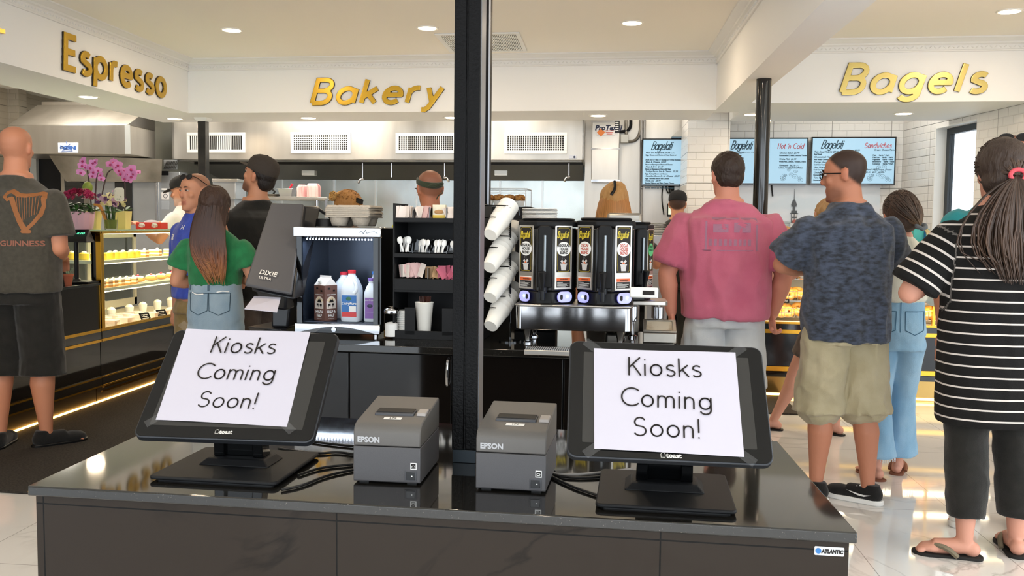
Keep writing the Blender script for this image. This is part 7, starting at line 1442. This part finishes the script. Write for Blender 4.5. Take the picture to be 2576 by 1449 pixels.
def subdiv(mb, L_=.012):                           # cut long decal faces so they can follow the cloth
    me = mb.mesh('tmp'); bm = bmesh.new(); bm.from_mesh(me); bmesh.ops.triangulate(bm, faces=bm.faces)
    for _ in range(3):
        es = [e for e in bm.edges if e.calc_length() > L_]
        if not es: break
        bmesh.ops.subdivide_edges(bm, edges=es, cuts=1)
    r = MB(); r.v = [tuple(v.co) for v in bm.verts]; bm.verts.index_update(); r.f = [tuple(v.index for v in f.verts) for f in bm.faces]; r.m = [0]*len(r.f); r.vc = [(1, 1, 1)]*len(r.v); bm.free(); return r
def cloth(name, c, c2=None, sc=30, st=(1, 1, 1), r=.9): return mat('cloth_'+name, c, r, sheen=.2, var=(c2, sc, .35, .65, st) if c2 else None, bump=(300, .25))
OB = bpy.data.objects
# 1 ---- bald man at the left
tee = cloth('olive', '4a463c', '403c33', 40)
t, J = person('big bald man seen from behind at the left edge, harp on his shirt', 50, 425, .10, 1.915, skin='cc8a6a', fat=1.13, sh=.111, hs=1.08, arms={'R': ((.128, -.01, .632), (.085, .09, .60), None), 'L': ((.145, .02, .62), (.11, .12, .58), None)}, hd=(.05, .04, 0),
    shirt=dict(m=tee, hem=.497, ease=.016, sleeve=.74, straight=1.0, sw=.016, wr=(.006, 7, 3)), pants=dict(m=cloth('black', '14130f', '1d1b17', 20), hem=.235, ease=.014, hemw=.034, name='shorts'),
    shoes=dict(kind='sneaker', m=cloth('shoe_black', '0d0c0b'), sole=BLK), hair=dict(kind='stubble', c='8a5a44', amt=.18), feet={'L': (-.075, 0, .25), 'R': (.055, .03, -.75)})
so = OB[t['shirt_obj']]; HC_ = mat('harp_copper', '9a6238', .7)
H_ = 1.915; m = MB(); cx, cz = .115, .742*H_; K = .23
def hp(x, y): return (cx+x*K, cz+y*K)
S2 = lambda pts, w: stroke(m, [hp(*p) for p in pts], w*K, 0, face(0, 0, 0))
S2([(-.42, .36), (-.40, .46), (-.30, .50), (-.20, .46), (-.1, .40), (.06, .39), (.2, .42), (.30, .46), (.38, .44), (.40, .34)], .10); S2([(-.42, .36), (-.36, .28), (-.28, .32)], .07)
S2([(-.24, .30), (-.18, .05), (-.08, -.25), (.04, -.48)], .13); S2([(.38, .36), (.40, .15), (.34, -.08), (.20, -.30), (.05, -.46)], .08); S2([(-.02, -.50), (.12, -.50)], .09)
m1 = subdiv(m); decal(m1, so).build('harp_print', HC_, so, smooth=0)
m = MB()
for i in range(9): x0 = -.13+.055*i; S2([(x0, .36+.008*i), (x0+.0, .30), (-.10+.047*i, -.05-.02*(8-i)*0-.24+.03*i)], .012)
decal(subdiv(m), so, off=.0022).build('harp_strings', HC_, so, smooth=0)
m = MB(); m.add(btext('GUINNESS', .044, off=.0012, sx=1.08), face(cx-.018, 0, cz-.185)); decal(subdiv(m), so).build('print_lettering', mat('print_rose', '93604e', .8), so, smooth=0)
# 2 ---- worker in white
t, J = person('man in white polo and black cap leaning on the pastry case', 448, 272, 1.35, 1.80, skin='c98b6c', hs=1.14, hd=(.25, -.18, 0), beard='c9bdb4', arms={'L': ((.14, .06, .66), (.10, .22, .735), None), 'R': ((.14, .09, .67), (.13, .25, .738), None)},
    shirt=dict(m=cloth('white', 'f0ece6'), name='polo_shirt', hem=.5, sleeve=.6, wr=(.005, 8, 4)), pants=dict(m=cloth('dark', '25241f'), hem=.06, name='trousers'), shoes=dict(kind='sneaker', m=BLKM, sole=BLK), hair=dict(kind='buzz', c='6a5a50', amt=.6, face=True), at=R(-4.09, 8.50))
cap_hat(t, J, '1b1a18', -.10)
m = MB(); m.M = J['HM']; m.tube([(-.03, .093, -.048), (0, .099, -.045), (.03, .093, -.048)], .006); m.build('moustache', mat('grey_hair', 'b5aca4', .8), t)
# 3 ---- man in blue
t, J = person('older man in blue shirt with sunglasses pushed up, beside the woman in green', 496, 385, 2.6, 1.685, skin='c88c6c', fat=1.05, hs=1.03, hd=(.05, -.02, 0), arms={'R': ((.125, -.01, .62), (.11, .02, .48), None), 'L': ((.125, -.01, .62), (.11, .02, .48), None)},
    shirt=dict(m=cloth('blue', '3c55c0', '3348ac', 20), hem=.52, ease=.014, sleeve=.8, wr=(.006, 8, 4)), pants=dict(m=cloth('khaki', '9a8158', '85703f', 12), hem=.06, name='trousers', ease=.012), shoes=dict(kind='sneaker', m=BLKM, sole=WPL), hair=dict(kind='buzz', c='4a3a32', amt=.45, face=True))
shades(t, J, z=.088, y=.050, tilt=.45)
so = OB[t['shirt_obj']]; m = MB(); stroke(m, [(-.014, .012), (-.006, .0), (-.014, -.012)], .006, 0, face(0, 0, 1.335)); stroke(m, [(.014, .012), (.006, .0), (.014, -.012)], .006, 0, face(0, 0, 1.335)); stroke(m, [(-.007, 0), (.007, 0)], .005, 0, face(0, 0, 1.335)); m.add(btext('BT', .05, shear=.1, off=.002), face(.10, 0, 1.27)); decal(m, so, 1).build('chest_print', WPL, so, smooth=0)
# 4 ---- woman in green
grn = cloth('green', '1f7a48', '1a6a3e', 20); J4 = cloth('jeans_grey', '8098aa', '94a8b6', 9, (1, 1, .6))
t, J = person('woman with long brown hair in green shirt and jeans, seen from behind', 543, 430, .05, 1.575, skin='cc9072', fat=1.0, sh=.108, hd=(.15, .0, 0), arms={'L': ((.150, .0, .650), (.09, .09, .64), None), 'R': ((.145, .0, .66), (.08, .09, .65), None)},
    shirt=dict(m=grn, hem=.635, ease=.010, sleeve=.56, sw=.022, wr=(.005, 10, 5)), pants=dict(m=J4, name='jeans', hem=.05, ease=.010, hemw=.004, top=.648, wr=(.002, 12, 8)), shoes=dict(kind='sneaker', m=WPL, sole=WPL), hair=dict(kind='long', c='3a261c'))
hair_shell(t, J, '3a261c', [((0, -.018, .030), (.086, .106, .097)), ((0, -.05, -.05), (.084, .062, .09))])
HM = J['HM']
def fn4(i, n):
    a = pi+ (i/n)*pi; x = cos(a)*.086; q = random.random(); r_ = HM @ Vector((x*(.5+.5*q), -.02+sin(a)*.085*(1.1 if q > .5 else .8), .02+.09*(1-q)*abs(sin(a))))
    ln = random.uniform(.34, .44) if i % 3 else random.uniform(.42, .50); ex_ = x*1.1+random.uniform(-.02, .02)
    zt = 1.575*.93; return [r_, Vector((x*1.12, -.105-.02*abs(sin(a)), zt-.10)), Vector((x*1.2, -.125, zt-.20)), Vector((ex_*.9+.015, -.128-random.random()*.01, zt-.30)), Vector((ex_*.45+.05, -.122-random.random()*.015, zt-ln*.90))]
strands(t, J, 520, ('33211a', '3a241b', '4a2d20', '7d4c2e', 'b07a45'), fn4, r=.0048, seed=5)
dn = mat('denim_edge', '4b6272', .9); m = MB()
for sx in (-1, 1): stroke(m, [(sx*.06-.058, 0), (sx*.06-.055, -.10), (sx*.06, -.125), (sx*.06+.055, -.10), (sx*.06+.058, 0), (sx*.06-.058, .0)], .004, 0, face(0, 0, .965))
m.prism([(-.006, -.02), (.006, -.02), (.006, .022), (-.006, .022)], .001, face(0, 0, 1.0)); m.prism([(-.126, -.02), (-.112, -.02), (-.112, .022), (-.126, .022)], .001, face(0, 0, 1.0))
pj = [o for o in t.children if o.name.startswith('jeans')][0]; decal(subdiv(m, .02), pj).build('pocket_seam', dn, pj, smooth=0)
m = MB(); stroke(m, [(-.10, 0), (-.07, -.012), (-.03, -.008)], .006, 0, face(0, 0, .968)); stroke(m, [(.05, 0), (.08, .006), (.11, .002)], .006, 0, face(0, 0, .972)); decal(subdiv(m, .02), pj, off=.004).build('frayed_tear', WPL, pj, smooth=0)
# 5 ---- man in dark cap
t, J = person('bearded young man in a dark cap and black shirt looking up to the left', 644, 395, .85, 1.78, skin='c58a6a', fat=1.12, sh=.118, hd=(.45, .36, 0), beard='3a2a22', pz=.7, arms={'L': ((.13, .0, .63), (.12, .04, .50), None), 'R': ((.135, .0, .63), (.12, .03, .50), None)},
    shirt=dict(m=cloth('black', ''), hem=.50, ease=.016, sleeve=.75, straight=1, wr=(.005, 8, 4)), pants=dict(m=cloth('charcoal', '4a3f3a', '5a4d46', 20), hem=.27, ease=.012, hemw=.03), shoes=dict(kind='sneaker', m=BLKM, sole=BLK), hair=dict(kind='buzz', c='1d1512', amt=.95, face=True))
cap_hat(t, J, '3b332c', .02); hair_shell(t, J, '1d1512', [((0, -.062, -.018), (.066, .046, .056)), ((0, -.03, .03), (.081, .085, .06))], rough=.003)
# 6 ---- blonde bun
t, J = person('kitchen worker with blonde hair in a loose bun, only head above the cup carriers', 872, 350, -.5, 1.60, skin='c98a68', hd=(-.1, -.25, 0), shirt=dict(m=cloth('black', ''), hem=.5, wr=(.004, 8, 4)), pants=dict(m=cloth('dark', ''), hem=.06, name='trousers'), shoes=dict(kind='sneaker', m=BLKM, sole=BLK), hair=dict(kind='bun', c='b07c42'))
hair_shell(t, J, 'b07c42', [((0, -.02, .034), (.087, .108, .098)), ((0, -.05, -.04), (.076, .062, .075))], rough=.005)
HM = J['HM']; HM6 = HM.copy()
def fn6(i, n):
    a = random.uniform(0, 2*pi); b = random.uniform(.2, 1.5); p0 = Vector((.09*cos(a)*sin(b), -.02+.11*sin(a)*sin(b), .036+.10*cos(b))); bun = Vector((-.045, -.115, .055)); return [HM6 @ p0, HM6 @ (p0.lerp(bun, .4)*1.06), HM6 @ (p0.lerp(bun, .8)+Vector((0, -.012, .012))), HM6 @ (bun+Vector((random.uniform(-.03, .03), random.uniform(-.03, 0), random.uniform(-.03, .03))))]
strands(t, J, 240, ('8a5a2c', 'b98848', 'd6ab68', 'c99a58'), fn6, r=.0045, seed=3)
def fnb(i, n):
    c = Vector((-.045, -.118, .058)); a = random.random()*6.28; r_ = random.uniform(.015, .036); return [HM6 @ (c+Vector((r_*cos(a+q*1.1), random.uniform(-.03, .0), r_*sin(a+q*1.1)))) for q in range(5)]
strands(t, J, 90, ('a5743a', 'd0a560', 'c0904c'), fnb, r=.005, name='hair_bun', seed=8)
m = MB(); m.M = HM6; m.b2((.084, -.03, .04), (.094, .03, .075)); m.build('hair_clip', BLK, t)
# 7 ---- bandana man
t, J = person('kitchen worker with shaved head and dark green bandana, back turned, yellow collar', 1082, 400, .35, 1.71, skin='bf7a5c', fat=1.1, hd=(.1, -.1, 0), beard='4a3226', shirt=dict(m=cloth('yellow', 'd8dc2c'), hem=.5, wr=(.004, 8, 4)), pants=dict(m=cloth('dark', ''), hem=.06, name='trousers'), shoes=dict(kind='sneaker', m=BLKM, sole=BLK), hair=dict(kind='buzz', c='5a4236', amt=.5))
BN = cloth('bandana', '2c3524', '3c4630', 30); m = MB(); m.M = J['HM']; m.loft([[((.079+e)*cos(a), -.006+(.100+e)*sin(a), .045+.035*sin(a)+z) for a in [2*pi*i/28 for i in range(28)]] for e, z in ((-.006, -.018), (.004, -.014), (.005, .0), (.002, .016), (-.008, .02))], cap=False); bo = m.build('bandana', BN, t)
m = MB(); m.M = J['HM']; m.ball((.01, -.112, .008), (.014, .010, .012)); m.tube([(.01, -.112, .008), (.04, -.118, .02), (.062, -.10, .024)], [.01, .012, .004], 8, 1); m.tube([(.01, -.112, .008), (-.02, -.118, .012), (-.04, -.11, .0)], [.01, .01, .004], 8, 1); m.tube([(.074, -.03, -.01), (.06, -.085, -.03), (.02, -.11, -.055), (.012, -.112, -.075)], .0035, 6, 1); m.build('bandana_knot', BN, bo)
shades(t, J, z=.012, y=.088, tilt=0, name='glasses', rim=True)
# 8 ---- blonde woman behind the urns
t, J = person('woman with long blonde hair and a dark clip, back turned behind the coffee urns', 1541, 400, 0, 1.63, skin='c98a68', hd=(0, -.12, 0), shirt=dict(m=cloth('black', ''), hem=.5, sleeve=.5), pants=dict(m=cloth('dark', ''), hem=.06, name='trousers'), shoes=dict(kind='sneaker', m=BLKM, sole=BLK), hair=dict(kind='long', c='c4945a'),
    arms={'R': ((.17, .06, .70), (.21, .15, .76), None, 0, .9)})
hair_shell(t, J, 'c4945a', [((0, -.02, .034), (.088, .108, .099)), ((0, -.045, -.05), (.09, .064, .09)), ((.01, -.03, .095), (.06, .06, .045))], rough=.006)
HM8 = J['HM']
def fn8(i, n):
    a = pi+(i/n)*pi; x = cos(a); r_ = HM8 @ Vector((x*.03, -.03+sin(a)*.04, .118)); return [r_, HM8 @ Vector((x*.088, -.03+sin(a)*.09, .03)), HM8 @ Vector((x*.11, -.03+sin(a)*.09, -.08)), HM8 @ Vector((x*.115+random.uniform(-.01, .01), -.04+sin(a)*.085, -.20)), HM8 @ Vector((x*.10, -.05+sin(a)*.07, -.28-random.random()*.08))]
strands(t, J, 300, ('d8aa62', 'b87c44', 'cc9450', 'e6bf7c'), fn8, r=.0055, seed=6)
m = MB(); m.M = HM8; m.tube([(0, -.10, .13), (.005, -.135, .08), (-.02, -.14, .04)], .009, 8, 1); m.build('hair_clip', BLK, t)
# 9 ---- employee in black
t, J = person('employee in a black cap and black shirt, back turned, beside the tiled pillar', 1700, 262, -.15, 1.70, skin='b98062', hd=(0, -.1, 0), arms={'L': ((.17, .03, .64), (.15, .14, .60), None)}, shirt=dict(m=cloth('black', ''), hem=.5, sleeve=.6), pants=dict(m=cloth('dark', ''), hem=.06, name='trousers'), shoes=dict(kind='sneaker', m=BLKM, sole=BLK), hair=dict(kind='buzz', c='1d1512', amt=.9))
cap_hat(t, J, '15161a', 0)
# 10 ---- man in pink
pk = cloth('pink', 'cf7088', 'c0607a', 5)
t, J = person('heavy man in a faded pink t-shirt and white shorts, back to the camera', 1824, 450, .03, 1.785, skin='d69078', fat=1.26, sh=.132, hs=1.06, hd=(.18, -.03, 0), arms={'L': ((.182, -.01, .625), (.162, .02, .500), (-.1, .1, -1), .6, .95), 'R': ((.178, -.01, .625), (.156, .02, .500), (-.1, .1, -1), -.6, .95)},
    shirt=dict(m=pk, hem=.492, ease=.017, sleeve=.80, sw=.026, straight=1.0, wr=(.017, 7, 2.6)), pants=dict(m=cloth('white_short', 'd3d6d6', 'c2c6ca', 6), hem=.27, ease=.006, hemw=.036, wr=(.008, 8, 6)), shoes=dict(kind='sneaker', m=WPL, sole=WPL), hair=dict(kind='short', c='33241c'), legx=.07)
hair_shell(t, J, '33241c', [((0, -.014, .038), (.083, .101, .090)), ((0, -.045, -.012), (.072, .058, .055))], rough=.004, sc=40)
so = OB[t['shirt_obj']]; m = MB(); H_ = 1.785; GP = mat('print_faded', 'a8788e', .9)
m.b2((-.15, -.001, .70*H_), (.15, 0, .70*H_+.004)); 
for x0, z0, x1, z1 in ((-.14, .7, -.13, .80), (.13, .7, .14, .80), (-.13, .794, .13, .80), (-.10, .755, -.02, .78), (.01, .755, .10, .785)): m.b2((x0, -.001, z0*H_), (x1, 0, z1*H_))
decal(subdiv(m, .025), so, off=.0015).build('faded_print', GP, so, smooth=0)
m = MB()
for k in range(9): m.b2((-.12+.026*k, -.001, .715*H_), (-.105+.026*k, 0, .735*H_))
decal(subdiv(m, .02), so, off=.0015).build('faded_lettering', GP, so, smooth=0)
# 11 ---- man in grey
gy = cloth('heather', '2a2e36', '4a5366', 26, (1, 1, 2.2))
t, J = person('young man with glasses in dark heather shirt and khaki shorts, looking left', 2128, 506, .18, 1.765, skin='bd7e62', fat=1.10, sh=.118, hs=1.06, hd=(.95, -.10, 0), beard='2a1c16', arms={'L': ((.168, .05, .675), (.02, .15, .655), None, 0, .9), 'R': ((.16, .06, .675), (.0, .16, .68), None, 0, .9)},
    shirt=dict(m=gy, hem=.468, ease=.015, sleeve=.80, sw=.020, straight=1.0, wr=(.014, 8, 3)), pants=dict(m=cloth('khaki_light', 'bbb092', 'aca182', 7), hem=.258, ease=.010, hemw=.041, wr=(.012, 9, 5)), shoes=dict(kind='sneaker', m=cloth('shoe_black', ''), sole=WPL, logo=True), hair=dict(kind='buzz', c='1c1512', amt=.95, face=True), feet={'L': (-.058, .02, .35), 'R': (.078, -.02, .75)})
shades(t, J, z=.010, y=.086, tilt=0, name='eyeglasses', rim=False)
# 12 ---- hidden person reaching
t, J = person('short-haired fair person behind the man in grey, reaching to the left', 2082, 383, .9, 1.56, skin='d09a86', hd=(.0, 0, 0), arms={'L': ((.14, .13, .665), (.10, .31, .695), (0, 1, .1)), 'R': ((.14, .0, .64), (.10, .1, .56), None)}, shirt=dict(m=cloth('white', ''), hem=.5, sleeve=.6), pants=dict(m=cloth('charcoal', ''), hem=.34, ease=.01, hemw=.02), shoes=dict(kind='sandal', m=BLKM, strap=mat('strap_tan', 'a88a68', .7)), hair=dict(kind='short', c='b08a5c'), feet={'L': (-.05, .20, .5), 'R': (.06, -.03, .1)})
hair_shell(t, J, 'b08a5c', [((0, -.016, .036), (.086, .105, .098)), ((0, -.045, -.03), (.078, .062, .065))], rough=.008)
# 13 ---- woman in white top
J3 = cloth('jeans_light', '86b4d6', 'a4cbe6', 8, (1, 1, .5))
t, J = person('woman in pale top and light flared jeans with a low ponytail', 2258, 464, -.10, 1.575, skin='dba08a', fat=.95, sh=.100, hd=(.15, -.05, 0), arms={'L': ((.12, .04, .66), (.05, .14, .66), None), 'R': ((.135, .02, .66), (.08, .13, .64), None)},
    shirt=dict(m=cloth('cream', 'e9e6d6'), name='blouse', hem=.625, ease=.012, sleeve=1.2, sw=.018, wr=(.005, 9, 5)), pants=dict(m=J3, name='jeans', hem=.085, ease=.008, hemw=.042, pw=5, top=.645, wr=(.003, 10, 6)), shoes=dict(kind='sandal', m=mat('sole_brown', '7a4a34', .7), strap=mat('strap_brown', '8a5a40', .6)), hair=dict(kind='long', c='4a382e'), feet={'L': (-.045, .0, .3), 'R': (.045, .10, -.3)})
hair_shell(t, J, '4a382e', [((0, -.018, .030), (.087, .106, .098)), ((.01, -.05, -.035), (.076, .062, .068))], rough=.004)
HM13 = J['HM']; tail = Vector((.062, -.130, -.070))
def fn13(i, n):
    a = random.uniform(-.3, pi+.3); b = random.uniform(.1, 1.7); p0 = Vector((.091*cos(a)*sin(b)*(1), -.018-.110*abs(sin(a))*sin(b), .030+.101*cos(b))); return [HM13 @ p0, HM13 @ (p0.lerp(tail, .35)+(p0-Vector((0, -.02, .02)))*.18), HM13 @ (p0.lerp(tail, .75)+(p0-Vector((0, -.02, .02)))*.12), HM13 @ tail]
strands(t, J, 260, ('3a2c24', '4a382e', '7a6048', 'b09468'), fn13, r=.0045, seed=12)
strands(t, J, 70, ('b09468', 'd8c08c', 'e0cc9a'), lambda i, n: [HM13 @ tail, HM13 @ (tail+Vector((.03+random.uniform(-.01, .01), -.02, -.02))), HM13 @ (tail+Vector((.05+random.uniform(-.02, .02), -.03, -.07))), HM13 @ (tail+Vector((.04+random.uniform(-.03, .03), -.02, -.12)))], r=.004, name='ponytail', seed=13)
m = MB(); m.M = HM13; m.tube([tail+Vector((.004+.022*cos(a), -.004+.02*sin(a), .022*sin(a)*.6+.003*sin(a*5))) for a in [2*pi*i/20 for i in range(21)]], .011, 8); m.build('scrunchie', mat('scrunchie_grey', '6a7076', .8), t)
pj = [o for o in t.children if o.name.startswith('jeans')][0]; m = MB()
for sx in (-1, 1): stroke(m, [(sx*.075-.052, 0), (sx*.075-.050, -.10), (sx*.075, -.125), (sx*.075+.050, -.10), (sx*.075+.052, 0), (sx*.075-.052, 0)], .0035, 0, face(0, 0, .94))
stroke(m, [(0, .06), (0, -.10)], .004, 0, face(0, 0, .93)); decal(subdiv(m, .02), pj).build('pocket_seam', mat('denim_edge2', '4a7898', .9), pj, smooth=0)
m = MB(); LGd = J['LG']; random.seed(5)
for sd in 'LR':
    a_ = LGd[sd][3]
    for k in range(60): b_ = k/60*6.28; r_ = .092; x_, y_ = a_.x+cos(b_)*r_, a_.y+.0+sin(b_)*r_; m.tube([(x_, y_, .085*1.575+.01), (x_+random.uniform(-.006, .006), y_+random.uniform(-.006, .006), .085*1.575-random.uniform(.006, .028))], .0012, 4)
m.build('frayed_hem', mat('fray', 'dfe8ee', .9), pj)
# 14 ---- woman in stripes
SM = mat('cloth_stripe', '0d0c0c', .95, bump=(300, .25)); N, L, b = nodes(SM); at_ = N.new('ShaderNodeAttribute'); at_.attribute_name = 'col'; sp = N.new('ShaderNodeSeparateColor'); L.new(at_.outputs['Color'], sp.inputs[0])
f1 = mathn(N, L, 'FRACT', mathn(N, L, 'DIVIDE', mathn(N, L, 'ADD', sp.outputs[0], 3.01), .0445)); q1 = mathn(N, L, 'LESS_THAN', f1, .16); f2 = mathn(N, L, 'FRACT', mathn(N, L, 'DIVIDE', mathn(N, L, 'ADD', sp.outputs[0], 3.0), .026)); q2 = mathn(N, L, 'LESS_THAN', f2, .22)
sel = mathn(N, L, 'GREATER_THAN', sp.outputs[1], .5); L.new(mixn(N, L, mixn(N, L, sel, q1, q2), lin('0d0c0c'), lin('d8d0ca')), b.inputs['Base Color'])
t, J = person('ponytailed woman in black top with white stripes at the right edge', 2506, 600, .0, 1.745, skin='d19680', fat=1.14, sh=.116, hs=1.10, hd=(-.05, -.0, 0), arms={'L': ((.200, .0, .635), (.10, .14, .67), None), 'R': ((.19, .0, .645), (.10, .14, .68), None)},
    shirt=dict(m=SM, name='striped_top', hem=.325, ease=.014, sleeve=.88, sw=.024, straight=1.04, stripe=True, wr=(.005, 6, 3)), pants=dict(m=cloth('black', ''), name='trousers', hem=.10, ease=.012, hemw=.014, wr=(.004, 9, 8)), shoes=dict(kind='sandal', m=mat('sandal_black', '1c1a19', .8), strap=mat('strap_olive', '7a705c', .8)), hair=dict(kind='long', c='3a2c24'), feet={'L': (-.060, -.04, 1.35), 'R': (.075, .0, -.15)})
hair_shell(t, J, '3a2c24', [((0, -.018, .030), (.092, .112, .102)), ((0, -.055, -.03), (.082, .066, .07))], rough=.004)
HM14 = J['HM']; tl = Vector((.012, -.128, -.015))
def fn14(i, n):
    a = random.uniform(-.2, pi+.2); b = random.uniform(.1, 1.9); p0 = Vector((.096*cos(a)*sin(b), -.018-.114*abs(sin(a))*sin(b)+.02, .030+.105*cos(b))); return [HM14 @ p0, HM14 @ (p0.lerp(tl, .35)+(p0-Vector((0, -.02, .02)))*.16), HM14 @ (p0.lerp(tl, .75)+(p0-Vector((0, -.02, .02)))*.08), HM14 @ tl]
strands(t, J, 380, ('35271f', '4a372b', '3f2e25'), fn14, r=.0045, seed=14)
def fn14b(i, n):
    x = random.gauss(0, .042); y = random.uniform(-.03, .03); ln = random.uniform(.34, .44); q = HM14 @ tl; return [q, q+Vector((x*.8, -.035+y*.3, -.06)), q+Vector((x*1.6+.01+random.gauss(0, .008), -.045+y, -.18)), q+Vector((x*1.7+.02+random.gauss(0, .012), -.03+y, -.30)), q+Vector((x*1.1+.03, -.02+y, -ln))]
strands(t, J, 760, ('2e211a', '3c2c23', '483529', '3e2e25'), fn14b, r=.0045, name='ponytail', seed=15)
m = MB(); m.M = HM14; m.tube([tl+Vector((.026*cos(a), -.006, .020*sin(a)+.0)) for a in [2*pi*i/20 for i in range(21)]], .008, 8); m.build('hair_tie', mat('tie_coral', 'd8525e', .6), t)
# 15 ---- man in teal
t, J = person('person in teal shirt with sunglasses on the head, mostly hidden at right edge', 2530, 540, 2.7, 1.815, skin='d08c70', fat=1.2, sh=.12, hs=1.12, hd=(.2, .1, 0), shirt=dict(m=cloth('teal', '2f9aa0', '2a8a90', 10), hem=.5, sleeve=.7), pants=dict(m=cloth('grey_short', '5a5a60'), hem=.27, hemw=.03, ease=.01), shoes=dict(kind='sneaker', m=WPL, sole=WPL), hair=dict(kind='stubble', c='5a4236', amt=.5, face=True))
shades(t, J, z=.092, y=.048, tilt=.45)
for o in bpy.data.objects:
    if 'shirt_obj' in o.keys(): del o['shirt_obj']
